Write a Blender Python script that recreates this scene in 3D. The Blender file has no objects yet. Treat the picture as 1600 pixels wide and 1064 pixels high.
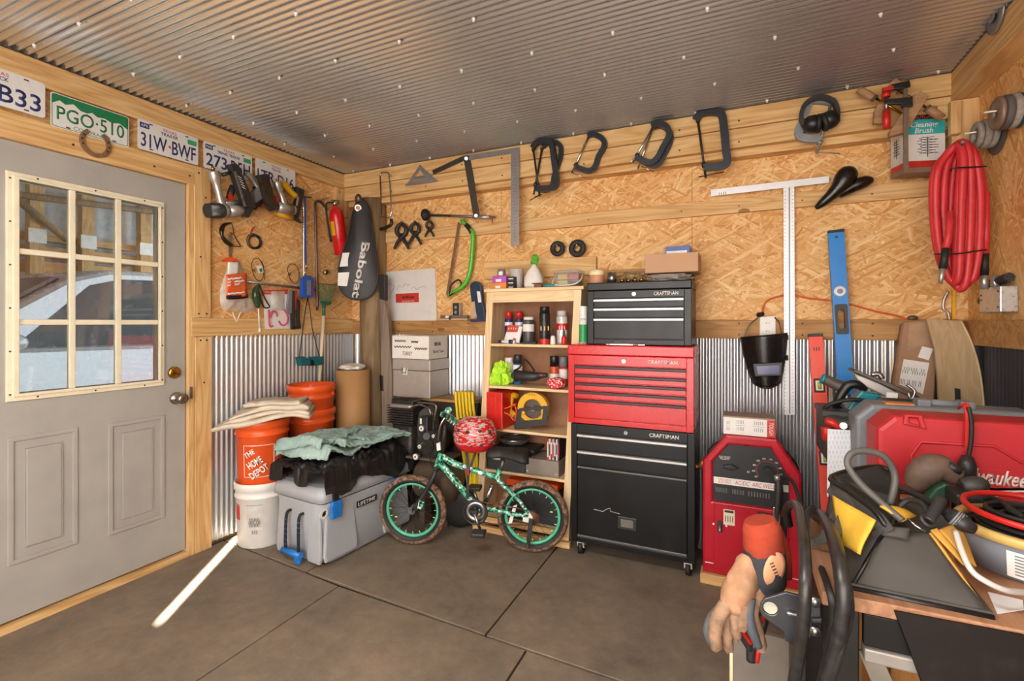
import bpy, bmesh, math, random
from mathutils import Matrix, Vector, Euler
R = random.Random(7)
PI = math.pi
sc = bpy.context.scene
COL = sc.collection

# ------------------------------------------------------------------ camera, world, lights, exposure
FPX = 762.0                                   # focal length in pixels of the 1600 px wide frame
YAW = math.atan(354 / FPX)
CAM = Vector((2.748, -2.852, 1.29))
cd = bpy.data.cameras.new('camera'); cam = bpy.data.objects.new('camera', cd); COL.objects.link(cam)
cd.sensor_width = 36.0; cd.lens = 36.0 * FPX / 1600; cd.shift_y = -28 / 1600
cd.clip_start = 0.02; cd.clip_end = 200
cam.location = CAM; cam.rotation_euler = (PI / 2, 0, YAW)
sc.camera = cam
vs = sc.view_settings
sc.display_settings.display_device = 'sRGB'
vs.view_transform = 'Standard'; vs.look = 'None'; vs.gamma = 1.0; vs.use_curve_mapping = False
vs.exposure = 0.55
sc.cycles.sample_clamp_indirect = 4.0; sc.cycles.blur_glossy = 1.0; sc.cycles.caustics_reflective = False; sc.cycles.caustics_refractive = False
sc.cycles.use_denoising = True; sc.cycles.max_bounces = 8
w = bpy.data.worlds.new('sky'); sc.world = w; w.use_nodes = True
bgn = w.node_tree.nodes['Background']; bgn.inputs[0].default_value = (0.80, 0.90, 1.0, 1); bgn.inputs[1].default_value = 2.0

def area(name, loc, rot, sx, sy, power, col=(1, 1, 1), spread=180):
    l = bpy.data.lights.new(name, 'AREA'); l.shape = 'RECTANGLE'; l.size = sx; l.size_y = sy
    l.energy = power; l.color = col; l.spread = math.radians(spread)
    o = bpy.data.objects.new(name, l); COL.objects.link(o); o.location = loc; o.rotation_euler = rot
    return o
# added lamps: daylight stand-ins behind the camera and a fill under the ceiling
area('rear_daylight_panel', (2.2, -4.30, 1.25), (PI / 2, 0, 0), 2.6, 2.2, 84, (1.0, 0.985, 0.965))  # soft panel inside the closed front wall, standing in for an open bay
area('side_fill', (3.60, -3.6, 1.45), (PI / 2, 0, PI / 2), 1.3, 1.2, 16, (1.0, 0.97, 0.93))  # added fill lamp; the right wall has no opening here
area('ceiling_fill', (2.0, -2.55, 2.37), (0, 0, 0), 1.2, 0.16, 30, (1.0, 0.95, 0.88))  # added fill to brighten walls and floor from above
sun = bpy.data.lights.new('sun', 'SUN'); sun.energy = 110.0; sun.angle = math.radians(0.5); sun.color = (1, 0.95, 0.86)
suno = bpy.data.objects.new('sun', sun); COL.objects.link(suno)

# ------------------------------------------------------------------ measured points of the room
CA, SA = math.cos(YAW), math.sin(YAW)
def _ray(px, py):
    X = (px - 800) / FPX; Y = (504 - py) / FPX
    return Vector((-SA + X * CA, CA + X * SA, Y))
def _hit(px, py, ax, v):
    d = _ray(px, py); return CAM + d * ((v - CAM[ax]) / d[ax])
YB, XL, XR = 0.09, 0.0, 3.69                   # rail faces of the back, left and right walls
OSB = 0.035                                    # how far the boards lie behind the rails
def B(px, py, y=YB + OSB): return _hit(px, py, 1, y)        # a point of the back wall's board
def L(px, py, x=-OSB): return _hit(px, py, 0, x)
def RW(px, py, x=XR + OSB): return _hit(px, py, 0, x)
def F(px, py, z=0.0): return _hit(px, py, 2, z)

# ------------------------------------------------------------------ mesh builder
def frame(o, x, y=None, z=None):
    """matrix with origin o and local axes x, y, z (two given)"""
    x = Vector(x).normalized()
    if z is not None:
        z = Vector(z).normalized(); y = z.cross(x).normalized(); x = y.cross(z)
    else:
        y = Vector(y); z = x.cross(y).normalized(); y = z.cross(x)
    m = Matrix((x, y, z)).transposed().to_4x4(); m.translation = Vector(o)
    return m
def onB(p): return frame(p, (1, 0, 0), z=(0, -1, 0))     # local X right, Y up, Z out of the wall
def onL(p): return frame(p, (0, 1, 0), z=(1, 0, 0))
def onR(p): return frame(p, (0, -1, 0), z=(-1, 0, 0))
def rotz(a): return Matrix.Rotation(a, 4, 'Z')
def TR(x, y, z): return Matrix.Translation((x, y, z))

class MB:
    def __init__(s): s.v = []; s.f = []; s.sm = []
    def raw(s, vs_, fs, smooth=False, M=None):
        b = len(s.v)
        s.v += [(M @ Vector(p)) if M is not None else Vector(p) for p in vs_]
        s.f += [tuple(i + b for i in f) for f in fs]; s.sm += [smooth] * len(fs); return s
    def bm(s, bm, M=None, smooth=False):
        bm.verts.index_update()
        s.raw([v.co.copy() for v in bm.verts], [[v.index for v in f.verts] for f in bm.faces], smooth, M); bm.free(); return s
    def box(s, x0, x1, y0, y1, z0, z1, bev=0, M=None, seg=2):
        bm = bmesh.new()
        bmesh.ops.create_cube(bm, size=1)
        for v in bm.verts:
            v.co = Vector((x0 if v.co.x < 0 else x1, y0 if v.co.y < 0 else y1, z0 if v.co.z < 0 else z1))
        if bev: bmesh.ops.bevel(bm, geom=bm.edges[:], offset=bev, segments=seg, profile=.5, affect='EDGES')
        return s.bm(bm, M)
    def cbox(s, c, d, bev=0, M=None, seg=2):
        return s.box(c[0]-d[0]/2, c[0]+d[0]/2, c[1]-d[1]/2, c[1]+d[1]/2, c[2]-d[2]/2, c[2]+d[2]/2, bev, M, seg)
    def cyl(s, p0, p1, r0, r1=None, n=16, M=None, cap=True):
        p0 = Vector(p0); p1 = Vector(p1); r1 = r0 if r1 is None else r1
        d = (p1 - p0).normalized(); a = d.orthogonal().normalized(); b = d.cross(a)
        vs_ = [p + (a*math.cos(2*PI*i/n) + b*math.sin(2*PI*i/n))*r for p, r in ((p0, r0), (p1, r1)) for i in range(n)]
        s.raw(vs_, [(i, (i+1) % n, n+(i+1) % n, n+i) for i in range(n)], True, M)
        if cap: s.raw(vs_, [tuple(range(n))[::-1], tuple(range(n, 2*n))], False, M)
        return s
    def tube(s, pts, r, n=8, closed=False, M=None, spl=0, flat=None, cap=True):
        pts = [Vector(p) for p in pts]
        if spl: pts = spline(pts, spl, closed)
        k = len(pts)
        rs = list(r) if isinstance(r, (list, tuple)) else [r]*k
        if len(rs) != k:
            o = rs; rs = []
            for i in range(k):
                t = i/(k-1)*(len(o)-1); j = min(int(t), len(o)-2); rs.append(o[j]*(1-t+j)+o[j+1]*(t-j))
        tg = []
        for i in range(k):
            a = pts[(i-1) % k] if (closed or i > 0) else pts[0]; b = pts[(i+1) % k] if (closed or i < k-1) else pts[-1]
            d = b-a; tg.append(d.normalized() if d.length > 1e-9 else Vector((0, 0, 1)))
        u = tg[0].orthogonal().normalized() if flat is None else Vector(flat)
        vs_ = []
        for i in range(k):
            u = (u - tg[i]*u.dot(tg[i]))
            if u.length < 1e-6: u = tg[i].orthogonal()
            u.normalize(); w_ = tg[i].cross(u)
            if flat is None: vs_ += [pts[i] + (u*math.cos(2*PI*j/n) + w_*math.sin(2*PI*j/n))*rs[i] for j in range(n)]
        fs = [(i*n+j, i*n+(j+1) % n, ((i+1) % k)*n+(j+1) % n, ((i+1) % k)*n+j) for i in range(k if closed else k-1) for j in range(n)]
        s.raw(vs_, fs, True, M)
        if cap and not closed: s.raw(vs_, [tuple(range(n))[::-1], tuple(range((k-1)*n, k*n))], False, M)
        return s
    def strap(s, pts, nrm, w, t, M=None, spl=0, closed=False):
        """rectangular section w wide (across nrm) and t thick, swept along pts; nrm = face normal hint"""
        pts = [Vector(p) for p in pts]
        if spl: pts = spline(pts, spl, closed)
        k = len(pts); vs_ = []; nrm = Vector(nrm)
        for i in range(k):
            a = pts[(i-1) % k] if (closed or i > 0) else pts[0]; b = pts[(i+1) % k] if (closed or i < k-1) else pts[-1]
            d = (b-a).normalized(); sd = d.cross(nrm)
            if sd.length < 1e-5: sd = d.orthogonal()
            sd.normalize(); up = sd.cross(d)
            ww = w(i/(k-1)) if callable(w) else w
            vs_ += [pts[i]+sd*ww/2+up*t/2, pts[i]-sd*ww/2+up*t/2, pts[i]-sd*ww/2-up*t/2, pts[i]+sd*ww/2-up*t/2]
        fs = [(i*4+j, i*4+(j+1) % 4, ((i+1) % k)*4+(j+1) % 4, ((i+1) % k)*4+j) for i in range(k if closed else k-1) for j in range(4)]
        s.raw(vs_, fs, False, M)
        if not closed: s.raw(vs_, [(3, 2, 1, 0), tuple((k-1)*4+j for j in range(4))], False, M)
        return s
    def lathe(s, prof, n=24, M=None, smooth=True, a0=0, a1=2*PI, cap=True):
        full = abs(a1-a0-2*PI) < 1e-6; m = n if full else n+1; k = len(prof)
        vs_ = [(r*math.cos(a0+(a1-a0)*i/n), r*math.sin(a0+(a1-a0)*i/n), z) for r, z in prof for i in range(m)]
        fs = [(j*m+i, j*m+(i+1) % m, (j+1)*m+(i+1) % m, (j+1)*m+i) for j in range(k-1) for i in range(n)]
        s.raw(vs_, fs, smooth, M)
        if full and cap:
            if prof[0][0] > 1e-6: s.raw(vs_, [tuple(range(m))[::-1]], False, M)
            if prof[-1][0] > 1e-6: s.raw(vs_, [tuple(range((k-1)*m, k*m))], False, M)
        return s
    def prism(s, poly, z0, z1, M=None, bev=0, holes=(), smooth=False):
        bm = bmesh.new()
        if holes:
            es = []
            for pl in [poly] + list(holes):
                v = [bm.verts.new((p[0], p[1], z0)) for p in pl]
                es += [bm.edges.new((v[i], v[(i+1) % len(v)])) for i in range(len(v))]
            bmesh.ops.triangle_fill(bm, use_beauty=True, use_dissolve=False, edges=es)
        else:
            bm.faces.new([bm.verts.new((p[0], p[1], z0)) for p in poly])
        bmesh.ops.recalc_face_normals(bm, faces=bm.faces[:])
        g = bmesh.ops.extrude_face_region(bm, geom=bm.faces[:])
        for v in g['geom']:
            if isinstance(v, bmesh.types.BMVert): v.co.z = z1
        bmesh.ops.recalc_face_normals(bm, faces=bm.faces[:])
        if bev:
            es = [e for e in bm.edges if len(e.link_faces) == 2 and abs(e.verts[0].co.z-e.verts[1].co.z) < 1e-6 and e.calc_face_angle(0) > .5]
            bmesh.ops.bevel(bm, geom=es, offset=bev, segments=2, profile=.5, affect='EDGES')
        return s.bm(bm, M, smooth)
    def ball(s, c, r, n=14, m=10, M=None):
        r = (r, r, r) if isinstance(r, (int, float)) else r
        vs_ = [(c[0]+r[0]*math.sin(PI*j/m)*math.cos(2*PI*i/n), c[1]+r[1]*math.sin(PI*j/m)*math.sin(2*PI*i/n), c[2]+r[2]*math.cos(PI*j/m)) for j in range(m+1) for i in range(n)]
        return s.raw(vs_, [(j*n+i, j*n+n+i, j*n+n+(i+1) % n, j*n+(i+1) % n) for j in range(m) for i in range(n)], True, M)
    def torus(s, c, R0, r, M=None, n=28, k=8, ax=(0, 0, 1)):
        T = frame(c, Vector(ax).orthogonal(), z=ax); T = M @ T if M is not None else T
        return s.tube([(R0*math.cos(2*PI*i/n), R0*math.sin(2*PI*i/n), 0) for i in range(n)], r, k, True, T)
    def surf(s, fn, nu, nv, M=None, thick=0, smooth=True):
        """grid of fn(u, v); with thick it is closed on the other side (offset along the normals)"""
        P = [[Vector(fn(i/nu, j/nv)) for j in range(nv+1)] for i in range(nu+1)]
        vs_ = [p for r in P for p in r]; w_ = nv+1
        fs = [(i*w_+j, (i+1)*w_+j, (i+1)*w_+j+1, i*w_+j+1) for i in range(nu) for j in range(nv)]
        if thick:
            N = []
            for i in range(nu+1):
                for j in range(nv+1):
                    du = P[min(i+1, nu)][j]-P[max(i-1, 0)][j]; dv = P[i][min(j+1, nv)]-P[i][max(j-1, 0)]
                    n_ = du.cross(dv); N.append(n_.normalized() if n_.length > 1e-12 else Vector((0, 0, 1)))
            b = len(vs_); vs_ = vs_+[vs_[q]-N[q]*thick for q in range(b)]
            fs = fs+[tuple(b+q for q in f[::-1]) for f in fs]
            rim = [i*w_ for i in range(nu+1)]+[nu*w_+j for j in range(1, nv+1)]+[i*w_+nv for i in range(nu-1, -1, -1)]+[j for j in range(nv-1, 0, -1)]
            fs += [(rim[q], b+rim[q], b+rim[(q+1) % len(rim)], rim[(q+1) % len(rim)]) for q in range(len(rim))]
        return s.raw(vs_, fs, smooth, M)
    def mesh(s, name, mat, loc=(0, 0, 0)):
        me = bpy.data.meshes.new(name); lo = Vector(loc)
        me.from_pydata([tuple(p-lo) for p in s.v], [], s.f)
        me.polygons.foreach_set('use_smooth', s.sm)
        me.validate(); me.update()
        bm = bmesh.new(); bm.from_mesh(me); bmesh.ops.remove_doubles(bm, verts=bm.verts[:], dist=1e-6)
        bmesh.ops.recalc_face_normals(bm, faces=bm.faces[:]); bm.to_mesh(me); bm.free()
        if mat is not None: me.materials.append(mat)
        return me
def spline(pts, n, closed=False):
    k = len(pts); out = []
    for i in range(k if closed else k-1):
        g = lambda j: pts[j % k] if closed else pts[max(0, min(k-1, j))]
        p0, p1, p2, p3 = g(i-1), g(i), g(i+1), g(i+2)
        for q in range(n):
            t = q/n
            out.append(.5*((2*p1)+(p2-p0)*t+(2*p0-5*p1+4*p2-p3)*t*t+(3*p1-p0-3*p2+p3)*t**3))
    if not closed: out.append(pts[-1].copy())
    return out
def arc(cx, cy, r, a0, a1, n=12, ry=None):
    ry = ry or r
    return [(cx+r*math.cos(math.radians(a0+(a1-a0)*i/n)), cy+ry*math.sin(math.radians(a0+(a1-a0)*i/n))) for i in range(n+1)]
def rrect(x0, y0, x1, y1, r, n=4):
    return arc(x1-r, y1-r, r, 0, 90, n)+arc(x0+r, y1-r, r, 90, 180, n)+arc(x0+r, y0+r, r, 180, 270, n)+arc(x1-r, y0+r, r, 270, 360, n)

class Thing:
    def __init__(s, name, label, cat, loc, group=None, kind=None):
        o = bpy.data.objects.new(name, None); COL.objects.link(o); o.empty_display_size = .05
        o.location = loc; s.o = o; s.loc = Vector(loc)
        if label: o['label'] = label
        if cat: o['category'] = cat
        if group: o['group'] = group
        if kind: o['kind'] = kind
    def part(s, name, mb, mat, par=None, label=None, kind=None):
        me = mb.mesh(name, mat, s.loc) if isinstance(mb, MB) else mb
        o = bpy.data.objects.new(name, me); COL.objects.link(o); o.parent = par or s.o
        if label: o['label'] = label
        if kind: o['kind'] = kind
        return o
    def text(s, string, M, w, h, mat, par=None, depth=.0006, name='lettering', font=None, shear=0, bold=0):
        o = bpy.data.objects.new(name, text_mesh(name, string, M, w, h, mat, depth, s.loc, shear, bold))
        COL.objects.link(o); o.parent = par or s.o; return o
def single(name, mb, mat, label, cat, loc=None, group=None, kind=None):
    if loc is None:
        lo = Vector((min(p.x for p in mb.v), min(p.y for p in mb.v), min(p.z for p in mb.v))); hi = Vector((max(p.x for p in mb.v), max(p.y for p in mb.v), max(p.z for p in mb.v)))
        loc = Vector(((lo.x+hi.x)/2, (lo.y+hi.y)/2, lo.z))
    o = bpy.data.objects.new(name, mb.mesh(name, mat, loc)); COL.objects.link(o); o.location = loc
    if label: o['label'] = label
    if cat: o['category'] = cat
    if group: o['group'] = group
    if kind: o['kind'] = kind
    return o
def text_mesh(name, string, M, w, h, mat, depth, loc, shear=0, bold=0):
    """lettering fitted into a w x h box centred on M's origin, lying in M's XY plane, raised along Z"""
    cu = bpy.data.curves.new(name, 'FONT'); cu.body = string; cu.size = 1; cu.shear = shear; cu.offset = bold; cu.space_line = .85
    cu.align_x = 'CENTER'; cu.resolution_u = 3
    t = bpy.data.objects.new(name, cu); me = bpy.data.meshes.new_from_object(t); bpy.data.objects.remove(t)
    xs = [v.co.x for v in me.vertices]; ys = [v.co.y for v in me.vertices]
    x0, x1, y0, y1 = min(xs), max(xs), min(ys), max(ys)
    bm = bmesh.new(); bm.from_mesh(me); bpy.data.meshes.remove(me)
    for v in bm.verts: v.co = Vector(((v.co.x-(x0+x1)/2)/(x1-x0)*w, (v.co.y-(y0+y1)/2)/(y1-y0)*h, depth))
    g = bmesh.ops.extrude_face_region(bm, geom=bm.faces[:])
    for v in g['geom']:
        if isinstance(v, bmesh.types.BMVert): v.co.z = 0
    bmesh.ops.transform(bm, matrix=Matrix.Translation(-Vector(loc)) @ M, verts=bm.verts[:])
    bmesh.ops.recalc_face_normals(bm, faces=bm.faces[:])
    out = bpy.data.meshes.new(name); bm.to_mesh(out); bm.free(); out.materials.append(mat); return out
def copy_tree(o, parent=None, loc=None, label=None):
    c = o.copy(); COL.objects.link(c); c.parent = parent
    if loc is not None: c.location = loc
    if label: c['label'] = label
    for ch in list(o.children): copy_tree(ch, c)
    return c

# ------------------------------------------------------------------ materials
def srgb(h):
    if isinstance(h, str):
        h = h.lstrip('#'); h = [int(h[i:i+2], 16)/255 for i in (0, 2, 4)]
    return tuple(c/12.92 if c <= .04045 else ((c+.055)/1.055)**2.4 for c in h)+(1,)
class N:
    """small node-tree writer"""
    def __init__(s, name):
        s.m = bpy.data.materials.new(name); s.m.use_nodes = True; s.t = s.m.node_tree; s.b = s.t.nodes['Principled BSDF']
    def n(s, ty, ins=None, **kw):
        x = s.t.nodes.new(ty)
        for k, v in kw.items(): setattr(x, k, v)
        for k, v in (ins or {}).items(): s.set(x.inputs[k], v)
        return x
    def set(s, sock, v):
        if isinstance(v, bpy.types.NodeSocket): s.t.links.new(v, sock)
        else: sock.default_value = v
    def math(s, op, a, b=0.0, c=0.0):
        x = s.t.nodes.new('ShaderNodeMath'); x.operation = op
        for i, v in enumerate((a, b, c)): s.set(x.inputs[i], v)
        return x.outputs[0]
    def mix(s, f, a, b, bt='MIX'):
        x = s.t.nodes.new('ShaderNodeMix'); x.data_type = 'RGBA'; x.blend_type = bt
        s.set(x.inputs[0], f); s.set(x.inputs[6], a); s.set(x.inputs[7], b); return x.outputs[2]
    def ramp(s, f, stops):
        x = s.t.nodes.new('ShaderNodeValToRGB'); e = x.color_ramp.elements
        while len(e) < len(stops): e.new(.5)
        for i, (p, c) in enumerate(stops): e[i].position = p; e[i].color = c
        s.set(x.inputs[0], f); return x.outputs[0]
    def coord(s, kind='Object'): return s.n('ShaderNodeTexCoord').outputs[kind]
    def mapping(s, v, scale=(1, 1, 1), rot=(0, 0, 0), loc=(0, 0, 0)):
        return s.n('ShaderNodeMapping', {'Vector': v, 'Scale': scale, 'Rotation': rot, 'Location': loc}).outputs[0]
    def noise(s, v, scale, detail=3, rough=.55, dist=0):
        return s.n('ShaderNodeTexNoise', {'Vector': v, 'Scale': scale, 'Detail': detail, 'Roughness': rough, 'Distortion': dist}).outputs[0]
    def P(s, **kw):
        al = {'col': 'Base Color', 'rough': 'Roughness', 'metal': 'Metallic', 'spec': 'Specular IOR Level', 'alpha': 'Alpha', 'trans': 'Transmission Weight', 'ior': 'IOR', 'coat': 'Coat Weight', 'emit': 'Emission Color', 'estr': 'Emission Strength', 'sheen': 'Sheen Weight'}
        for k, v in kw.items(): s.set(s.b.inputs[al[k]], v)
    def bump(s, h, strength=.3, dist=.002):
        x = s.n('ShaderNodeBump', {'Height': h, 'Strength': strength, 'Distance': dist}); s.set(s.b.inputs['Normal'], x.outputs[0])
_mc = {}
def mat(key, col='#808080', rough=.5, metal=0.0, var=.08, scale=18, bump=0, bscale=60, coat=0, spec=.5, rvar=.12):
    """a plain material with procedural mottling"""
    if key in _mc: return _mc[key]
    g = N(key); c = srgb(col); v = g.coord()
    nz = g.noise(v, scale, 4, .6)
    dark = tuple(x*(1-var*2) for x in c[:3])+(1,); lite = tuple(min(1, x*(1+var*1.5)+var*.02) for x in c[:3])+(1,)
    g.P(col=g.ramp(nz, [(.3, dark), (.55, c), (.8, lite)]), metal=metal, coat=coat, spec=spec)
    g.P(rough=g.math('MULTIPLY_ADD', nz, rvar*2, max(.02, rough-rvar)))
    if bump: g.bump(g.noise(v, bscale, 4, .6), bump)
    _mc[key] = g.m; return g.m
# ------------------------------------------------------------------ surface materials of the room
def osb_mat(key, axes, tint=1.0):
    g = N(key); sp = g.n('ShaderNodeSeparateXYZ', {0: g.coord()})
    uv = g.n('ShaderNodeCombineXYZ', {0: sp.outputs[axes[0]], 1: sp.outputs[axes[1]], 2: 0.0}).outputs[0]
    wob = g.n('ShaderNodeTexNoise', {'Vector': uv, 'Scale': 9.0, 'Detail': 2.0})
    uvw = g.n('ShaderNodeVectorMath', {0: uv, 1: g.n('ShaderNodeVectorMath', {0: wob.outputs[1], 'Scale': .016}, operation='SCALE').outputs[0]}, operation='ADD').outputs[0]
    stops = [(0, srgb('#a8743e')), (.12, srgb('#cc9a5c')), (.38, srgb('#dcb079')), (.68, srgb('#e5bf8c')), (1, srgb('#f4deb4'))]
    base = g.n('ShaderNodeTexVoronoi', {'Vector': g.mapping(uvw, (16, 60, 1), (0, 0, .2)), 'Scale': 1.0}, voronoi_dimensions='2D')
    col = g.ramp(g.n('ShaderNodeSeparateColor', {0: base.outputs['Color']}).outputs[0], stops); hgt = None
    for i, (ang, ln, wd, thr) in enumerate([(.9, 8, 52, .5), (-.75, 9, 64, .5), (.35, 6.5, 50, .52), (-.3, 7, 62, .5), (1.35, 10, 80, .7), (.12, 6, 58, .58), (-1.1, 9, 76, .7), (.6, 7, 90, .72), (-.5, 8, 100, .72)]):
        v = g.n('ShaderNodeTexVoronoi', {'Vector': g.mapping(g.mapping(uvw, rot=(0, 0, ang), loc=(i*3.7, i*1.3, 0)), (ln, wd, 1)), 'Scale': 1.0, 'Randomness': 1.0}, voronoi_dimensions='2D')
        c = g.n('ShaderNodeSeparateColor', {0: v.outputs['Color']})
        m = g.math('GREATER_THAN', c.outputs[1], thr)
        stk = g.noise(g.mapping(g.mapping(uvw, rot=(0, 0, ang), loc=(i*3.7, i*1.3, 0)), (ln*1.5, wd*5, 1)), 1.0, 2, .6)
        col = g.mix(m, col, g.ramp(g.math('ADD', g.math('MULTIPLY', c.outputs[0], .75), g.math('MULTIPLY_ADD', stk, .6, -.18)), stops))
        h = g.math('MULTIPLY', m, c.outputs[2]); hgt = h if hgt is None else g.math('MAXIMUM', hgt, h)
    fine = g.noise(g.mapping(uvw, (30, 160, 1)), 1.0, 4, .6)
    col = g.mix(.35, col, g.ramp(fine, [(.3, srgb('#7c4a1c')), (.7, srgb('#f0cf9c'))]), 'SOFT_LIGHT')
    big = g.noise(uv, 2.2, 2)
    col = g.mix(.5, col, g.ramp(big, [(.3, (.34*tint, .31*tint, .28*tint, 1)), (.7, (.62*tint, .6*tint, .57*tint, 1))]), 'SOFT_LIGHT')
    g.P(col=col, rough=.62, spec=.35); g.bump(g.math('ADD', hgt, g.math('MULTIPLY', fine, .4)), .35, .0015)
    return g.m
def wood_mat(key, axis=0, cols=('#a8763f', '#d2a468', '#e3bd84'), knots=True, fine=1.0, rough=.6):
    if key in _mc: return _mc[key]
    g = N(key); v = g.coord(); rnd = g.n('ShaderNodeObjectInfo').outputs['Random']
    off = g.n('ShaderNodeCombineXYZ', {0: g.math('MULTIPLY', rnd, 31.0), 1: g.math('MULTIPLY', rnd, 17.0), 2: g.math('MULTIPLY', rnd, 11.0)}).outputs[0]
    v = g.n('ShaderNodeVectorMath', {0: v, 1: off}, operation='ADD').outputs[0]
    s1 = [9*fine]*3; s1[axis] = .8; s2 = [90*fine]*3; s2[axis] = 4
    n1 = g.noise(g.mapping(v, s1), 1.0, 3, .5, .6); n2 = g.noise(g.mapping(v, s2), 1.0, 3, .6)
    ring = g.math('PINGPONG', g.math('MULTIPLY', n1, 7.0), .5)
    f = g.math('ADD', g.math('MULTIPLY', ring, .9), g.math('MULTIPLY', n2, .6))
    col = g.ramp(f, [(.1, srgb(cols[0])), (.55, srgb(cols[1])), (.95, srgb(cols[2]))])
    col = g.mix(.55, col, g.ramp(g.noise(v, 3.0, 2), [(.3, (.36, .34, .32, 1)), (.7, (.6, .59, .57, 1))]), 'SOFT_LIGHT')
    if knots:
        s3 = [7.0]*3; s3[axis] = 3.2
        vo = g.n('ShaderNodeTexVoronoi', {'Vector': g.mapping(v, s3), 'Scale': 1.0})
        d = vo.outputs['Distance']; gate = g.math('GREATER_THAN', g.n('ShaderNodeSeparateColor', {0: vo.outputs['Color']}).outputs[0], .72)
        k = g.math('MULTIPLY', gate, g.math('LESS_THAN', g.math('ADD', d, g.math('MULTIPLY', n2, .05)), .13))
        col = g.mix(g.math('MULTIPLY', k, .75), col, srgb('#7a4418'))
    g.P(col=col, rough=rough, spec=.3); g.bump(f, .15, .001); _mc[key] = g.m; return g.m
def metal_sheet_mat(key, col, rough, axes=(0, 1), metal=.95):
    g = N(key); v = g.coord(); c = srgb(col)
    n1 = g.noise(v, 3.5, 3); f = g.noise(v, 40, 2)
    g.P(col=g.mix(g.math('MULTIPLY', f, .16), c, tuple(x*.72 for x in c[:3])+(1,)), metal=metal)
    g.P(rough=g.math('ADD', g.math('MULTIPLY', n1, .12), rough-.06))
    return g.m
def rubber_mat():
    g = N('rubber_floor'); v = g.coord(); n1 = g.noise(v, 2.6, 6, .68, .3); n2 = g.noise(v, 16, 5, .7)
    f = g.math('ADD', g.math('MULTIPLY', n1, .7), g.math('MULTIPLY', n2, .45))
    g.P(col=g.ramp(f, [(.30, srgb('#52493f')), (.50, srgb('#736759')), (.68, srgb('#877867')), (.85, srgb('#9a8468'))]), rough=g.math('MULTIPLY_ADD', n2, .25, .5), spec=.4)
    vo = g.n('ShaderNodeTexVoronoi', {'Vector': v, 'Scale': 95.0}, feature='DISTANCE_TO_EDGE')
    g.bump(g.math('MINIMUM', vo.outputs[0], .12), .55, .004); return g.m
M_osb_b = osb_mat('osb_back', (0, 2)); M_osb_l = osb_mat('osb_left', (1, 2)); M_osb_r = osb_mat('osb_right', (2, 1))
PINE = ('#bd8d55', '#d9b27a', '#e6c794')
M_wx = wood_mat('pine_x', 0, PINE); M_wy = wood_mat('pine_y', 1, PINE); M_wz = wood_mat('pine_z', 2, PINE)
M_oldx = wood_mat('weathered_x', 0, ('#8a6438', '#b08452', '#c49a66')); M_oldz = wood_mat('weathered_z', 2, ('#6e5a44', '#8d7556', '#a58d6c'))
M_galv = metal_sheet_mat('galvanised_ceiling', '#d2d5d8', .23, metal=.84); M_galvw = metal_sheet_mat('galvanised_wall', '#d9dcdf', .3, metal=.75)
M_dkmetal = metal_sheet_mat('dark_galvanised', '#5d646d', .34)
M_rub = rubber_mat(); M_dirt = mat('dirt', '#2c241d', .9, var=.2)
M_screw = mat('zinc', '#f0eee8', .35, .25, var=.03); M_nail = mat('nail_head', '#4a3f34', .5, .6)
M_white = mat('white_paint', '#e9e6df', .45, var=.03); M_black = mat('black_paint', '#161616', .4, var=.1)
M_door = mat('door_paint', '#a8a49c', .42, var=.045, scale=6)
M_cream = mat('cream_vinyl', '#e6dcc0', .45, var=.04)
M_brass = mat('brass', '#b98a3c', .22, 1, var=.1); M_chrome = mat('chrome', '#c8c8c8', .14, 1, var=.04); M_steel = mat('steel', '#9a9a9a', .3, .95, var=.1)

def corrugated(mb, u0, u1, v0, v1, M, pitch=.0318, depth=.0042, seg=8, nv=1):
    """wavy sheet in M's XY plane: ribs run along local Y, waves across X, depth along Z"""
    n = max(1, int((u1-u0)/pitch*seg)); w_ = nv+1
    vs_ = [(u0+(u1-u0)*i/n, v0+(v1-v0)*j/nv, depth*math.sin(2*PI*(u0+(u1-u0)*i/n)/pitch)) for i in range(n+1) for j in range(nv+1)]
    mb.raw(vs_, [(i*w_+j, (i+1)*w_+j, (i+1)*w_+j+1, i*w_+j+1) for i in range(n) for j in range(nv)], True, M)

CEIL = 2.43; YF = -4.40; YEND = -4.40
# floor: dirt bed with thick rubber mats laid on it
floor = Thing('floor', 'brown grey rubber stall mats laid edge to edge on bare ground', None, (0, 0, 0), kind='structure')
floor.part('ground_bed', MB().box(-.2, 3.9, YF, .3, -.10, -.012), M_dirt)
def mat_poly(pts):
    cx = sum(p[0] for p in pts)/len(pts); cy = sum(p[1] for p in pts)/len(pts)
    q = []
    for x, y in pts:
        d = Vector((x-cx, y-cy)); q.append((x-.0045*(1 if d.x > 0 else -1), y-.0055*(1 if d.y > 0 else -1)))
    floor.part('rubber_mat', MB().prism(q, -.02, 0, bev=.002), M_rub)
# seams measured in the photo: one runs along the room at y about -1, the cross seams meet it
sA, sB, sC, sD = (-.02, -.950), (.972, -1.040), (1.80, -1.075), (3.72, -1.15)
s2, s3, s4 = .972, 1.80, 2.02
mat_poly([(-.02, .2), (.72, .2), (.72, -1.012), sA]); mat_poly([(.72, .2), (1.80, .2), sC, (.72, -1.012)])
mat_poly([(1.80, .2), (3.72, .2), sD, sC])
mat_poly([sA, sB, (.985, -2.9), (-.02, -2.9)]); mat_poly([sB, (1.99, -1.083), (2.0, -2.9), (.985, -2.9)]); mat_poly([(1.99, -1.083), sD, (3.72, -2.9), (2.0, -2.9)])
mat_poly([(-.02, -2.9), (3.72, -2.9), (3.72, YF), (-.02, YF)])

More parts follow.
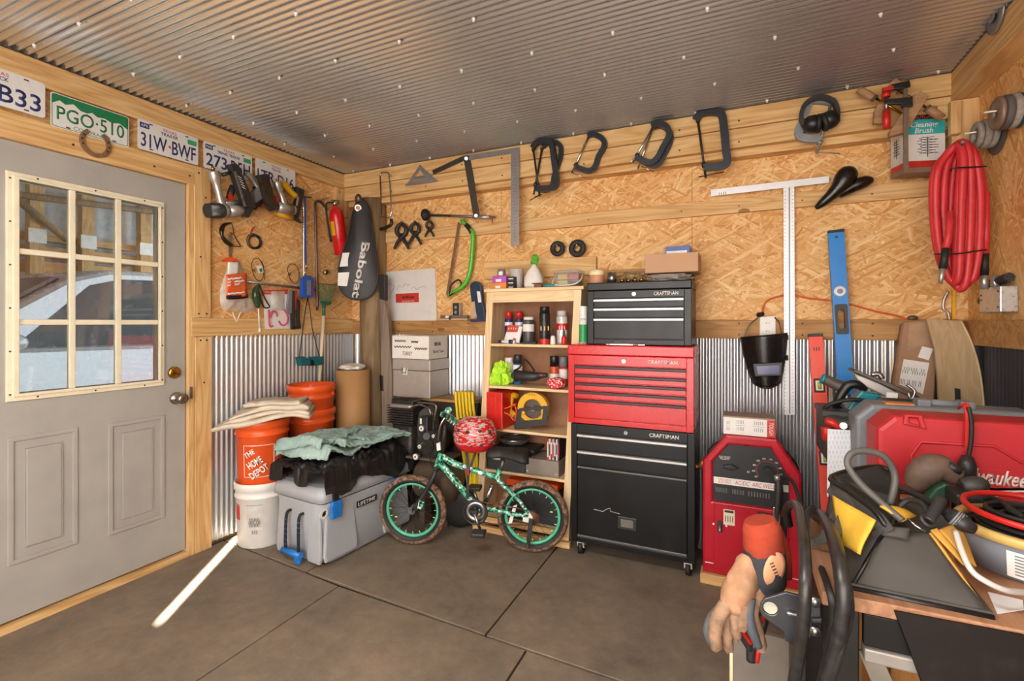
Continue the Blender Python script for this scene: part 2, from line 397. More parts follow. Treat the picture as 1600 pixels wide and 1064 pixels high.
# ceiling of corrugated sheets, ribs along x
ceil = Thing('ceiling', 'corrugated galvanised metal ceiling with rows of screws', None, (0, 0, 0), kind='structure')
Mc = frame((0, 0, CEIL+.006), (0, 1, 0), z=(0, 0, -1))   # local X = world y, local Y = -x ... waves across y
yy = .13; k = 0
while yy > YF:
    y1 = max(YF, yy-.66); mb = MB(); corrugated(mb, y1-.012, yy, -.03, 3.80, TR(0, 0, .0016*(k % 2)) @ Mc, nv=6, depth=.0055, seg=10)
    ceil.part('metal_sheet', mb, M_galv); yy = y1; k += 1
ceil.part('roof_deck', MB().box(-.2, 3.95, YF, .3, CEIL+.03, CEIL+.06), M_oldx)
mb = MB()
for j in range(14):
    y = -.03-j*.305
    for i in range(11):
        x = .12+i*.345+(.11 if j % 2 else 0)
        mb.cyl((x, y, CEIL+.004), (x, y, CEIL-.005), .0085, .006, 8); mb.cyl((x, y, CEIL-.005), (x, y, CEIL-.010), .0045, n=6)
ceil.part('roofing_screws', mb, M_screw, kind='stuff')

# ---- back wall
wb = Thing('wall_back', 'strand board back wall with timber rails above corrugated metal wainscot', None, (0, 0, 0), kind='structure')
yb = YB+OSB
for x0, x1 in ((-.1, 1.285), (1.287, 2.505), (2.507, 3.80)):
    wb.part('osb_panel', MB().box(x0, x1, yb, yb+.012, 1.20, 2.44), M_osb_b)
wb.part('beam', MB().box(.0, 3.627, .0, .04, 2.325, CEIL-.003, .003), M_wx)
wb.part('beam', MB().box(.0, 3.627, .006, .05, 2.222, 2.322, .003), M_wx)
wb.part('beam', MB().box(.0, 3.70, .05, yb, 2.185, 2.40, .002), M_wx)
wb.part('rail', MB().box(-.0, 3.69, YB, yb, 1.203, 1.304, .003), M_oldx)
wb.part('rail', MB().box(.30, 3.69, YB+.012, yb, 1.895, 1.975, .002), M_wx)
def zb(px, py): return B(px, py).z
p0, p1 = B(757, 413, YB+.01), B(932, 377, YB+.01)
wb.part('board', MB().box(p0.x, p1.x, YB, yb, 1.585, 1.700, .003), M_wx)
wb.part('board', MB().box(p1.x-.02, B(1008, 410, YB).x, YB+.015, yb, 1.535, 1.612, .002), M_oldx)
Mw = frame((0, .128, 0), (1, 0, 0), z=(0, -1, 0))
for i in range(6):
    mb = MB(); corrugated(mb, .0+i*.66-.01, min(3.74, i*.66+.66), 0, 1.24, TR(0, -.0016*(i % 2), 0) @ Mw, nv=1)
    wb.part('metal_sheet', mb, M_galvw)
wb.part('backing', MB().box(-.1, 3.85, .15, .17, -.05, 2.5), M_oldx)
mb = MB()
for x in (.45, .75, 1.05, 1.35, 1.9, 2.45, 2.75, 3.05, 3.35):
    for z in (1.225, 1.285): mb.cyl((x, YB+.001, z), (x, YB-.0015, z), .005, n=8)
    for z in (2.36, 2.25): mb.cyl((x, .001 if z > 2.3 else .007, z), (x, -.0015 if z > 2.3 else .0045, z), .005, n=8)
    mb.cyl((x, YB+.013, 1.93), (x, YB+.0105, 1.93), .004, n=8)
wb.part('nail_heads', mb, M_nail, kind='stuff')

# ---- left wall
wl = Thing('wall_left', 'strand board left wall with timber rail above shiny corrugated metal', None, (0, 0, 0), kind='structure')
wl.part('osb_panel', MB().box(-OSB-.012, -OSB, YF, -1.03, 2.0, 2.44), M_osb_l)
wl.part('osb_panel', MB().box(-OSB-.012, -OSB, -1.03, .13, 1.20, 2.44), M_osb_l)
wl.part('beam', MB().box(-.035, .0, YF, .04, 2.318, CEIL-.003, .003), M_wy)
wl.part('header', MB().box(-.035, .0, YF, -1.13, 2.055, 2.165, .003), M_wy)
wl.part('post', MB().box(-.035, .0, -1.135, -1.04, 1.318, 2.165, .003), M_wz)
wl.part('post', MB().box(-.033, .0, -1.13, -1.035, -.005, 1.21, .003), M_wz)
wl.part('jamb', MB().box(-.08, -.003, -1.165, -1.132, -.005, 2.055, .002), M_wz)
wl.part('rail', MB().box(-.035, .002, -1.15, .13, 1.212, 1.316, .003), M_wy)
wl.part('block', MB().box(-.035, .0, -.075, .05, 2.10, 2.316, .003), M_wz)
Mw = frame((-.036, 0, 0), (0, 1, 0), z=(1, 0, 0))
for a, b in ((-1.05, -.45), (-.46, .14)):
    mb = MB(); corrugated(mb, a, b, 0.012, 1.23, TR(.0016 if a < -.5 else 0, 0, 0) @ Mw); wl.part('metal_sheet', mb, M_galvw)
wl.part('backing', MB().box(-.10, -.055, -1.03, .2, -.05, 2.5), M_oldx)
wl.part('sill_board', MB().box(-.05, .0, YF, -1.165, -.02, .028, .002), M_wy)
wl.part('cladding', MB().box(-.05, -.037, YF, -2.13, -.02, 2.06), M_osb_l)
mb = MB()
for y, z in ((-1.11, 2.13), (-1.07, 2.0), (-1.1, 1.66), (-1.11, 1.34), (-1.065, 1.34), (-1.1, 1.19), (-1.065, 1.19), (-1.08, .95), (-1.16, 2.10), (-1.34, 2.10), (-1.68, 2.10), (-1.0, 1.23), (-1.0, 1.3), (-.045, 2.28), (-.02, 2.14)):
    mb.cyl((-.001, y, z), (.0015, y, z), .0055, n=8)
wl.part('nail_heads', mb, M_nail, kind='stuff')
mb = MB()
for i in range(9):
    y = -.98+i*.127; mb.cyl((-.035, y, 1.195), (-.026, y, 1.195), .007, .004, 8)
wl.part('sheet_screws', mb, M_screw, kind='stuff')

# ---- right wall
wr = Thing('wall_right', 'strand board right wall with timber rail above dark corrugated metal', None, (0, 0, 0), kind='structure')
wr.part('osb_panel', MB().box(XR+OSB, XR+OSB+.012, -1.2, .14, 1.19, 2.44), M_osb_r)
wr.part('osb_panel', MB().box(XR+OSB, XR+OSB+.012, YF, -1.202, 1.19, 2.44), M_osb_r)
wr.part('beam', MB().box(3.627, XR+OSB, YF, .04, 2.30, CEIL-.003, .003), M_wy)
wr.part('rail', MB().box(XR, XR+OSB, YF, .12, 1.190, 1.300, .003), M_oldx)
wr.part('block', MB().box(3.628, XR+OSB, -.0, .05, 2.10, 2.298, .003), M_wz)
wr.part('block', MB().box(3.612, 3.650, -.038, -.001, 2.135, 2.285, .003), M_wz)
Mw = frame((XR+.03, 0, 0), (0, -1, 0), z=(-1, 0, 0))
for i in range(4):
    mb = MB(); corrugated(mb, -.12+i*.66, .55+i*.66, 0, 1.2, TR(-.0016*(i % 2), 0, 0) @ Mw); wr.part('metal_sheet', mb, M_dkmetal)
wr.part('backing', MB().box(XR+.06, XR+.1, YF, .2, -.05, 2.5), M_oldx)

# ---- front wall (behind the camera): solid but for a narrow upright gap between two sliding doors
H1, H2 = F(250, 973), F(362, 851); hd = (H2-H1).to_2d().normalized(); EL = math.radians(24)
suno.rotation_euler = Vector((hd.x, hd.y, -math.tan(EL))).to_track_quat('-Z', 'Y').to_euler()
t1 = (H1.y-YF)/hd.y; t2 = (H2.y-YF)/hd.y+.16; xg = H1.x-hd.x*t1; za, zb_ = t1*math.tan(EL), t2*math.tan(EL)
wf = Thing('wall_front', 'board wall behind the camera with sliding doors', None, (0, 0, 0), kind='structure')
for a, b, c, d in ((-.1, xg-.026, -.1, 2.6), (xg+.026, 3.85, -.1, 2.6), (xg-.026, xg+.026, -.1, za), (xg-.026, xg+.026, zb_, 2.6)):
    wf.part('door_leaf', MB().box(a, b, YF-.02, YF, c, d), M_osb_b)

T = Thing('added_shop_light', 'long white shop light added unseen under the metal ceiling', 'light', (2.0, -2.55, 2.38)); T.part('housing', MB().box(1.36, 2.64, -2.65, -2.45, 2.38, 2.428, .006), M_white); T.part('end_cap', MB().box(1.34, 1.36, -2.655, -2.445, 2.375, 2.428, .004), M_white); T.part('end_cap', MB().box(2.64, 2.66, -2.655, -2.445, 2.375, 2.428, .004), M_white)  # unseen fixture added to give the ceiling fill lamp a body
# ---- entry door with a nine-pane window
def glass_mat():
    g = N('door_glass'); v = g.coord(); t = g.t; out = t.nodes['Material Output']
    d = g.noise(v, 26, 5, .7); d2 = g.noise(v, 5, 3)
    dirt = g.math('MULTIPLY', g.math('POWER', d, 3.0), g.math('MULTIPLY', d2, .9))
    tr = g.n('ShaderNodeBsdfTransparent', {0: (.93, .95, .94, 1)}); gl = g.n('ShaderNodeBsdfGlossy', {0: (1, 1, 1, 1), 'Roughness': .03}); df = g.n('ShaderNodeBsdfDiffuse', {0: (.75, .73, .68, 1)})
    fr = g.n('ShaderNodeFresnel', {0: 1.5})
    m1 = g.n('ShaderNodeMixShader', {0: g.math('ADD', fr.outputs[0], .06), 1: tr.outputs[0], 2: gl.outputs[0]}); m2 = g.n('ShaderNodeMixShader', {0: g.math('MULTIPLY', dirt, .32), 1: m1.outputs[0], 2: df.outputs[0]})
    t.links.new(m2.outputs[0], out.inputs[0]); return g.m
M_glass = glass_mat()
dr = Thing('door_1', 'grey panel door with a nine-pane window and brass deadbolt', None, (0, 0, 0), kind='structure')
XD = -.022
Md = frame((XD, 0, 0), (0, 1, 0), z=(1, 0, 0))
y0, y1, z0, z1 = -1.86, -1.31, .99, 1.895
slab = [(-2.085, .040), (-1.172, .040), (-1.172, 2.052), (-2.085, 2.052)]
def LD(px, py): p = L(px, py, XD); return (p.y, p.z)
slabo = dr.part('slab', MB().prism(slab, -.044, 0, Md, holes=[[(y0, z0), (y1, z0), (y1, z1), (y0, z1)]]), M_door)
def ring2(mb, a, b, za, zb, M=Md):      # rectangular moulding between outer rect a and inner rect b
    mb.prism([(a[0], a[1]), (a[2], a[1]), (a[2], a[3]), (a[0], a[3])], za, zb, M, bev=.003, holes=[[(b[0], b[1]), (b[2], b[1]), (b[2], b[3]), (b[0], b[3])]])
fo = (-1.899, .958, -1.283, 1.925)
mb = MB(); ring2(mb, fo, (fo[0]+.022, fo[1]+.022, fo[2]-.022, fo[3]-.022), -.004, .010); ring2(mb, (fo[0]+.018, fo[1]+.018, fo[2]-.018, fo[3]-.018), (y0, z0, y1, z1), -.02, .018)
wfm = dr.part('window_frame', mb, M_cream)
cw = (y1-y0); cy = [y0+cw/3, y0+cw*2/3]; cz = [z0+(z1-z0)/3, z0+(z1-z0)*2/3]
for c in cy: dr.part('muntin', MB().box(c-.012, c+.012, z0, z1, -.014, .010, .003, Md), M_cream, wfm)
for c in cz: dr.part('muntin', MB().box(y0, y1, c-.012, c+.012, -.014, .009, .003, Md), M_cream, wfm)
ys = [y0]+cy+[y1]; zs = [z0]+cz+[z1]
for i in range(3):
    for j in range(3):
        dr.part('pane', MB().box(ys[i]+(.012 if i else 0), ys[i+1]-(.012 if i < 2 else 0), zs[j]+(.012 if j else 0), zs[j+1]-(.012 if j < 2 else 0), -.004, -.001, 0, Md), M_glass)
mb = MB()
for i in range(6):
    t = i/5
    for yy, zz in ((fo[0]+.011, fo[1]+.03+t*(fo[3]-fo[1]-.06)), (fo[2]-.011, fo[1]+.03+t*(fo[3]-fo[1]-.06))): mb.cyl((yy, zz, .01), (yy, zz, .0115), .004, n=8, M=Md)
    if i < 3:
        for zz in (fo[1]+.011, fo[3]-.011): mb.cyl((fo[0]+.1+i*.21, zz, .01), (fo[0]+.1+i*.21, zz, .0115), .004, n=8, M=Md)
dr.part('frame_screws', mb, M_nail, wfm, kind='stuff')
for a, b in (((17, 879), (116, 672)), ((173, 832), (253, 652))):
    p, q = LD(*a), LD(*b)
    mb = MB(); ring2(mb, (p[0]-.012, p[1]-.012, q[0]+.012, q[1]+.012), (p[0]+.008, p[1]+.008, q[0]-.008, q[1]-.008), 0, .007)
    mb.prism([(p[0]+.045, p[1]+.045), (q[0]-.045, p[1]+.045), (q[0]-.045, q[1]-.045), (p[0]+.045, q[1]-.045)], 0, .006, Md, bev=.0058)
    dr.part('raised_panel', mb, M_door)
dy, dz = LD(272, 582); Mk = TR(0, 0, 0) @ Md @ TR(dy, dz, 0)
db = dr.part('deadbolt', MB().lathe([(.033, 0), (.033, .006), (.026, .014), (.0, .015)], 24, Mk), M_brass)
dr.part('thumb_turn', MB().box(-.004, .004, -.02, .02, .012, .03, .002, Mk @ rotz(.9)), M_brass, db)
dy, dz = LD(275, 622); Mk = Md @ TR(dy, dz, 0)
dr.part('knob', MB().lathe([(.033, 0), (.033, .005), (.024, .012), (.013, .02), (.012, .038), (.02, .042), (.028, .052), (.029, .062), (.024, .071), (.012, .075), (0, .0755)], 24, Mk), mat('satin_nickel', '#8f857a', .28, .9))
dr.part('strike_plate', MB().box(-1.160, -1.145, .87, .935, 0, .024, .001, Md), M_steel)
wl.part('door_stop', MB().box(-.10, -.066, -2.2, -1.165, .0, .039), M_oldx)

# ---- the open barn bay outside the door, with a parked car
bay = Thing('wall_barn', 'pale metal barn wall with timber posts and girts outside the door window', None, (-6.6, 1, 0), kind='structure')
mb = MB(); corrugated(mb, -6, 6, 0, 3.9, frame((-6.6, 0, 0), (0, 1, 0), z=(1, 0, 0)), pitch=.2, depth=.012, seg=6); bay.part('metal_sheet', mb, mat('pale_sheet', '#cfd6da', .5, .1))
for z, h in ((1.75, .09), (2.02, .16), (2.24, .16), (2.48, .10)): bay.part('girt', MB().box(-6.55, -6.42, -5, 5, z, z+h), M_wy)
for y in (-.6, .5, 1.1, 1.9, 3.0):
    bay.part('post', MB().box(-6.4, -6.26, y, y+.16, 0, 3.9), M_wz)
    bay.part('bracket', MB().box(-6.25, -6.245, y-.02, y+.18, 2.42, 2.62), M_screw)
bay.part('brace', MB().cyl((-6.2, -.9, 2.95), (-6.2, 2.6, 3.2), .05, n=8).cyl((-6.2, .2, 3.1), (-6.2, .9, 2.5), .05, n=8), M_oldz)
bay.part('sun_shade_roof', MB().box(-9, -.15, -5, 5, 3.9, 3.95), mat('pale_sheet', '#cfd6da', .5, .1))  # unseen roof added to keep sun and sky off the car
bay.part('sun_block_wall', MB().box(-9, -.15, -5.05, -5, 0, 3.95), mat('pale_sheet', '#cfd6da', .5, .1))  # unseen wall added to block the sun from the car
bay.part('sun_block_board', MB().box(-.2, -.15, -5, 5, 2.45, 3.95), M_oldx)  # unseen strip above the left wall, added to block the sun
single('ground', MB().box(-9, -.12, -6, 6, -.14, -.04), mat('gravel', '#8c8274', .9, var=.2, scale=40), None, None, kind='structure')
car = Thing('car', 'silver car seen through the panes of the door window', 'car', (-3.9, 0, -.04))
Mcar = TR(-3.0, -.1, 0) @ Matrix.Rotation(math.radians(6), 4, 'Z') @ frame((0, 0, 0), (0, 1, 0), z=(1, 0, 0))
silver = mat('silver_paint', '#c9cdd0', .25, .35, var=.03)
body = [(-2.9, .45), (-2.85, .9), (-2.5, 1.0), (-1.05, 1.08), (2.0, 1.03), (2.1, .5), (1.9, .32), (-2.7, .32)]
car.part('body', MB().prism(body, -1.75, 0, Mcar, bev=.05), silver)
cab = [(-1.25, 1.06), (-.30, 1.72), (.05, 1.83), (.7, 1.86), (1.5, 1.82), (1.85, 1.62), (2.0, 1.03)]
cabin = car.part('cabin', MB().prism(cab, -1.62, -.10, Mcar, bev=.05), silver)
tint = mat('tinted_glass', '#191613', .05, 0, var=.05)
car.part('side_window', MB().prism([(-.72, 1.06), (-.12, 1.66), (.15, 1.74), (.60, 1.76), (.62, 1.05)], -.12, -.092, Mcar), tint, cabin)
car.part('side_window', MB().prism([(.70, 1.05), (.68, 1.76), (1.4, 1.74), (1.66, 1.58), (1.75, 1.05)], -.12, -.092, Mcar), tint, cabin)
car.part('windshield', MB().prism([(-1.16, 1.09), (-1.22, 1.13), (-.36, 1.73), (-.28, 1.70)], -1.5, -.2, Mcar), tint, cabin)
car.part('wing_mirror', MB().ball((-.82, 1.12, .10), (.12, .08, .07), M=Mcar).box(-.80, -.74, 1.06, 1.1, -.06, .06, .005, Mcar), silver)
for yy in (-2.05, 1.35): car.part('wheel', MB().lathe([(.0, -.2), (.33, -.2), (.36, -.17), (.36, -.03), (.33, .005), (.2, 0), (0, -.02)], 28, Mcar @ TR(yy, .33, 0)), M_black)
# ------------------------------------------------------------------ tracing helper: photo pixels to the plane a flat thing lies in
class PX:
    def __init__(s, M, ox=0, oy=0, k=1.0): s.M = M; s.i = M.inverted(); s.c = (ox, oy, k)
    def p(s, x, y, h=0.0):
        px, py = s.c[0]+x/s.c[2], s.c[1]+y/s.c[2]
        o = s.i @ CAM; d = s.i.to_3x3() @ _ray(px, py); q = o+d*((h-o.z)/d.z); return (q.x, q.y, h)
    def __call__(s, pts, h=0.0): return [s.p(x, y, h)[:2] for x, y in pts]
    def t(s, pts): return [s.p(*q) for q in pts]          # 3-tuples (x, y, height)
ML = lambda x=-OSB: frame((x, 0, 0), (0, 1, 0), z=(1, 0, 0))
MBk = lambda y=YB+OSB: frame((0, y, 0), (1, 0, 0), z=(0, -1, 0))
MRt = lambda x=XR+OSB: frame((x, 0, 0), (0, -1, 0), z=(-1, 0, 0))

M_plate = mat('plate_white', '#e4e3df', .35, .1, var=.03); M_navy = mat('navy_ink', '#27306a', .4); M_red = mat('red_ink', '#c8392e', .4); M_green = mat('green_ink', '#1f7a4a', .4)
M_ink = mat('black_ink', '#1b1b1b', .5); M_silver = mat('cast_aluminium', '#b3b0ab', .35, .7, var=.06); M_dark = mat('dark_plastic', '#2a2a2b', .45, var=.12)
M_redpl = mat('red_plastic', '#c2231f', .35); M_yellow = mat('yellow_plastic', '#e3ad1c', .4); M_grey = mat('grey_plastic', '#7c7f80', .45); M_wpl = mat('white_plastic', '#e8e6e1', .4, var=.03)
M_orange = mat('orange_plastic', '#e8531d', .38, var=.05); M_rubber = mat('black_rubber', '#1d1c1b', .6, var=.1); M_blue = mat('blue_plastic', '#1d56b8', .35)
M_teal = mat('teal_plastic', '#14626c', .3); M_grn = mat('green_paint', '#2c6b48', .45)

# ---- number plates over the door
def number_plate(px_l, py_l, label, main, top=None, sub=None, month=None, colour=None, colorado=False, right=None, dot=False, mw=.82):
    W, H = .305, .152
    a = L(right if right else px_l, py_l, .003); y0 = a.y-W if right else a.y
    z1 = a.z
    T = Thing('license_plate', label, 'license plate', (.001, y0+W/2, z1-H), 'number plates over the door')
    Mp = frame((.001, y0+W/2, z1-H/2), (0, 1, 0), z=(1, 0, 0))
    T.part('plate', MB().prism(rrect(-W/2, -H/2, W/2, H/2, .012), 0, .0012, Mp, bev=.0004), M_plate)
    if colorado:
        ridge = [(-.146, .028), (-.12, .048), (-.10, .036), (-.07, .05), (-.045, .03), (-.02, .028), (.0, .038), (.02, .026), (.05, .03), (.08, .02), (.11, .03), (.146, .012)]
        T.part('mountain_band', MB().prism(ridge+[(.146, .07), (-.146, .07)], .001, .0018, Mp), M_green)
        mb = MB()
        for a, b in ((rrect(-W/2+.004, -H/2+.004, W/2-.004, H/2-.004, .010), rrect(-W/2+.0065, -H/2+.0065, W/2-.0065, H/2-.0065, .009)),): mb.prism(a, .001, .0017, Mp, holes=[b])
        T.part('border', mb, M_green)
        T.text(main, Mp @ TR(0, -.008, .0012), W*.86, .062, M_green, bold=.008); T.text('COLORADO', Mp @ TR(.0, -.058, .0012), .14, .016, M_green)
    else:
        T.text(main[0], Mp @ TR(-.075 if len(main) > 1 else .07, -.022, .0012), .125 if len(main) > 1 else .135, .072, M_navy, bold=.012)
        if len(main) > 1: T.text(main[1], Mp @ TR(.075, -.022, .0012), .125, .072, M_navy, bold=.012)
        T.part('state_mark', MB().prism([(-.008, .003), (-.002, .003), (-.002, .009), (.003, .009), (.003, .003), (.009, .002), (.008, -.003), (.002, -.009), (-.002, -.004)], .001, .0017, Mp @ TR(0, -.022, 0)), M_red)
        T.text(top, Mp @ TR(.0, .057, .0012), .07, .015, M_red); T.text(sub, Mp @ TR(.0, .037, .0012), .008*len(sub)+.03, .016, M_navy, bold=.01)
        if month:
            st = T.part('month_sticker', MB().box(-.142, -.098, .036, .062, .001, .0017, 0, Mp), M_navy); T.text(month, Mp @ TR(-.12, .049, .0017), .034, .014, M_wpl, st)
            T.part('year_sticker', MB().box(.094, .142, .026, .052, .001, .0017, 0, Mp), mat('sticker_green', '#39a06c', .4))
    mb = MB()
    for x in (-.09, .09):
        for z in (.064, -.064): mb.box(x-.008, x+.008, z-.003, z+.003, .0008, .0016, 0, Mp)
    T.part('bolt_slots', mb, M_nail, kind='stuff')
    return T
number_plate(0, 131, 'white plate ending B33, cut by the left edge of the view', ('B33',), 'TEXAS', 'TRUCK', right=71)
number_plate(79, 142, 'green and white mountain plate reading PGO 510 behind the horseshoe', 'PGO·510', colorado=True)
number_plate(215, 184, 'white trailer plate reading 31W BWF beside the green one', ('31W', 'BWF'), 'TEXAS', 'TRAILER', 'APR')
number_plate(318, 219, 'white plate reading 273 R5H behind the nail guns', ('273', 'R5H'), 'TEXAS', 'TRAVEL TRAILER', 'MAR')
number_plate(399, 246, 'white truck plate reading 1TR D16, nearest the corner', ('1TR', 'D16'), 'TEXAS', 'TRUCK')

# ---- horseshoe on the door header
c = L(148, 224, .0); Mh = frame((.001, c.y, c.z), (0, 1, 0), z=(1, 0, 0))
pts = arc(0, 0, .062, 122, 418, 24, .066)
T = Thing('horseshoe', 'rusty horseshoe hung open side up over the door', 'horseshoe', (.001, c.y, c.z-.07))
inner = arc(0, 0, .044, 418, 122, 24, .048)
T.part('shoe', MB().prism(pts+inner, 0, .010, Mh, bev=.002), mat('rusty_iron', '#8a6a50', .65, .4, var=.2, scale=60, bump=.3))
mb = MB()
for a in (150, 175, 200, 330, 355, 380): x, y = arc(0, 0, .053, a, a+1, 1)[0]; mb.box(x-.003, x+.003, y-.004, y+.004, .009, .0112, 0, Mh)
T.part('nail_holes', mb, M_black, kind='stuff')

# ---- four air nailers hanging on the board
C1 = (310, 240, 8.865)
def nailer(name, label, base):
    return Thing(name, label, 'nail gun', L(*base, .03), 'air nailers on the left wall')
q = PX(ML(.055), *C1); Mq = q.M
def seg(mb, a, b, r0, r1=None, h=0, n=16, qq=None):
    qq = qq or q; return mb.cyl(qq.p(a[0], a[1], h), qq.p(b[0], b[1], h), r0, r1, n, qq.M)
T = nailer('nail_gun', 'silver framing nailer with black end cap and long dark magazine', (365, 330))
cap = T.part('end_cap', seg(seg(MB(), (122, 790), (300, 790), .040, .044), (300, 790), (330, 790), .044, .040), M_dark)
T.part('cap_rib', seg(seg(MB(), (190, 745), (300, 745), .012, h=.04), (190, 830), (300, 830), .012, h=.03), M_grey, cap)
T.part('motor_body', seg(seg(MB(), (318, 790), (400, 795), .040, .036), (400, 795), (640, 790), .036, .034), M_silver)
T.part('handle', MB().tube([q.p(*p) for p in [(205, 245, 0), (235, 360, 0), (265, 480, 0), (300, 620, 0), (330, 740, 0)]], [.030, .031, .021, .0185, .022, .030], 14, M=Mq, spl=4), M_silver)
T.part('air_fitting', seg(MB(), (205, 235), (195, 170), .010, .007), M_brass)
T.part('trigger', MB().prism(q([(415, 560), (465, 560), (470, 660), (425, 660)]), -.008, .008, Mq, bev=.003), M_redpl)
T.part('trigger_guard', seg(MB(), (330, 690), (560, 680), .014), M_silver)
qm = PX(ML(.085), *C1)
mg = T.part('magazine', MB().prism(qm([(420, 150), (500, 130), (540, 165), (790, 730), (770, 760), (640, 745)]), -.03, .012, qm.M, bev=.005), M_dark)
T.part('magazine_rail', MB().prism(qm([(470, 250), (500, 250), (640, 735), (610, 735)]), .010, .017, qm.M, bev=.002), M_steel, mg)
T.text('|||||', qm.M @ TR(*qm.p(600, 400, .012)) @ rotz(-1.12), .085, .020, M_wpl, mg, shear=.3)
T.part('nose', MB().prism(qm([(625, 750), (770, 750), (700, 880), (630, 870)]), -.025, .005, qm.M, bev=.004), M_dark)
T.part('link_bracket', MB().tube([qm.p(330, 295, -.02), qm.p(440, 262, -.01)], .010, 8, M=qm.M), M_dark)
T = nailer('nail_gun', 'grey nailer with black grip, half hidden behind the long magazine', (400, 330))
q = PX(ML(.03), *C1)
T.part('housing', MB().prism(q([(725, 540), (830, 420), (895, 520), (890, 600), (760, 690)]), -.02, .03, q.M, bev=.006), M_grey)
T.part('handle', MB().tube([q.p(*p) for p in [(665, 270, 0), (720, 320, 0), (780, 410, 0), (830, 500, 0)]], [.014, .019, .016, .02], 12, M=q.M, spl=3), M_silver)
T.part('grip', MB().tube([q.p(*p) for p in [(480, 450, 0), (450, 540, 0), (420, 620, 0)]], [.018, .02, .016], 12, M=q.M), M_dark)
T.part('trigger', MB().prism(q([(760, 455), (810, 450), (815, 475), (765, 490)]), -.01, .01, q.M, bev=.002), M_black)
T.part('nose', MB().prism(q([(760, 690), (890, 610), (905, 650), (770, 780)]), -.015, .02, q.M, bev=.003), M_dark)
T.part('safety_tip', MB().prism(q([(845, 690), (900, 660), (905, 700), (855, 745)]), -.01, .012, q.M, bev=.002), M_redpl)
T = nailer('nail_gun', 'small silver brad nailer with brown-black magazine and red trigger', (440, 330))
q = PX(ML(.06), *C1); Mq = q.M
T.part('motor_body', seg(seg(MB(), (1080, 740), (1290, 780), .034, .036), (1290, 780), (1340, 790), .036, .026), M_silver)
T.part('end_cap', seg(MB(), (1325, 785), (1365, 795), .032, .026), M_dark)
T.part('handle', MB().tube([q.p(*p) for p in [(1085, 390, 0), (1110, 480, 0), (1150, 580, 0), (1185, 700, 0)]], [.026, .025, .018, .018, .024], 14, M=Mq, spl=4), M_silver)
T.part('trigger', MB().prism(q([(1050, 580), (1085, 590), (1105, 665), (1070, 670)]), -.008, .008, Mq, bev=.002), M_redpl)
qm = PX(ML(.085), *C1)
mg = T.part('magazine', MB().prism(qm([(825, 295), (920, 290), (965, 320), (1075, 720), (1010, 770), (940, 700)]), -.025, .012, qm.M, bev=.005), mat('smoked_plastic', '#33291f', .3))
T.part('magazine_cap', MB().prism(qm([(820, 300), (925, 280), (965, 315), (955, 350), (840, 345)]), -.028, .016, qm.M, bev=.004), M_dark, mg)
T.part('nose', MB().prism(qm([(900, 720), (1090, 700), (1095, 760), (1010, 800)]), -.02, .01, qm.M, bev=.004), M_dark)
T = nailer('nail_gun', 'yellow nailer with black magazine, nearest the blue strap', (455, 345))
q = PX(ML(.02), *C1)
T.part('handle', MB().tube([q.p(*p) for p in [(1150, 400, 0), (1210, 450, 0), (1270, 520, 0), (1350, 590, 0)]], [.022, .024, .019, .02], 12, M=q.M, spl=3), M_yellow)
T.part('motor_body', seg(MB(), (1080, 800), (1290, 890), .024, .022), M_yellow)
mg = T.part('magazine', MB().prism(q([(1340, 460), (1450, 510), (1360, 900), (1425, 965), (1280, 890), (1350, 620)]), -.02, .02, q.M, bev=.004), M_dark)
T.part('magazine_window', MB().prism(q([(1335, 610), (1365, 600), (1345, 720), (1315, 740)]), .019, .022, q.M), M_silver, mg)

# ---- small things pinned to the board
C2 = (325, 330, 9.67); q = PX(ML(-.015), *C2); Mq = q.M
T = Thing('safety_glasses', 'black wraparound safety glasses hung above the plastic bag', 'glasses', L(355, 385, -.02))
T.part('lens', MB().tube([q.p(*p) for p in [(345, 175, 0), (235, 215, .02), (205, 320, .03), (240, 420, .03), (330, 500, .02), (400, 525, .0)]], [.004, .011, .014, .009, .014, .012, .004], 8, M=Mq, spl=4), mat('smoked_lens', '#241a12', .12))
for pts in ([(350, 170, 0), (375, 240, 0), (385, 340, 0), (330, 320, -.005)], [(385, 340, 0), (440, 440, 0), (488, 520, 0), (470, 535, 0), (390, 525, 0)]):
    T.part('temple', MB().tube(q.t(pts), .0028, 6, M=Mq, spl=4), M_black)
single('steel_file', MB().prism(q([(325, 350), (385, 350), (382, 690), (335, 690)]), -.014, -.010, Mq, bev=.0008), M_steel, 'narrow steel blade hanging behind the black glasses', 'file')
T = Thing('cable_coil', 'small coil of black cable with a red tie', 'cable', L(399, 392, -.02))
cu, cv, _ = q.p(722, 455); mb = MB()
for i in range(6): mb.torus((cu+R.uniform(-.006, .006), cv+R.uniform(-.006, .006), -.012+.004*(i % 3)), .038+.0035*(i % 4), .0026, Mq, 26, 6)
T.part('loops', mb, M_rubber)
T.part('tie', MB().tube(q.t([(645, 330, .004), (670, 270, .006), (710, 225, .004)]), [.004, .006, .002], 6, M=Mq), M_redpl)

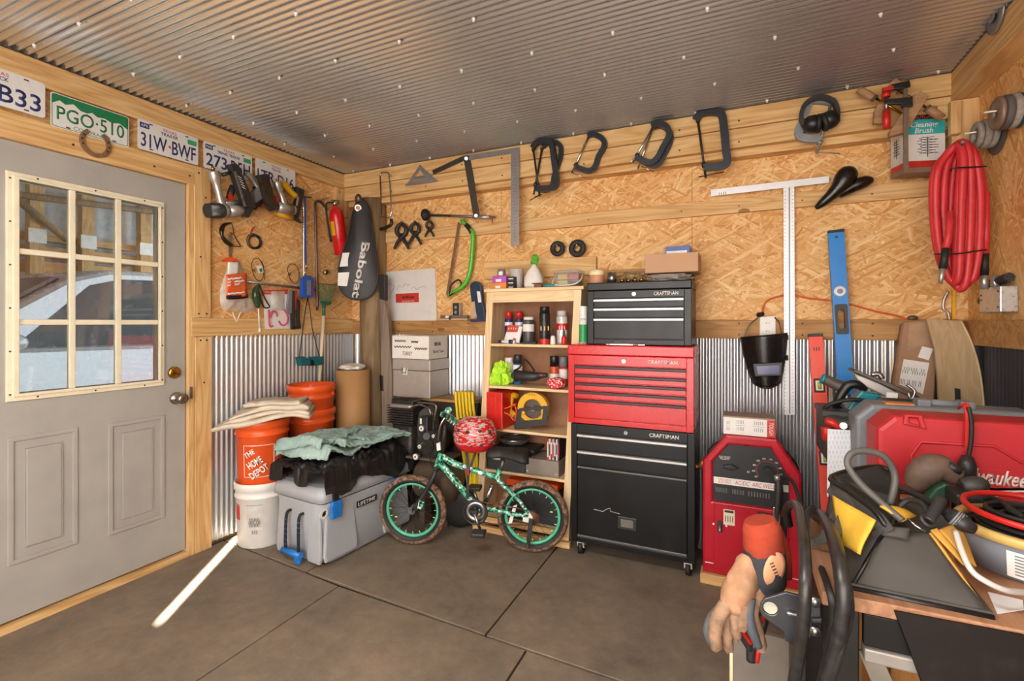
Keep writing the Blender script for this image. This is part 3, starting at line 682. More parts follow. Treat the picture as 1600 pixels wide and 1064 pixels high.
C3 = (325, 400, 7.27); q = PX(ML(-.012), *C3); Mq = q.M
def film_mat():
    g = N('clear_film'); t = g.t; out = t.nodes['Material Output']
    tr = g.n('ShaderNodeBsdfTransparent', {0: (.96, .95, .93, 1)}); df = g.n('ShaderNodeBsdfPrincipled', {'Base Color': srgb('#d8d2ca'), 'Roughness': .25})
    mx = g.n('ShaderNodeMixShader', {0: g.math('MULTIPLY_ADD', g.noise(g.coord(), 22, 3), .7, .2), 1: tr.outputs[0], 2: df.outputs[0]})
    t.links.new(mx.outputs[0], out.inputs[0]); return g.m
M_film = film_mat()
T = Thing('plastic_bag', 'clear plastic bag with orange printed label hung by a cord', 'bag', L(370, 488, -.02))
outl = q([(240, 70), (350, 75), (400, 170), (430, 300), (465, 470), (548, 600), (470, 632), (380, 640), (260, 615), (160, 598), (135, 440), (165, 290), (205, 180)])
cen = Vector((sum(p[0] for p in outl)/len(outl), sum(p[1] for p in outl)/len(outl)))
def pillow(outl, cen, h, rings=5, wr=0.0):
    mb = MB(); n = len(outl); vs_ = []
    for k in range(rings):
        t = k/rings
        for p in outl:
            v = cen+(Vector(p)-cen)*(1-t); vs_.append((v.x, v.y, h*math.sin(t*PI/2)**.8+R.uniform(-wr, wr)*(k > 0)))
    vs_.append((cen.x, cen.y, h)); fs = []
    for k in range(rings-1): fs += [(k*n+i, k*n+(i+1) % n, (k+1)*n+(i+1) % n, (k+1)*n+i) for i in range(n)]
    fs += [((rings-1)*n+i, (rings-1)*n+(i+1) % n, rings*n) for i in range(n)]
    return vs_, fs
sp = spline([Vector((p[0], p[1], 0)) for p in outl], 4, True); outs = [(p.x, p.y) for p in sp]
vs_, fs = pillow(outs, cen, .05, 6, .004); mb = MB().raw(vs_, fs, True, Mq); T.part('film', mb, M_film)
T.part('header_card', MB().prism(q([(155, 45), (250, 5), (330, 35), (300, 75), (240, 60), (160, 72)]), .0, .006, Mq), M_orange)
lb = T.part('label', MB().surf(lambda u, v: Vector(q.p(205+u*235, 215+v*265-u*25, .053+.006*math.sin(u*5)*math.sin(v*4))), 8, 8, Mq, .001), mat('orange_label', '#e2602b', .4))
T.part('label_band', MB().surf(lambda u, v: Vector(q.p(205+u*248, 447+v*44+14*u-28*u*u, .055)), 6, 2, Mq, .001), M_black, lb)
for k, (yy, ww) in enumerate(((255, 170), (290, 190), (325, 150), (420, 200))): T.part('print_line', MB().surf(lambda u, v: Vector(q.p(225+u*ww, yy+v*20-u*20+5*math.sin(u*20), .0585)), 8, 1, Mq, .0005), M_wpl, lb)
T.part('instruction_slip', MB().surf(lambda u, v: Vector(q.p(225+u*130, 70+v*140, .040)), 4, 4, Mq, .001), M_wpl)
T.part('cord', MB().tube(q.t([(280, 630, .01), (300, 700, .012), (325, 745, .015), (350, 690, .012), (372, 635, .01)]), .003, 6, M=Mq, spl=4), M_wpl)
for k, (pp, lab) in enumerate((((567, 155, 78, 128), 'thin wire spectacles with a green and white tag'), ((973, 200, 72, 112), 'thin wire spectacles hanging beside the blue strap'))):
    T = Thing('spectacles', lab, 'glasses', L(325+pp[0]/7.27, 400+(pp[1]+pp[3])/7.27, -.02), 'thin wire spectacles on the board')
    pts = [(pp[0]-pp[2]*math.cos(a)*(.95 if math.sin(a) < 0 else .8)+18*math.sin(a), pp[1]+pp[3]*math.sin(a), 0) for a in [2*PI*i/16 for i in range(16)]]
    T.part('rim', MB().tube(q.t(pts), .0022, 6, True, Mq, 3), M_black)
    T.part('temple', MB().tube(q.t([(pp[0]+10, pp[1]-pp[3], .005), (pp[0]+60, pp[1]-30, .012), (pp[0]+80, pp[1]+pp[3]*.95, .006)]), .002, 6, M=Mq, spl=4), M_black)
    T.part('nose_pad', MB().tube(q.t([(pp[0]-65, pp[1]+20, .002), (pp[0]-30, pp[1]-10, .008), (pp[0]-45, pp[1]+10, .006), (pp[0]-25, pp[1]+30, .006)]), .0022, 6, M=Mq), M_black)
    if k == 0: tg = T.part('tag', MB().prism(q([(540, 115), (600, 105), (628, 185), (570, 198)]), .004, .006, Mq), M_wpl); T.part('tag_print', MB().prism(q([(572, 150), (600, 135), (612, 170), (588, 190)]), .006, .0066, Mq), M_green, tg)
single('metal_rod', MB().cyl(q.p(425, 288, .0), q.p(1245, 385, .0), .0075, n=10, M=Mq), M_steel, 'thin grey metal rod lying level behind the blue scale', 'rod')
T = Thing('safety_glasses', 'dark safety glasses with green lenses in front of the blister card', 'glasses', L(408, 482, 0))
q = PX(ML(.012), *C3); Mq = q.M
T.part('lens', MB().tube(q.t([(580, 325, 0), (545, 380, .012), (540, 450, .016), (560, 530, .01), (570, 585, 0)]), [.006, .018, .022, .02, .01], 10, M=Mq, spl=3), mat('green_lens', '#2d4a33', .12))
T.part('frame', MB().tube(q.t([(585, 330, .0), (620, 420, .005), (660, 510, .005), (700, 578, 0), (640, 585, .0), (600, 500, .01), (575, 400, .01)]), .0045, 6, M=Mq, spl=3), M_black)
q = PX(ML(.004), *C3); Mq = q.M
T = Thing('cord_switch', 'white rod with a flared end hanging over the rail', 'rod', L(406, 518, 0.004))
T.part('rod', MB().cyl(q.p(572, 575), q.p(585, 815), .0045, n=8, M=Mq), M_wpl); T.part('end', MB().cyl(q.p(585, 810), q.p(590, 860), .005, .011, 10, Mq), M_wpl)
T = Thing('blister_pack', 'red and white blister card of pink hooks', 'package', L(430, 512, .003))
cd_ = T.part('card', MB().prism(q([(622, 388), (915, 380), (935, 822), (648, 832)]), 0, .002, Mq), M_wpl)
T.part('header_band', MB().prism(q([(622, 388), (910, 380), (913, 434), (625, 436)]), .002, .0026, Mq), M_red, cd_); T.text('|||||', Mq @ TR(*q.p(690, 412, .0026)), .055, .010, M_wpl, cd_)
pink = mat('pink_hook', '#c8506a', .4)
for pts in ([(690, 610, .01), (700, 790, .01), (740, 795, .01)], [(705, 700, .01), (730, 630, .01), (775, 640, .01), (785, 690, .01)], [(805, 740, .01), (840, 785, .01), (890, 770, .01), (905, 690, .01), (860, 600, .01)]):
    T.part('hook', MB().tube(q.t(pts), .0055, 6, M=Mq, spl=4), pink)
T.part('blister', MB().surf(lambda u, v: Vector(q.p(720+u*150, 400+v*220, .004+.02*math.sin(PI*u)*math.sin(PI*v))), 8, 8, Mq, 0), M_film)
q = PX(ML(.02), *C3); Mq = q.M
T = Thing('caulk_tool', 'black and grey hand tool with long handles beside the blister card', 'hand tool', L(460, 515, .01))
T.part('jaw', MB().prism(q([(915, 395), (960, 395), (955, 640), (925, 655), (885, 640), (900, 520)]), -.008, .008, Mq, bev=.002), M_grey)
T.part('handle', MB().prism(q([(945, 395), (975, 395), (975, 830), (935, 830)]), -.004, .014, Mq, bev=.003), M_dark)
T.part('handle', MB().prism(q([(985, 520), (1010, 520), (1040, 815), (1015, 830)]), -.004, .014, Mq, bev=.003), M_dark)
T.part('crossbar', MB().prism(q([(940, 800), (1035, 790), (1040, 825), (945, 835)]), -.004, .014, Mq, bev=.003), M_dark)
T.part('red_strip', MB().prism(q([(978, 395), (1000, 395), (985, 620), (965, 640)]), .0, .012, Mq, bev=.001), M_redpl)
T.part('rear_handle', MB().prism(q([(1015, 480), (1055, 510), (1050, 690), (1020, 690)]), -.014, -.004, Mq, bev=.001), mat('brown_bakelite', '#3c2416', .4))

# ---- blue hanging scale on its strap, pry bars, extinguisher
C4 = (440, 290, 5.6); q = PX(ML(.03), *C4); Mq = q.M
T = Thing('hanging_scale', 'blue digital hanging scale on a long blue strap', 'scale', L(479, 465, .03))
T.part('body', MB().prism(q([(168, 815), (205, 790), (240, 790), (272, 815), (272, 970), (262, 980), (178, 980), (168, 970)]), -.014, .014, Mq, bev=.004), M_blue)
T.part('display', MB().prism(q([(208, 830), (243, 830), (243, 960), (208, 960)]), .013, .016, Mq), M_grey)
T.part('side_grip', MB().prism(q([(248, 835), (262, 835), (262, 955), (248, 955)]), .013, .017, Mq), mat('purple_plastic', '#5b3f8c', .4))
T.part('strap', MB().strap([q.p(205, 100, -.01), q.p(208, 300, 0), q.p(214, 690, 0)], (0, 0, 1), .012, .002, Mq), M_blue)
T.part('shackle', MB().cyl(q.p(214, 685), q.p(216, 725), .007, n=10, M=Mq).tube(q.t([(216, 725, 0), (205, 755, 0), (214, 790, 0)]), .003, 6, M=Mq), M_chrome)
T.part('hanger', MB().cyl(q.p(190, 97, -.03), q.p(262, 105, .02), .005, n=8, M=Mq), M_dark)
q = PX(ML(-.005), *C4); Mq = q.M
single('pry_bar', MB().tube(q.t([(160, 135, -.02), (180, 160, 0), (192, 200, 0), (194, 500, 0), (195, 850, 0)]), .008, 8, M=Mq, spl=3), M_chrome, 'straight polished steel bar behind the blue strap', 'bar')
single('crowbar', MB().tube(q.t([(400, 215, .01), (375, 180, .01), (340, 140, .01), (305, 140, 0), (292, 180, 0), (298, 400, 0), (305, 700, 0), (312, 1050, 0), (305, 1085, 0)]), [.009]*7+[.010, .006], 8, M=Mq, spl=3), mat('brown_steel', '#6c5a5c', .35, .8), 'purple-brown hooked crowbar between strap and fire extinguisher', 'crowbar')
single('magnet', MB().lathe([(.0, .022), (.012, .022), (.02, .018), (.021, .0)], 20, ML(-OSB) @ TR(*PX(ML(), *C4).p(380, 760))), M_chrome, 'small round steel cup on the board above the rake', 'magnet')
q = PX(ML(.09), *C4); Mq = q.M
T = Thing('fire_extinguisher', 'red fire extinguisher hung tilted on the strand board', 'fire extinguisher', L(534, 398, .06))
a, b = Vector(q.p(468, 175)), Vector(q.p(527, 605)); ax = (b-a).normalized(); Me = frame(Mq @ b, Mq.to_3x3() @ Vector((1, 0, 0)), z=Mq.to_3x3() @ (-ax)); hh = (b-a).length
body = T.part('cylinder', MB().lathe([(.0, 0), (.046, 0), (.05, .006), (.05, hh*.80), (.044, hh*.87), (.030, hh*.93), (.018, hh*.96), (.018, hh)], 28, Me), mat('red_enamel', '#cf1a20', .22))
va = T.part('valve', MB().cyl((0, 0, hh), (0, 0, hh+.03), .016, n=14, M=Me).cyl((-.01, 0, hh+.018), (.04, 0, hh+.018), .012, n=12, M=Me), M_chrome)
T.part('lever', MB().box(-.03, .05, -.008, .008, hh+.032, hh+.040, .002, Me).box(-.02, .055, -.008, .008, hh+.05, hh+.056, .002, Me @ Matrix.Rotation(-.25, 4, 'Y')), M_steel, va)
T.part('hose', MB().tube([(-.01, .0, hh+.02), (-.045, .03, hh+.02), (-.042, .05, hh-.03), (-.035, .058, hh*.6), (-.026, .06, hh*.28)], [.007, .007, .007, .007, .010], 8, M=Me, spl=4), M_rubber)
af = math.atan2(-ML().to_3x3().transposed().determinant()*0, 1)
for nm, a0, a1, z0, z1, mm in (('warning_label', 2.0, 3.6, .40, .68, M_yellow), ('instruction_label', .45, 1.30, .40, .66, M_wpl), ('clip_band', 1.35, 1.55, .42, .62, M_black)):
    # label bands lie on the side facing the room
    T.part(nm, MB().lathe([(.0506, hh*z0), (.0506, hh*z1)], 10, Me @ rotz(math.radians(-10)), True, a0, a1), mm, body)
T.part('arrow', MB().lathe([(.0507, hh*.28), (.0507, hh*.38)], 6, Me, True, .75, 1.25), M_wpl, body)

# ---- racket bag hanging across the corner, round pole behind it
Mr = frame(CAM+_ray(560, 380)*3.55, (.86, .51, 0), z=(.51, -.86, 0)); q = PX(Mr, *C4)
T = Thing('racket_bag', 'black racket bag with white lettering hanging in the corner', 'bag', Mr.translation-Vector((0, 0, .45)))
ol = q([(655, 150), (632, 200), (604, 300), (582, 430), (522, 620), (497, 740), (503, 880), (560, 965), (660, 1000), (770, 970), (828, 890), (845, 760), (822, 560), (792, 380), (762, 200), (715, 135)])
os_ = [(p.x, p.y) for p in spline([Vector((x, y, 0)) for x, y in ol], 3, True)]
M_bag = mat('black_nylon', '#252527', .5, var=.12, bump=.25, bscale=14)
cen = Vector((sum(p[0] for p in os_)/len(os_), sum(p[1] for p in os_)/len(os_)))
vs_, fs = pillow(os_, cen, .028, 6, 0); mb = MB().raw(vs_, fs, True, Mr).prism(os_, -.02, .001, Mr); bagp = T.part('shell', mb, M_bag)
T.part('piping', MB().tube([(x, y, .001) for x, y in os_], .005, 6, True, Mr), M_black)
T.part('hang_loop', MB().tube(q.t([(655, 150, 0), (652, 105, .005), (672, 80, .005), (690, 105, .005), (700, 140, 0)]), .009, 6, M=Mr, spl=3), mat('brown_strap', '#3b2722', .6))
mb = MB().cyl(q.p(668, 195, .008), q.p(668, 195, .016), .024, n=20, M=Mr); bd = T.part('badge', mb, M_silver); T.part('badge_emblem', MB().cyl(q.p(668, 195, .016), q.p(668, 195, .017), .015, n=16, M=Mr), mat('salmon', '#d98a6a', .5), bd)
for pl_ in ([(540, 592), (630, 588), (608, 708), (514, 712)], [(500, 765), (600, 760), (578, 882), (497, 878)]): T.part('stripe', MB().prism(q(pl_), .014, .0215, Mr), M_wpl, bagp)
p0, p1 = Vector(q.p(745, 500)), Vector(q.p(655, 985)); dv = p1-p0
T.text('Babolat', Mr @ TR(*( (p0+p1)/2+Vector((0, 0, .026)))) @ rotz(math.atan2(dv.y, dv.x)), dv.length, .058, M_wpl, bagp, depth=.002, bold=.03)

# ---- goggles hung on a cord, leaf rake standing in the bucket
C5 = (420, 440, 6.65); q = PX(ML(.02), *C5); Mq = q.M
T = Thing('welding_goggles', 'dark teal goggles hanging on a long black cord', 'goggles', L(483, 571, .02))
T.part('cord', MB().tube(q.t([(318, 785, .01), (345, 560, .0), (405, 165, -.01), (450, 480, .0), (525, 775, .01)]), .0035, 6, M=Mq, spl=2), M_black)
for x0, x1 in ((290, 405), (430, 545)):
    T.part('lens_cup', MB().prism(q([(x0, 785), (x0+45, 778), (x1, 778 if x0 > 400 else 810), (x1, 860 if x0 > 400 else 870), (x0+20, 872)]), -.02, .03, Mq, bev=.006), M_teal)
T.part('bridge', MB().prism(q([(385, 825), (420, 815), (450, 812), (440, 872), (390, 872)]), -.01, .028, Mq, bev=.004), M_black)
q = PX(ML(.06), *C5); Mq = q.M
T = Thing('hand_rake', 'green fan rake with a pale wooden handle standing in the orange bucket', 'rake', L(500, 600, .06))
mb = MB()
for i in range(14):
    t = i/13; u0, v0 = 545+t*90, 225; u1, v1 = 512+t*205, 22+14*math.sin(t*PI*.8)
    mb.tube(q.t([(u0, v0, 0), ((u0+u1)/2, (v0+v1)/2, .004), (u1-6, v1, .002), (u1+6, v1-6, -.012)]), .0022, 5, M=Mq, spl=2)
hd_ = T.part('tines', mb, M_grn)
T.part('tine_clamp', MB().prism(q([(535, 205), (650, 215), (635, 245), (590, 245), (590, 240), (545, 240)]), -.006, .006, Mq, bev=.002), M_grn)
T.part('socket', MB().cyl(q.p(573, 225), q.p(570, 355), .011, .012, 12, Mq), M_grn)
T.part('handle', MB().cyl(q.p(570, 350), Mq.inverted() @ F(496, 648, .62), .012, .014, 12, Mq), wood_mat('pale_handle', 2, ('#c8b491', '#dccbab', '#e6d9bf'), False))
# ------------------------------------------------------------------ lofts and cloth
from mathutils import noise as mn
def loft(mb, secs, M=None, n=5, cap=True):
    """secs: (z, half x, half y, corner radius[, dx, dy]) stacked rounded rectangles"""
    rings = []
    for s_ in secs:
        z, hx, hy, r = s_[:4]; dx, dy = (s_[4], s_[5]) if len(s_) > 4 else (0, 0)
        rings.append([(x+dx, y+dy, z) for x, y in rrect(-hx, -hy, hx, hy, min(r, hx*.99, hy*.99), n)])
    k = len(rings[0]); vs_ = [p for r in rings for p in r]
    mb.raw(vs_, [(j*k+i, j*k+(i+1) % k, (j+1)*k+(i+1) % k, (j+1)*k+i) for j in range(len(rings)-1) for i in range(k)], True, M)
    if cap: mb.raw(vs_, [tuple(range(k))[::-1], tuple(range((len(rings)-1)*k, len(rings)*k))], False, M)
    return mb
def slab(mb, M, ln, wd, t, amp=.01, fr=6, seed=0, fn=None, m=28, n=26):
    """a folded pad of cloth: flat rounded section swept along local X, crumpled by noise; fn(x, y) adds height"""
    vs_ = []
    for i in range(m+1):
        x = -ln/2+ln*i/m; e = min(1, min(i, m-i)/1.5)
        for j in range(n):
            a = 2*PI*j/n; c_, s_ = math.cos(a), math.sin(a)
            y = wd/2*(abs(c_)**.45)*(1 if c_ > 0 else -1); z = t/2*(abs(s_)**.6)*(1 if s_ > 0 else -1)*(.35+.65*e)+t/2
            p = Vector((x*fr+seed, y*fr, z*fr*2)); d = mn.noise_vector(p)*amp+mn.noise_vector(p*2.7)*amp*.4
            z2 = z+d.z*(.3+.7*(s_ > -.2)); z2 = max(z2, .002) if s_ > -.3 else z2*.3
            q_ = Vector((x+d.x, y+d.y*1.2, z2))
            if fn: q_.z += fn(q_.x, q_.y)
            vs_.append(q_)
    mb.raw(vs_, [(i*n+j, (i+1)*n+j, (i+1)*n+(j+1) % n, i*n+(j+1) % n) for i in range(m) for j in range(n)]+[tuple(range(n)), tuple(range(m*n, m*n+n))[::-1]], True, M)
    return mb

# ---- round timber pole in the corner (part of the back wall's frame)
wb.part('pole', MB().lathe([(.102, -.02), (.101, .6), (.098, 1.2), (.1, 1.8), (.098, 2.22)], 28, TR(.225, .07, 0)), M_oldz)
wb.part('bag_hook', MB().tube([(.20, -.03, 2.06), (.18, -.09, 2.06), (.178, -.10, 2.09)], .005, 6), M_steel)
# ---- weathered grey board leaning beside it
My = MBk(-.02); q = PX(My, 580, 400, 4.09)
T = Thing('plank', 'weathered grey board with dark top leaning beside the pole', 'plank', B(608, 800, -.02))
pl = q([(62, 272), (95, 285), (118, 400), (135, 620), (146, 800), (150, 1200), (155, 1640), (88, 1640), (78, 900), (70, 500)])
T.part('board', MB().prism(pl, -.02, .02, My, bev=.004), wood_mat('grey_board', 2, ('#6b5d52', '#8a7a6c', '#a09182'), False))
T.part('dark_end', MB().prism(q([(55, 120), (95, 120), (95, 285), (60, 275)]), -.022, .015, My, bev=.004), M_dark)
T.part('edge_strip', MB().prism(q([(70, 760), (88, 765), (90, 860), (74, 860)]), .015, .03, My, bev=.003), M_black)

# ---- cardboard tube with crumpled paper
M_card = mat('kraft_card', '#b98b58', .65, var=.05, scale=8)
ct = (.245, -.165)
T = Thing('cardboard_tube', 'tall brown cardboard tube in the corner, stuffed with crumpled paper', 'tube', (ct[0], ct[1], 0))
T.part('tube', MB().lathe([(.118, 0), (.118, .955), (.110, .955), (.110, .02)], 36, TR(ct[0], ct[1], 0)), M_card)
T.part('lid', MB().cyl((ct[0], ct[1], .93), (ct[0], ct[1], .945), .110, n=30), M_card)
def crumple(mb, c, r, seed, n=20, m=14, amp=.5):
    vs_ = []
    for j in range(m+1):
        for i in range(n):
            d = Vector((math.sin(PI*j/m)*math.cos(2*PI*i/n), math.sin(PI*j/m)*math.sin(2*PI*i/n), math.cos(PI*j/m)))
            k = 1+amp*mn.noise(d*2.2+Vector((seed, 0, 0)))+amp*.6*abs(mn.noise(d*5+Vector((seed, 3, 0))))
            vs_.append((c[0]+d.x*r[0]*k, c[1]+d.y*r[1]*k, c[2]+d.z*r[2]*k))
    return mb.raw(vs_, [(j*n+i, j*n+n+i, j*n+n+(i+1) % n, j*n+(i+1) % n) for j in range(m) for i in range(n)], False)
single('paper', crumple(MB(), (ct[0]-.01, ct[1], .972), (.085, .085, .022), 3), mat('white_paper', '#e9e4da', .7, var=.03), 'crumpled white paper stuffed into the cardboard tube', 'paper')

# ---- five gallon buckets
M_obk = mat('bucket_orange', '#ea5a22', .33, var=.04, scale=6)
def bucket(label, loc, m, rz, writing=None, handle=True, h=.37):
    x, y, z = loc; T = Thing('bucket', label, 'bucket', loc, 'five gallon buckets by the left wall'); Mb = TR(x, y, z) @ rotz(rz)
    T.part('body', MB().lathe([(.0, 0), (.126, 0), (.131, .006), (.139, h-.09), (.147, h-.085), (.147, h-.078), (.141, h-.074), (.1425, h-.045), (.150, h-.04), (.151, h-.006), (.147, h), (.142, h), (.138, h-.05), (.128, .012), (0, .012)], 40, Mb), m)
    if handle:
        pts = [(.149*math.cos(a), .149*math.sin(a), h-.06-.12*math.sin(a)*.9) for a in [PI*i/14 for i in range(15)]]
        T.part('handle', MB().tube(pts, .0022, 6, M=Mb), M_steel)
        for sx in (-1, 1): T.part('handle_lug', MB().cyl((sx*.142, 0, h-.06), (sx*.155, 0, h-.06), .012, n=12, M=Mb), m)
    return T, Mb
ba = .137   # facing the camera from the corner
cb = (.178, -.845)
T, Mb = bucket('white bucket with a warning label at the bottom of the front stack', (cb[0], cb[1], 0), M_wpl, -1.4, handle=False)
def wrap(T, r0, r1, z0, z1, a0, a1, Mb, m, nm, par=None, n=10): return T.part(nm, MB().lathe([(r0, z0), (r1, z1)], n, Mb, True, a0, a1), m, par)
va = math.atan2(CAM.y-cb[1], CAM.x-cb[0])                     # azimuth of the room's centre seen from the bucket
lb = wrap(T, .1345, .1385, .11, .25, va-.62, va+.02, TR(cb[0], cb[1], 0), mat('label_grey', '#c9c7c2', .5), 'warning_label')
Tl = TR(cb[0], cb[1], 0) @ rotz(va-.3)
mh = lambda z, r: Tl @ frame((r, 0, z), (0, 1, 0), z=(1, 0, 0))
wrap(T, .1380, .1384, .235, .252, va-.62, va+.02, TR(cb[0], cb[1], 0), M_black, 'label_bar', lb)
wrap(T, .1368, .1376, .195, .228, va-.52, va-.12, TR(cb[0], cb[1], 0), M_black, 'label_picture', lb)
T.text('|||||||\n|||| |||\n|||||||', mh(.155, .1385), .06, .05, M_black, lb)
T.text('||| || |||', mh(.098, .1355), .028, .020, M_black, lb)
T.part('red_mark', MB().lathe([(.1362, .16), (.138, .25)], 6, TR(cb[0], cb[1], 0), True, va-1.35, va-1.0), M_red)
T, Mb = bucket('front orange bucket with white logo, stacked on the white bucket', (cb[0], cb[1], .355), M_obk, -1.2, handle=False)
Mt = TR(cb[0], cb[1], .355) @ rotz(va-.02)
fr_ = lambda a, z, r: TR(cb[0], cb[1], .355) @ rotz(va+a) @ frame((r, 0, z), (0, 1, 0), z=(1, 0, .035))
def curved_frame(T, a0, a1, z0, z1, M, m, w=.0035):
    r = lambda z: .1318+(z-.006)*.029
    T.part('logo_frame', MB().tube([((r(z)+.0008)*math.cos(a), (r(z)+.0008)*math.sin(a), z) for a, z in [(a0+(a1-a0)*i/10, z0) for i in range(11)]+[(a1, z0+(z1-z0)*i/6) for i in range(1, 7)]+[(a1-(a1-a0)*i/10, z1) for i in range(1, 11)]+[(a0, z1-(z1-z0)*i/6) for i in range(1, 6)]], w/2, 6, True, M), m)
curved_frame(T, va-.75, va+.45, .055, .235, TR(cb[0], cb[1], .355), M_wpl)
for s_, z, a, h in (('THE', .19, -.50, .030), ('HOME', .14, -.28, .042), ('DEPOT', .09, -.12, .040)):
    T.text(s_, fr_(a, z, .1395 if s_ == 'THE' else .1415) @ rotz(.55), .021*len(s_), h, M_wpl, bold=.03, depth=.003)
co = (.19, -.49)
bucket('white bucket hidden at the bottom of the rear stack', (co[0], co[1], 0), M_wpl, 0, handle=False)
bucket('lower orange bucket nested in the rear stack', (co[0], co[1], .36), M_obk, 0, handle=False)
T, Mb = bucket('rear orange bucket holding the rake, beside the cardboard tube', (co[0], co[1], .515), M_obk, .35)
curved_frame(T, va-.5, va+.25, .06, .2, TR(co[0], co[1], .515), M_wpl)

# ---- grey cooler
A = Vector((.795, -.985, 0)); an = math.radians(-5.2)
Mcl = TR(A.x, A.y, 0) @ rotz(an) @ TR(-.21, .35, 0)          # centre of its base; local y = long axis
T = Thing('cooler', 'light grey cooler with blue latches and rope handles', 'cooler', Mcl.translation)
M_cool = mat('cooler_grey', '#a9adb2', .45, var=.035, scale=7); M_cblue = mat('latch_blue', '#1f78cf', .35)
T.part('body', loft(MB(), [(.0, .170, .295, .08), (.02, .188, .318, .09), (.19, .196, .33, .085), (.33, .204, .342, .07), (.338, .204, .342, .07)], Mcl), M_cool)
T.part('lid', loft(MB(), [(.342, .200, .338, .04), (.346, .21, .35, .04), (.392, .206, .346, .045), (.412, .195, .335, .05), (.418, .18, .32, .05)], Mcl), M_cool)
T.part('lid_seam', loft(MB(), [(.336, .198, .336, .04), (.344, .198, .336, .04)], Mcl), M_rubber)
# bulged corner pads on the long side, front pad on the short side
for y0, y1 in ((-.325, -.10), (.10, .325)):
    T.part('corner_pad', MB().prism([(y0+.01, .03), (y1-.01, .03), (y1, .06), (y1-.025, .33), (y0+.02, .33), (y0, .06)], 0, .024, Mcl @ frame((.186, 0, 0), (0, 1, 0), z=(1, 0, .03)), bev=.01), M_cool)
for x0, x1 in ((-.185, -.075), (.075, .185)):
    T.part('corner_pad', MB().prism([(x0+.01, .02), (x1-.01, .02), (x1, .05), (x1-.015, .30), (x0+.015, .30), (x0, .05)], 0, .022, Mcl @ frame((0, -.316, 0), (1, 0, 0), z=(0, -1, .03)), bev=.008), M_cool)
rope = mat('rope_black', '#161a1d', .7, bump=.5, bscale=200)
for yy, sg in ((-.352, -1),):
    for x in (-.052, .052):
        T.part('rope', MB().tube([(x, yy+.015, .27), (x, yy-.012, .255), (x*1.05, yy-.018, .12), (x*1.05, yy-.016, .07)], .008, 8, M=Mcl, spl=4), rope)
        mb = MB()
        for k in range(6): mb.torus((x*1.03, yy-.016, .10+k*.027), .0078, .0016, Mcl, 10, 5, (.4, 0, 1))
        T.part('rope_fleck', mb, M_cblue, kind='stuff')
    T.part('grip', MB().cyl((-.075, yy-.018, .062), (.075, yy-.018, .062), .017, n=16, M=Mcl), M_cblue)
    T.part('grip_hook', MB().box(.03, .07, yy-.03, yy-.006, .015, .06, .008, Mcl), M_cblue)
for y in (-.262, .19):
    l_ = T.part('latch', MB().prism([(y-.032, .255), (y+.032, .255), (y+.036, .32), (y+.026, .345), (y-.026, .345), (y-.036, .32)], 0, .022, Mcl @ frame((.207, 0, 0), (0, 1, 0), z=(1, 0, 0)), bev=.006), M_cblue)
    T.part('latch_strap', MB().box(.206, .222, y-.018, y+.018, .335, .40, .004, Mcl), M_rubber, l_)
pl_ = T.part('name_plate', MB().box(.209, .2125, -.115, .035, .255, .290, .001, Mcl), M_black)
T.text('LIFETIME', Mcl @ frame((.2128, -.04, .2725), (0, 1, 0), z=(1, 0, 0)), .13, .021, M_wpl, pl_, bold=.02)
st = T.part('round_sticker', MB().cyl((.2150, -.335+.0, .298), (.2165, -.335, .298), .026, n=24, M=Mcl @ TR(-.004, .0, -.0)), M_wpl)
T.part('sticker_emblem', MB().prism([(-.012, -.010), (.0, -.014), (.012, -.006), (.010, .006), (.016, .012), (.004, .014), (-.006, .008), (-.010, .0)], 0, .0008, Mcl @ frame((.2126, -.335, .298), (0, 1, 0), z=(1, 0, 0))), M_black, st)
T.part('foot', MB().box(-.16, .16, -.29, -.24, -.0, .01, .003, Mcl), M_rubber)

# ---- cloths: canvas on the front bucket, black tarp and quilted blanket on the cooler
def ridge(p): return 1-abs(mn.noise(p))*2
mb = MB()
for k, (dx, dy, w_, d_, a_) in enumerate(((0, 0, .50, .34, .72), (.015, .01, .46, .30, .68), (.03, .02, .40, .27, .74), (.04, .03, .31, .21, .60))):
    slab(mb, TR(cb[0]+.045+dx, cb[1]+dy, .727+k*.026) @ rotz(a_), w_, d_, .030, .012, 6+k, 3+k*5, lambda x, y: .10*x-.22*max(0, abs(x)-.17)+.012*math.sin(x*14+k), 34, 24)
single('drop_cloth', mb, mat('canvas', '#d6cab6', .85, var=.06, bump=.35, bscale=40), 'folded cream canvas drop cloth lying on the front orange bucket', 'cloth')
def pile(x, y):
    """height of the crumpled tarp above the cooler base"""
    p = Vector((x*7, y*7, 1)); e = max(0, 1-max(abs(x)/.26, abs(y-.0)/.44)**4)
    return .428+e*(.085+.05*mn.noise(p)+.028*ridge(p*2.1)+.020*ridge(p*4.3+Vector((3, 1, 0))))
def tarp(u, v):
    x = -.235+u*.475; y = -.35+v*.70
    p = Vector((x*7, y*7, 1)); z = max(pile(x, y), .424)
    x2 = x+.022*mn.noise(p*1.3+Vector((5, 0, 0)))+.03*math.sin(v*11)*max(0, u-.85)*5; y2 = y+.028*mn.noise(p*1.1+Vector((0, 7, 0)))
    over = max(0, abs(x2)-.214); overy = max(0, abs(y2)-.352)
    if over: z = min(z, .432-over*1.1+.012*mn.noise(p*3))
    if overy: z = min(z, .428-overy*1.2)
    return (x2, y2, z)
single('tarp', MB().surf(tarp, 84, 96, Mcl, 0), mat('black_tarp', '#171616', .4, var=.12), 'crumpled black tarp spread over the grey cooler', 'tarp')
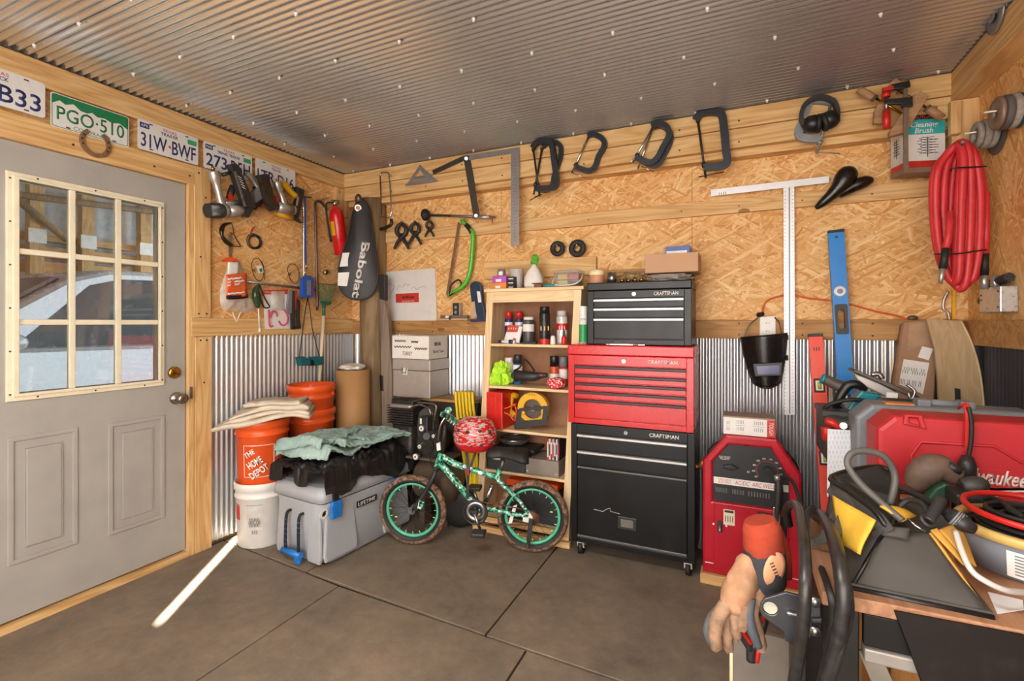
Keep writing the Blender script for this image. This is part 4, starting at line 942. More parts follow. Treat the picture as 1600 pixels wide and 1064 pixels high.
def quilt_mat():
    g = N('teal_quilt'); v = g.coord(); a = g.n('ShaderNodeTexWave', {'Vector': v, 'Scale': 14.0, 'Distortion': 4.0, 'Detail Scale': 1.5}); b = g.n('ShaderNodeTexWave', {'Vector': g.mapping(v, rot=(0, 0, 1.2)), 'Scale': 14.0, 'Distortion': 4.0})
    g.P(col=g.ramp(g.noise(v, 9, 3), [(.3, srgb('#86a39c')), (.7, srgb('#a9c2ba'))]), rough=.85); g.bump(g.math('MULTIPLY', a.outputs[1], b.outputs[1]), .5, .005); return g.m
M_quilt = quilt_mat()
def sheet(x0, x1, y0, y1, lift, seed, roll=0.0, ang=0.0):
    ca_, sa_ = math.cos(ang), math.sin(ang)
    def fn(u, v):
        x = x0+(x1-x0)*u; y = y0+(y1-y0)*v; x, y = x*ca_-y*sa_, x*sa_+y*ca_
        p = Vector((x*5+seed, y*5, 2)); z = max(.50, .43+.5*(pile(x, y)-.43)+.045)+lift+.022*mn.noise(p)+.018*ridge(p*1.7)*.5
        z -= .30*max(0, abs(x)-.20)+.35*max(0, -.30-y)+.2*max(0, y-.32)
        if roll: z += roll*math.exp(-((v-.06)/.09)**2)-roll*.9*max(0, .05-v)*18
        return (x+.03*mn.noise(p*1.4+Vector((2, 0, 0))), y+.03*mn.noise(p*1.4+Vector((0, 3, 0))), z)
    return fn
mb = MB().surf(sheet(-.25, .15, -.31, .36, .045, 1, .045, .10), 40, 60, Mcl, .012); mb.surf(sheet(-.20, .17, -.14, .37, .072, 7, .02, -.12), 36, 48, Mcl, .012); mb.surf(sheet(-.26, .02, -.30, .14, .102, 13, .035, .3), 30, 36, Mcl, .014)
mb.surf(sheet(-.14, .15, .0, .38, .082, 19, 0, -.2), 30, 36, Mcl, .012)
single('blanket', mb, M_quilt, 'folded pale teal quilted blanket on top of the black tarp', 'blanket')
# ------------------------------------------------------------------ dark cabinet with the cases on it, compressor in front
M_dply = wood_mat('dark_ply', 0, ('#2c2622', '#3a332d', '#4a423a'), False)
T = Thing('low_cabinet', 'dark plywood cabinet with a pale top behind the compressor', 'cabinet', (.92, 0, 0))
T.part('carcass', MB().box(.62, 1.24, -.10, .085, 0, .765, .004), M_dply); T.part('top', MB().box(.60, 1.20, -.12, .085, .765, .783, .003), M_oldx)
T.part('side_panel', MB().box(1.225, 1.245, -.14, -.10, .3, .78, .003), M_black)
M_case = mat('brushed_steel', '#b5aea5', .42, .5, var=.04, scale=30)
T = Thing('metal_case', 'brushed metal case with a hasp on the dark cabinet', 'case', (.74, -.03, .783))
T.part('body', MB().box(.588, .894, -.15, .08, .784, .965, .004), M_case); T.part('lid', MB().box(.585, .897, -.153, .082, .967, 1.043, .005), M_case)
h_ = T.part('hasp', MB().box(.675, .715, -.160, -.150, .935, .985, .003), M_screw); T.part('hasp_loop', MB().tube([(.68, -.162, .985), (.68, -.168, .95), (.71, -.168, .95), (.71, -.162, .985)], .004, 6), M_chrome, h_)
T = Thing('cardboard_box', 'white cardboard box with black marker writing on the metal case', 'box', (.74, -.03, 1.044))
T.part('carton', MB().box(.585, .888, -.155, .075, 1.045, 1.200, .002), mat('white_card', '#e8e3da', .6, var=.03))
Mf = frame((.735, -.1555, 1.12), (1, 0, 0), z=(0, -1, 0))
T.text('TURKEY', Mf @ TR(-.02, -.04, 0), .08, .026, M_ink, shear=.2); T.text('BEAR', frame((.8885, -.05, 1.145), (0, 1, 0), z=(1, 0, 0)), .08, .024, M_ink, bold=.03); T.text('Band Saw', frame((.8885, -.04, 1.095), (0, 1, 0), z=(1, 0, 0)), .13, .02, M_ink)
for k, (x, y, w_) in enumerate(((-.08, .045, .09), (.04, .04, .055), (-.06, .005, .14), (.09, -.005, .10))):
    mb = MB().tube([(x-w_/2+w_*i/12, y+.006*(-1)**i, .001) for i in range(13)], .0035, 4, M=Mf); T.part('scribble', mb, M_ink)

# ---- air compressor
T = Thing('air_compressor', 'dusty air compressor with finned cylinder head and brown tank', 'compressor', (.86, -.28, 0))
C8 = (600, 600, 7.6); Mk = MBk(-.26); q = PX(Mk, *C8)
M_cast = mat('sooty_cast_iron', '#3a3733', .5, .5, var=.15); M_dusty = mat('dusty_brown', '#5b4a3c', .7, var=.2)
hx0, hz0, _ = q.p(105, 460); hx1, hz1, _ = q.p(415, 200)
T.part('cylinder_core', MB().box(hx0+.02, hx1-.02, -.30, -.20, hz0, hz1, .006), M_cast)
for i in range(8):
    z = hz0+.012+i*(hz1-hz0-.05)/7; T.part('cooling_fin', MB().box(hx0, hx1-.004, -.32, -.18, z, z+.006, .002), M_cast)
hd_ = T.part('head', loft(MB(), [(hz1-.045, .085, .07, .02), (hz1-.03, .09, .075, .02), (hz1-.02, .075, .06, .02)], TR((hx0+hx1)/2, -.25, 0)), M_silver)
for i in range(7): T.part('head_fin', MB().box(hx0+.02+i*.022, hx0+.026+i*.022, -.30, -.20, hz1-.02, hz1+.006, .001), M_cast, hd_)
T.part('crankcase', loft(MB(), [(.36, .08, .08, .03), (hz0+.005, .075, .075, .03)], TR((hx0+hx1)/2+.02, -.25, 0)), M_cast)
T.part('belt_guard', MB().prism(q([(420, 330), (500, 270), (590, 300), (600, 640), (410, 670), (400, 480)]), -.06, .01, Mk, bev=.006), mat('guard_grey', '#4b4744', .5, .3))
sw = T.part('pressure_switch', MB().prism(q([(490, 365), (590, 365), (590, 560), (490, 560)]), .0, .07, Mk, bev=.006), M_dark); T.part('rating_tag', MB().prism(q([(505, 385), (525, 385), (525, 450), (505, 450)]), .07, .072, Mk), M_wpl, sw)
def gauge(x, y, r, h=.03):
    a = Vector(q.p(x, y, h)); g_ = T.part('gauge', MB().cyl(a, a+Vector((0, 0, .03)), r, n=22, M=Mk), M_steel); T.part('gauge_face', MB().cyl(a+Vector((0, 0, .03)), a+Vector((0, 0, .032)), r*.82, n=22, M=Mk), M_wpl, g_)
    T.part('gauge_hub', MB().cyl(a+Vector((0, 0, .032)), a+Vector((0, 0, .035)), r*.25, n=10, M=Mk), M_ink, g_)
gauge(478, 517, .020, .06); gauge(620, 607, .012, .10); gauge(408, 850, .021, .10); gauge(455, 730, .014, .10)
T.part('drain_knob', MB().cyl(q.p(470, 690, .05), q.p(455, 732, .10), .013, n=14, M=Mk), M_silver)
T.part('regulator', MB().cyl(q.p(505, 620, .03), q.p(505, 620, .09), .022, n=16, M=Mk), M_dark)
for pts in ([(395, 235, .02), (480, 265, .04), (535, 300, .05), (555, 360, .05)], [(400, 222, 0), (520, 230, .02), (600, 245, .04), (622, 280, .04), (605, 360, .04), (600, 430, .03)]):
    T.part('pipe', MB().tube(q.t(pts), .006, 8, M=Mk, spl=4), M_steel)
T.part('deck_plate', MB().box(.70, 1.14, -.36, -.16, .44, .455, .004), M_dusty)
T.part('tank', MB().lathe([(.0, -.01), (.07, .0), (.115, .02), (.125, .05), (.125, .24), (.115, .27), (.07, .29), (0, .30)], 28, frame((.885, -.25, .30), (0, 1, 0), z=(1, 0, 0))), M_dusty)
T.part('motor', MB().cyl((1.00, -.33, .53), (1.00, -.18, .53), .085, n=24).cyl((1.00, -.335, .53), (1.00, -.345, .53), .05, n=20), M_cast)
T.part('wheel', MB().lathe([(.0, -.04), (.06, -.04), (.10, -.035), (.125, -.02), (.13, 0), (.125, .02), (.10, .035), (.06, .04), (0, .04)], 26, frame((1.15, -.20, .13), (0, 0, 1), z=(.3, -.95, 0))), M_rubber)
T.part('foot', MB().box(.90, .94, -.28, -.2, 0, .19, .004), M_dusty); T.part('foot', MB().box(1.05, 1.09, -.25, -.2, 0, .19, .004), M_dusty)

# ---- yellow hose hanging over the cabinet edge
mb = []
T = Thing('air_hose', 'bundle of yellow hose hanging behind the bicycle helmet', 'hose', (1.17, -.16, .15))
Mk = MBk(-.15); q = PX(Mk)
M_yel = mat('yellow_hose', '#e8c81e', .4, var=.05)
for i in range(6):
    x0 = 712+i*5.2; T.part('strand', MB().tube(q.t([(x0+2, 618+2*(i % 2), -.02), (x0, 613, 0), (x0+2, 640, .01*(i % 2)), (x0+6, 670, .01), (725+i*4, 715, .012*(i % 2)), (731+i*3, 755, .01), (738+i*2, 778, 0)]), .0095, 8, M=Mk, spl=4), M_yel)

# ------------------------------------------------------------------ bicycle
def camo_mat():
    g = N('camo_paint'); v = g.coord(); vo = g.n('ShaderNodeTexVoronoi', {'Vector': v, 'Scale': 95.0}, distance='CHEBYCHEV')
    r = g.n('ShaderNodeSeparateColor', {0: vo.outputs['Color']}).outputs[0]
    x = g.t.nodes.new('ShaderNodeValToRGB'); x.color_ramp.interpolation = 'CONSTANT'; e = x.color_ramp.elements
    for i, (p, c) in enumerate([(0, '#3fae86'), (.42, '#0f5a4a'), (.58, '#dfe9e4'), (.78, '#14201d'), (.9, '#5cc7a2')]):
        if i > 1: e.new(p)
        e[i].position = p; e[i].color = srgb(c)
    g.set(x.inputs[0], r); g.P(col=x.outputs[0], rough=.28, coat=.4); return g.m
M_camo = camo_mat(); M_rim = mat('mint_rim', '#4fb98f', .35, var=.04)
def tyre_mat():
    g = N('muddy_tyre'); v = g.coord(); n = g.noise(v, 55, 4, .65); g.P(col=g.ramp(n, [(.38, srgb('#3a2f28')), (.55, srgb('#86684f')), (.75, srgb('#a98a6d'))]), rough=.85); g.bump(g.noise(v, 70, 2), .8, .006); return g.m
M_tyre = tyre_mat()
fc = F(645, 850); rc = F(832, 862)
ex = (rc-fc).normalized(); ez = Vector((ex.y, -ex.x, 0)); Mbk = frame(fc, ex, z=ez); WB = (rc-fc).length
T = Thing('bicycle', 'small muddy bicycle with green camouflage frame and mint rims', 'bicycle', (fc+rc)/2)
RW_ = .202
def wheel(x, cog):
    Mw_ = Mbk @ TR(x, RW_, 0); w_ = T.part('wheel', MB().torus((0, 0, 0), .152, .0105, Mw_, 44, 8), M_rim)
    w_.data.name = 'rim'
    T.part('tyre', MB().lathe([(.160, -.012), (.170, -.021), (.186, -.022), (.196, -.016), (RW_, -.006), (RW_, .006), (.196, .016), (.186, .022), (.170, .021), (.160, .012)], 56, Mw_, cap=False), M_tyre, w_)
    T.part('sidewall', MB().lathe([(.158, .0135), (.168, .0225), (.177, .0230)], 48, Mw_, cap=False).lathe([(.158, -.0135), (.168, -.0225), (.177, -.0230)], 48, Mw_, cap=False), M_rubber, w_)
    mb = MB()
    for i in range(20):
        a = 2*PI*i/20; b = a+(.5 if i % 2 else -.5); s_ = .02*(1 if i % 4 < 2 else -1)
        mb.cyl((.018*math.cos(b), .018*math.sin(b), s_), (.146*math.cos(a), .146*math.sin(a), 0), .0012, n=4, M=Mw_)
    T.part('spokes', mb, M_dark, w_, kind='stuff')
    mb = MB()
    for i in range(20): a = 2*PI*i/20; mb.cyl((.128*math.cos(a), .128*math.sin(a), 0), (.146*math.cos(a), .146*math.sin(a), 0), .0022, n=5, M=Mw_)
    T.part('nipples', mb, M_screw, w_, kind='stuff')
    T.part('hub', MB().cyl((0, 0, -.045), (0, 0, .045), .012, n=14, M=Mw_).cyl((0, 0, -.028), (0, 0, -.022), .022, n=16, M=Mw_).cyl((0, 0, .022), (0, 0, .028), .022, n=16, M=Mw_), M_steel, w_)
    a = math.radians(205 if not cog else 15); T.part('reflector', MB().cbox((.11*math.cos(a), .11*math.sin(a), .004), (.016, .008, .006), .002, Mw_), mat('reflector_yellow', '#c9e23a', .2), w_)
    if cog: T.part('sprocket', MB().lathe([(.0, -.004), (.036, -.004), (.038, 0), (.036, .004), (0, .004)], 26, Mw_ @ TR(0, 0, .036)), mat('rusty_chain', '#6a4630', .6, .5), w_)
    return w_
wheel(0, False); wheel(WB, True)
q = PX(Mbk); t = q.t
def tb(nm, pts, r, m, spl=0, n=10, par=None): return T.part(nm, MB().tube(t(pts), r, n, M=Mbk, spl=spl), m, par)
fr_ = tb('head_tube', [(683, 729, 0), (690, 707, 0)], .019, M_camo)
tb('top_tube', [(690, 713, 0), (712, 725, 0), (745, 736, 0), (774, 745, 0)], [.018, .019, .017, .015], M_camo, 3)
tb('down_tube', [(687, 723, 0), (704, 742, 0), (728, 771, 0), (746, 792, 0)], [.018, .020, .019, .016], M_camo, 3)
for h in (-.03, .03):
    tb('seat_stay', [(771, 743, 0), (790, 762, h*.6), (808, 779, h*1.3), (826, 802, h*1.6)], [.013, .013, .011, .010], M_camo, 3)
    tb('chain_stay', [(748, 795, h*.4), (775, 797, h), (800, 803, h*1.5), (826, 806, h*1.6)], [.012, .014, .011, .009], M_camo, 3)
    tb('fork_leg', [(681, 735, h*1.0), (676, 748, h*1.5), (660, 776, h*1.5), (645, 796, h*1.5)], [.012, .014, .013, .010], M_dark, 3)
T.part('dropout', MB().prism(q([(819, 798), (828, 793), (834, 803), (830, 812), (818, 809)]), .044, .052, Mbk, bev=.002), M_wpl)
T.part('seat_strut_guard', MB().prism(q([(803, 788), (809, 786), (801, 814), (795, 815)]), .02, .03, Mbk, bev=.002), M_wpl)
tb('fork_crown', [(686, 731, -.03), (682, 734, 0), (680, 736, .03)], .014, M_dark)
T.part('fork_badge', MB().prism(q([(660, 776), (668, 779), (664, 790), (657, 788)]), .055, .061, Mbk, bev=.002), M_camo)
tb('seat_tube', [(777, 749, 0), (781, 732, 0)], .016, M_camo); tb('seat_tube_lower', [(770, 757, 0), (756, 790, 0)], .013, M_chrome)
tb('seat_post', [(782, 735, 0), (787, 718, 0)], .011, mat('rusty_post', '#7a6a5c', .45, .7))
def saddle(u, v):
    w_ = .028+.055*max(0, u-.35)**1.0*1.6; a = v*PI; L_ = .215
    return (u*L_-.085, .012*math.sin(u*3)-.012*u*u+.030*math.sin(a)**.7+(.010 if u > .75 else 0)*math.sin(a), -w_*math.cos(a)*(.25 if u < .04 else 1)*(1 if u < .97 else .7))
sx, sy, _ = q.p(789, 714); T.part('saddle', MB().surf(saddle, 24, 14, Mbk @ TR(sx-.005, sy-.005, 0), .02), M_rubber)
T.part('seat_rails', MB().tube(t([(775, 708, .02), (788, 716, .02), (806, 716, .02)]), .004, 6, M=Mbk).tube(t([(775, 708, -.02), (788, 716, -.02), (806, 716, -.02)]), .004, 6, M=Mbk), M_steel, kind='stuff')
bx, by, _ = q.p(745, 796); Mcr = Mbk @ TR(bx, by, .035)
ch = T.part('chainring', MB().lathe([(.030, -.003), (.058, -.003), (.060, 0), (.058, .003), (.030, .003), (.030, -.003)], 30, Mcr, cap=False), M_steel); T.part('chain_guard', MB().torus((0, 0, .008), .066, .006, Mcr, 32, 6), M_dark, ch)
T.part('crank_spider', MB().cyl((0, 0, -.08), (0, 0, .02), .014, n=14, M=Mcr).box(-.03, .03, -.006, .006, -.002, .004, 0, Mcr).box(-.006, .006, -.03, .03, -.002, .004, 0, Mcr), M_dark, ch)
for sg, z in ((1, .03), (-1, -.10)):
    ar = T.part('crank_arm', MB().tube([(0, 0, z), (.035*sg, -.085*sg, z+.006*sg)], [.010, .008], 8, M=Mcr), M_steel)
    T.part('pedal', MB().cbox((.035*sg, -.085*sg, z+.05*sg), (.075, .022, .075), .006, Mcr), M_dark, ar)
T.part('chain', MB().tube([(0, .060, 0), (WB-bx, RW_-by+.038, .0), (WB-bx+.036, RW_-by, 0), (WB-bx, RW_-by-.038, 0), (0, -.060, 0), (-.058, 0, 0)], .0035, 5, True, Mcr, 2), mat('rusty_chain', '#6a4630', .6, .5))
ks = T.part('kickstand', MB().prism(q([(828, 803), (835, 806), (833, 825), (829, 848), (824, 848), (826, 825)]), .052, .060, Mbk, bev=.002), M_dark); T.part('kickstand_leg', MB().tube(t([(826, 846, .06), (823, 860, .11)]), .006, 6, M=Mbk), M_dusty, ks)
st = tb('stem', [(690, 709, 0), (694, 680, 0), (696, 662, 0)], [.016, .012, .012], M_dark)
tb('handlebar', [(698, 643, .22), (694, 652, .12), (695, 661, .02), (703, 656, -.03), (714, 663, -.10), (722, 655, -.2), (735, 668, -.27)], .010, M_dark, 4)
tb('handlebar_pad', [(691, 647, .05), (703, 653, .0), (716, 662, -.06)], [.018, .022, .018], M_camo, 3); T.text('||||', Mbk @ TR(*q.p(703, 658, .022)) @ rotz(-.55), .06, .018, M_wpl)
tb('grip', [(701, 640, .24), (697, 646, .16)], .016, M_camo)
tb('brake_lever', [(697, 650, .14), (688, 665, .15), (684, 690, .12)], [.006, .005, .003], M_chrome, 3)
tb('brake_cable', [(690, 668, .06), (676, 690, .05), (672, 715, .03), (678, 735, .02)], .003, M_black, 4, 6)
T.part('reflector_front', MB().prism(q([(685, 690), (691, 688), (692, 700), (686, 702)]), .03, .045, Mbk, bev=.003), M_wpl)

# ---- child's helmet hung on the handlebar
T = Thing('bicycle_helmet', 'red patterned child helmet hanging on the bicycle handlebar', 'helmet', Mbk @ Vector(q.p(742, 705, -.1)))
hc = Vector(q.p(742, 678, -.06)); s_ = 2.82/762
def hmat():
    g = N('helmet_red'); v = g.coord(); n = g.noise(g.mapping(v, (30, 30, 90)), 1.0, 3, .7); sp = g.n('ShaderNodeSeparateXYZ', {0: v}).outputs[2]
    band = g.math('MULTIPLY', g.math('GREATER_THAN', n, .52), g.math('GREATER_THAN', sp, .065))
    g.P(col=g.mix(band, srgb('#c71d22'), srgb('#c9b3b0')), rough=.25, coat=.5); return g.m
Mh = Mbk @ TR(*hc)
T.part('shell', MB().lathe([(0, -.105), (.06, -.100), (.10, -.085), (.122, -.05), (.128, .0), (.122, .045), (.098, .08), (.06, .098), (0, .104)], 36, Mh @ frame((0, 0, 0), (1, 0, 0), z=(0, 1, 0)) @ Matrix.Diagonal((1, .82, 1, 1)), True), hmat())
for i, (x, y) in enumerate(((-.075, .035), (-.02, .032), (.045, .038), (.095, .03), (-.07, -.055), (.0, -.045), (.05, -.042), (.098, -.04))):
    z = .105*math.sqrt(max(.02, 1-(x/.128)**2-(y/.105)**2)); T.part('vent', MB().ball((x, y, z), (.014, .011, .006), 10, 6, Mh), M_black)
T.part('strap', MB().strap([Mh.inverted() @ (Mbk @ Vector(q.p(*p))) for p in ((728, 700, -.02), (731, 722, .02), (731, 750, .03), (730, 778, .04))], (0, 0, 1), .016, .003, Mh, 3), M_rubber)
T.part('strap', MB().strap([Mh.inverted() @ (Mbk @ Vector(q.p(*p))) for p in ((745, 702, -.05), (740, 716, -.02), (733, 738, .02))], (0, 0, 1), .014, .003, Mh, 3), M_rubber)
T.part('buckle', MB().cbox(tuple(Mh.inverted() @ (Mbk @ Vector(q.p(730.5, 737, .034)))), (.024, .042, .012), .003, Mh), mat('buckle_maroon', '#7d2328', .4))
# ------------------------------------------------------------------ leaning pine bookcase and what stands on it
SX0, SX1, SY0, SY1, SH = 1.255, 1.855, -.17, .075, 1.478
SHEAR = math.tan(math.radians(3.05))
Msh = Matrix.Identity(4); Msh[0][2] = SHEAR
M_pinez = wood_mat('clean_pine_z', 2, ('#d9b98a', '#e6cba0', '#efdbb8'), False); M_pinex = wood_mat('clean_pine_x', 0, ('#d9b98a', '#e6cba0', '#efdbb8'), False)
T = Thing('bookcase', 'raw pine bookcase leaning slightly, full of cans and tools', 'bookcase', ((SX0+SX1)/2, -.05, 0))
for x0 in (SX0, SX1-.018): T.part('side_panel', MB().box(x0, x0+.018, SY0+.02, SY1, 0, SH, .001, Msh), M_pinez)
for x0 in (SX0-.004, SX1-.040): T.part('face_stile', MB().box(x0, x0+.044, SY0, SY0+.02, 0.0, SH, .002, Msh), M_pinez)
T.part('top', MB().box(SX0-.02, SX1+.02, SY0-.012, SY1, SH, SH+.02, .003, Msh), M_pinex)
T.part('top_rail', MB().box(SX0+.04, SX1-.04, SY0+.001, SY0+.02, SH-.065, SH, .001, Msh), M_pinex)
T.part('back_panel', MB().box(SX0+.01, SX1-.01, SY1-.006, SY1, .05, SH, 0, Msh), mat('hardboard', '#9c6f4f', .6, var=.08))
SZ = [1.160, .900, .637, .380, .085]
for z in SZ: T.part('shelf', MB().box(SX0+.018, SX1-.018, SY0+.004, SY1-.006, z-.016, z, .002, Msh), M_pinex)
T.part('kick_board', MB().box(SX0-.01, SX1+.02, SY0-.03, SY0, 0.0, .035, .002), M_wx); T.part('kick_board', MB().box(SX0, SX1, SY0-.002, SY0+.015, .05, .085, .002), M_wx)
GS = 'things on the pine bookcase'
def sx(px, z, y): return B(px, 504, y).x     # x of a photo column at depth y
def can(label, px, z, y, r, h, body, cap, caph=.28, band=None, text=None, name='aerosol_can', cat='spray can', tc=None):
    x = sx(px, z, y); T = Thing(name, label, cat, (x, y, z), GS); Mc_ = TR(x, y, z)
    b = T.part('can', MB().lathe([(0, 0), (r*.96, 0), (r, .004), (r, h*(1-caph)-.004), (r*.9, h*(1-caph)+.003), (0, h*(1-caph)+.003)], 24, Mc_), body)
    T.part('cap', MB().lathe([(r*.9, h*(1-caph)), (r*.88, h-.004), (r*.8, h), (0, h)], 20, Mc_), cap)
    a = math.atan2(CAM.y-y, CAM.x-x)
    if band: T.part('label_band', MB().lathe([(r+.0006, h*band[0]), (r+.0006, h*band[1])], 24, Mc_, cap=False), band[2], b)
    if text: T.text(text, Mc_ @ rotz(a) @ frame((r+.001, 0, h*.42), (0, 1, 0), z=(1, 0, 0)), r*1.5, h*.12 if '\n' not in text else h*.25, tc or M_wpl, b)
    return T
z1 = SZ[0]+.001
can('tall black spray can with red base and yellow print on the top shelf', 851, z1, -.10, .033, .225, mat('can_black', '#26282a', .3, .3), M_black, .17, (.0, .14, M_redpl), '|||', tc=M_yellow)
can('white and red spray can on the top shelf', 878, z1, -.06, .033, .20, mat('can_white', '#dcd9d4', .3, .2), mat('can_grey', '#b9bcc0', .35), .18, (.42, .62, M_redpl), '|||\n||||')
can('white tub of wipes with black lid band behind the packet', 826, z1, -.06, .036, .165, mat('tub_print', '#4e4a48', .35), M_wpl, .13, (.45, .72, M_wpl), None, 'wipes_tub', 'tub')
for k, (px, lab) in enumerate(((795, 'left red-capped bottle behind the packet'), (811, 'right red-capped bottle behind the packet'))):
    T = can(lab, px, z1, .0, .026, .20, M_navy, M_redpl, .24, (.55, .66, M_wpl), None, 'bottle', 'bottle')
for px, lab, m in ((864, 'small white glue bottle with dark nozzle', M_wpl), (881, 'small red glue bottle with dark nozzle', M_redpl)):
    x = sx(px, 0, -.13); T = Thing('glue_bottle', lab, 'bottle', (x, -.13, z1), GS)
    T.part('bottle', MB().lathe([(0, 0), (.015, 0), (.016, .004), (.015, .04), (.008, .052), (0, .053)], 18, TR(x, -.13, z1)), m); T.part('nozzle', MB().lathe([(.008, .05), (.007, .06), (.003, .092), (0, .094)], 14, TR(x, -.13, z1)), M_dark)
Mp = frame((sx(802, 0, -.105), -.105, z1+.055), (1, .1, 0), z=(.1, -1, .28))
T = Thing('packet', 'white packet with red top leaning among the bottles', 'packet', (Mp.translation.x, -.105, z1), GS)
pk = T.part('pouch', MB().prism([(-.06, -.055), (.045, -.055), (.06, .05), (-.035, .06)], -.008, .012, Mp, bev=.006), M_wpl); T.part('pouch_header', MB().prism([(-.043, .012), (.03, .012), (.036, .052), (-.035, .058)], .012, .0128, Mp), M_red, pk)
T.text('||||', Mp @ TR(-.005, .035, .0128), .05, .012, M_wpl, pk); T.part('pouch_dot', MB().cyl((.015, -.035, .012), (.015, -.035, .0130), .010, n=16, M=Mp), M_red, pk)
T = Thing('glue_tube', 'blue and white squeeze tube lying at the front of the top shelf', 'tube', (sx(793, 0, -.15), -.15, z1), GS)
x = sx(780, 0, -.15); T.part('tube', MB().tube([(x+.02, -.15, z1+.012), (x+.07, -.152, z1+.012), (x+.11, -.154, z1+.010)], [.010, .012, .012], 10), M_wpl); T.part('cap', MB().cyl((x-.005, -.149, z1+.012), (x+.022, -.15, z1+.012), .008, .010, 10), M_dark); T.part('stripe', MB().cyl((x+.07, -.152, z1+.012), (x+.10, -.1535, z1+.0115), .0128, n=10), M_navy)
single('clip', MB().box(sx(815, 0, -.14), sx(838, 0, -.14), -.15, -.12, z1, z1+.012, .003), M_dark, 'flat dark clip at the front of the top shelf', 'clip', group=GS)
# second shelf
z2 = SZ[1]+.001
xc = sx(784, 0, -.09)
mb = crumple(MB(), (xc, -.10, z2+.062), (.058, .055, .068), 5, 26, 20, .55); crumple(mb, (xc-.035, -.13, z2+.03), (.04, .035, .036), 9, 20, 14, .4); crumple(mb, (xc+.03, -.11, z2+.035), (.04, .03, .036), 15, 20, 14, .4)
for v in mb.v: v.z = max(v.z, z2)
single('safety_shirt', mb, mat('neon_green', '#bdf23a', .7, var=.08), 'crumpled neon green shirt on the second shelf', 'shirt', group=GS)
can('white squeeze bottle with nozzle behind the neon shirt', 795, z2, -.02, .030, .165, M_wpl, M_wpl, .22, None, None, 'squeeze_bottle', 'bottle')
can('black-capped spray can with blue and white label beside the shirt', 809, z2, -.03, .030, .185, mat('can_blue', '#2f6fb0', .35), M_dark, .32, (.3, .66, M_wpl), None)
can('spray can with orange and white label behind the rope', 866, z2, -.03, .030, .185, mat('can_orange', '#c5512a', .35), M_black, .36, (.1, .42, M_wpl), None)
can('grey-topped spray can at the right end of the second shelf', 880, z2, .0, .028, .18, mat('can_red2', '#b23a2e', .35), M_grey, .36, (.25, .58, M_wpl), None)
Mk = MBk(-.14); q = PX(Mk, 750, 540, 7.6); t = q.t
T = Thing('power_sander', 'black electric hand tool lying on the second shelf', 'power tool', Mk @ Vector(q.p(560, 445)), GS)
T.part('housing', MB().tube(t([(375, 360, .0), (430, 355, .0), (520, 365, .01), (640, 365, .01), (720, 355, .0), (795, 350, 0)]), [.012, .034, .033, .029, .018, .013], 16, M=Mk, spl=4), M_dark)
T.part('strap_band', MB().torus(q.p(430, 355), .036, .005, Mk, 20, 6, (1, .1, 0)), M_black); T.part('badge', MB().cbox(q.p(733, 352, .02), (.012, .010, .004), .001, Mk), M_redpl)
T.part('power_cord', MB().tube(t([(645, 300, -.04), (590, 220, -.05), (530, 170, -.03), (470, 260, -.03), (400, 300, 0)]), .006, 8, M=Mk, spl=4), M_rubber)
x, _, zz = Mk @ Vector(q.p(900, 430))
mb = MB()
for i in range(12): mb.tube([(x+.052*math.cos(a)*(.75+.03*i % .2), -.13+.034*math.sin(a+i), z2+.032+.024*math.sin(a)*math.cos(i*.5)+.004*math.sin(i*2)) for a in [2*PI*k/14 for k in range(14)]], .0085, 6, True)
for v in mb.v: v.z = max(v.z, z2)
def rope_mat():
    g = N('red_rope'); v = g.coord(); c = g.n('ShaderNodeTexVoronoi', {'Vector': v, 'Scale': 150.0}); r_ = g.n('ShaderNodeSeparateColor', {0: c.outputs['Color']}).outputs[0]
    g.P(col=g.mix(g.math('GREATER_THAN', r_, .75), srgb('#d2333a'), srgb('#f0d9d4')), rough=.7); return g.m
single('rope', mb, rope_mat(), 'bundle of red and white rope on the second shelf', 'rope', group=GS)
# third shelf
z3 = SZ[2]+.001
xa, xb = sx(764, 0, -.16), sx(782, 0, -.16)
T = Thing('file_box', 'red plastic case standing upright at the left of the third shelf', 'case', ((xa+xb)/2, -.08, z3), GS)
T.part('shell', MB().box(xa-.002, xb+.03, -.195, .03, z3, z3+.226, .008), mat('red_case', '#d3271f', .35)); T.part('spine_ridge', MB().box(xa+.028, xb-.012, -.199, -.193, z3+.01, z3+.215, .002), mat('red_case', '#d3271f', .35))
Mk = frame(Vector((sx(830, 0, -.10), -.11, z3)), (1, .06, 0), z=(.06, -1, 0)); q = PX(Mk, 750, 540, 7.6); t = q.t
T = Thing('circular_saw', 'yellow circular saw with black base plate on the third shelf', 'circular saw', Mk.translation, GS)
cx, cy, _ = q.p(640, 740)
g1 = [(cx+x, cy+y) for x, y in arc(0, 0, .098, -25, 215, 24)]; g2 = [(cx+x, cy+y) for x, y in arc(0, 0, .055, 215, -25, 24)]
T.part('upper_guard', MB().prism(g1+g2, -.02, .03, Mk, bev=.006), M_yellow)
T.part('lower_guard', MB().prism([(cx+x, cy+y) for x, y in arc(0, 0, .092, 195, 335, 18)]+[(cx+x, cy+y) for x, y in arc(0, 0, .062, 335, 195, 18)], .012, .022, Mk, bev=.003), M_yellow)
T.part('blade', MB().cyl((cx, cy, .0), (cx, cy, .003), .088, n=40, M=Mk), mat('saw_blade', '#5c5048', .45, .6)); T.part('arbor', MB().cyl((cx, cy, .0), (cx, cy, .028), .016, n=18, M=Mk), M_steel)
T.part('base_plate', MB().prism(q([(470, 755), (500, 730), (845, 700), (810, 925), (440, 975), (432, 940)]), .036, .041, Mk, bev=.001, holes=[q([(520, 765), (775, 740), (760, 860), (500, 880)])]), M_dark)
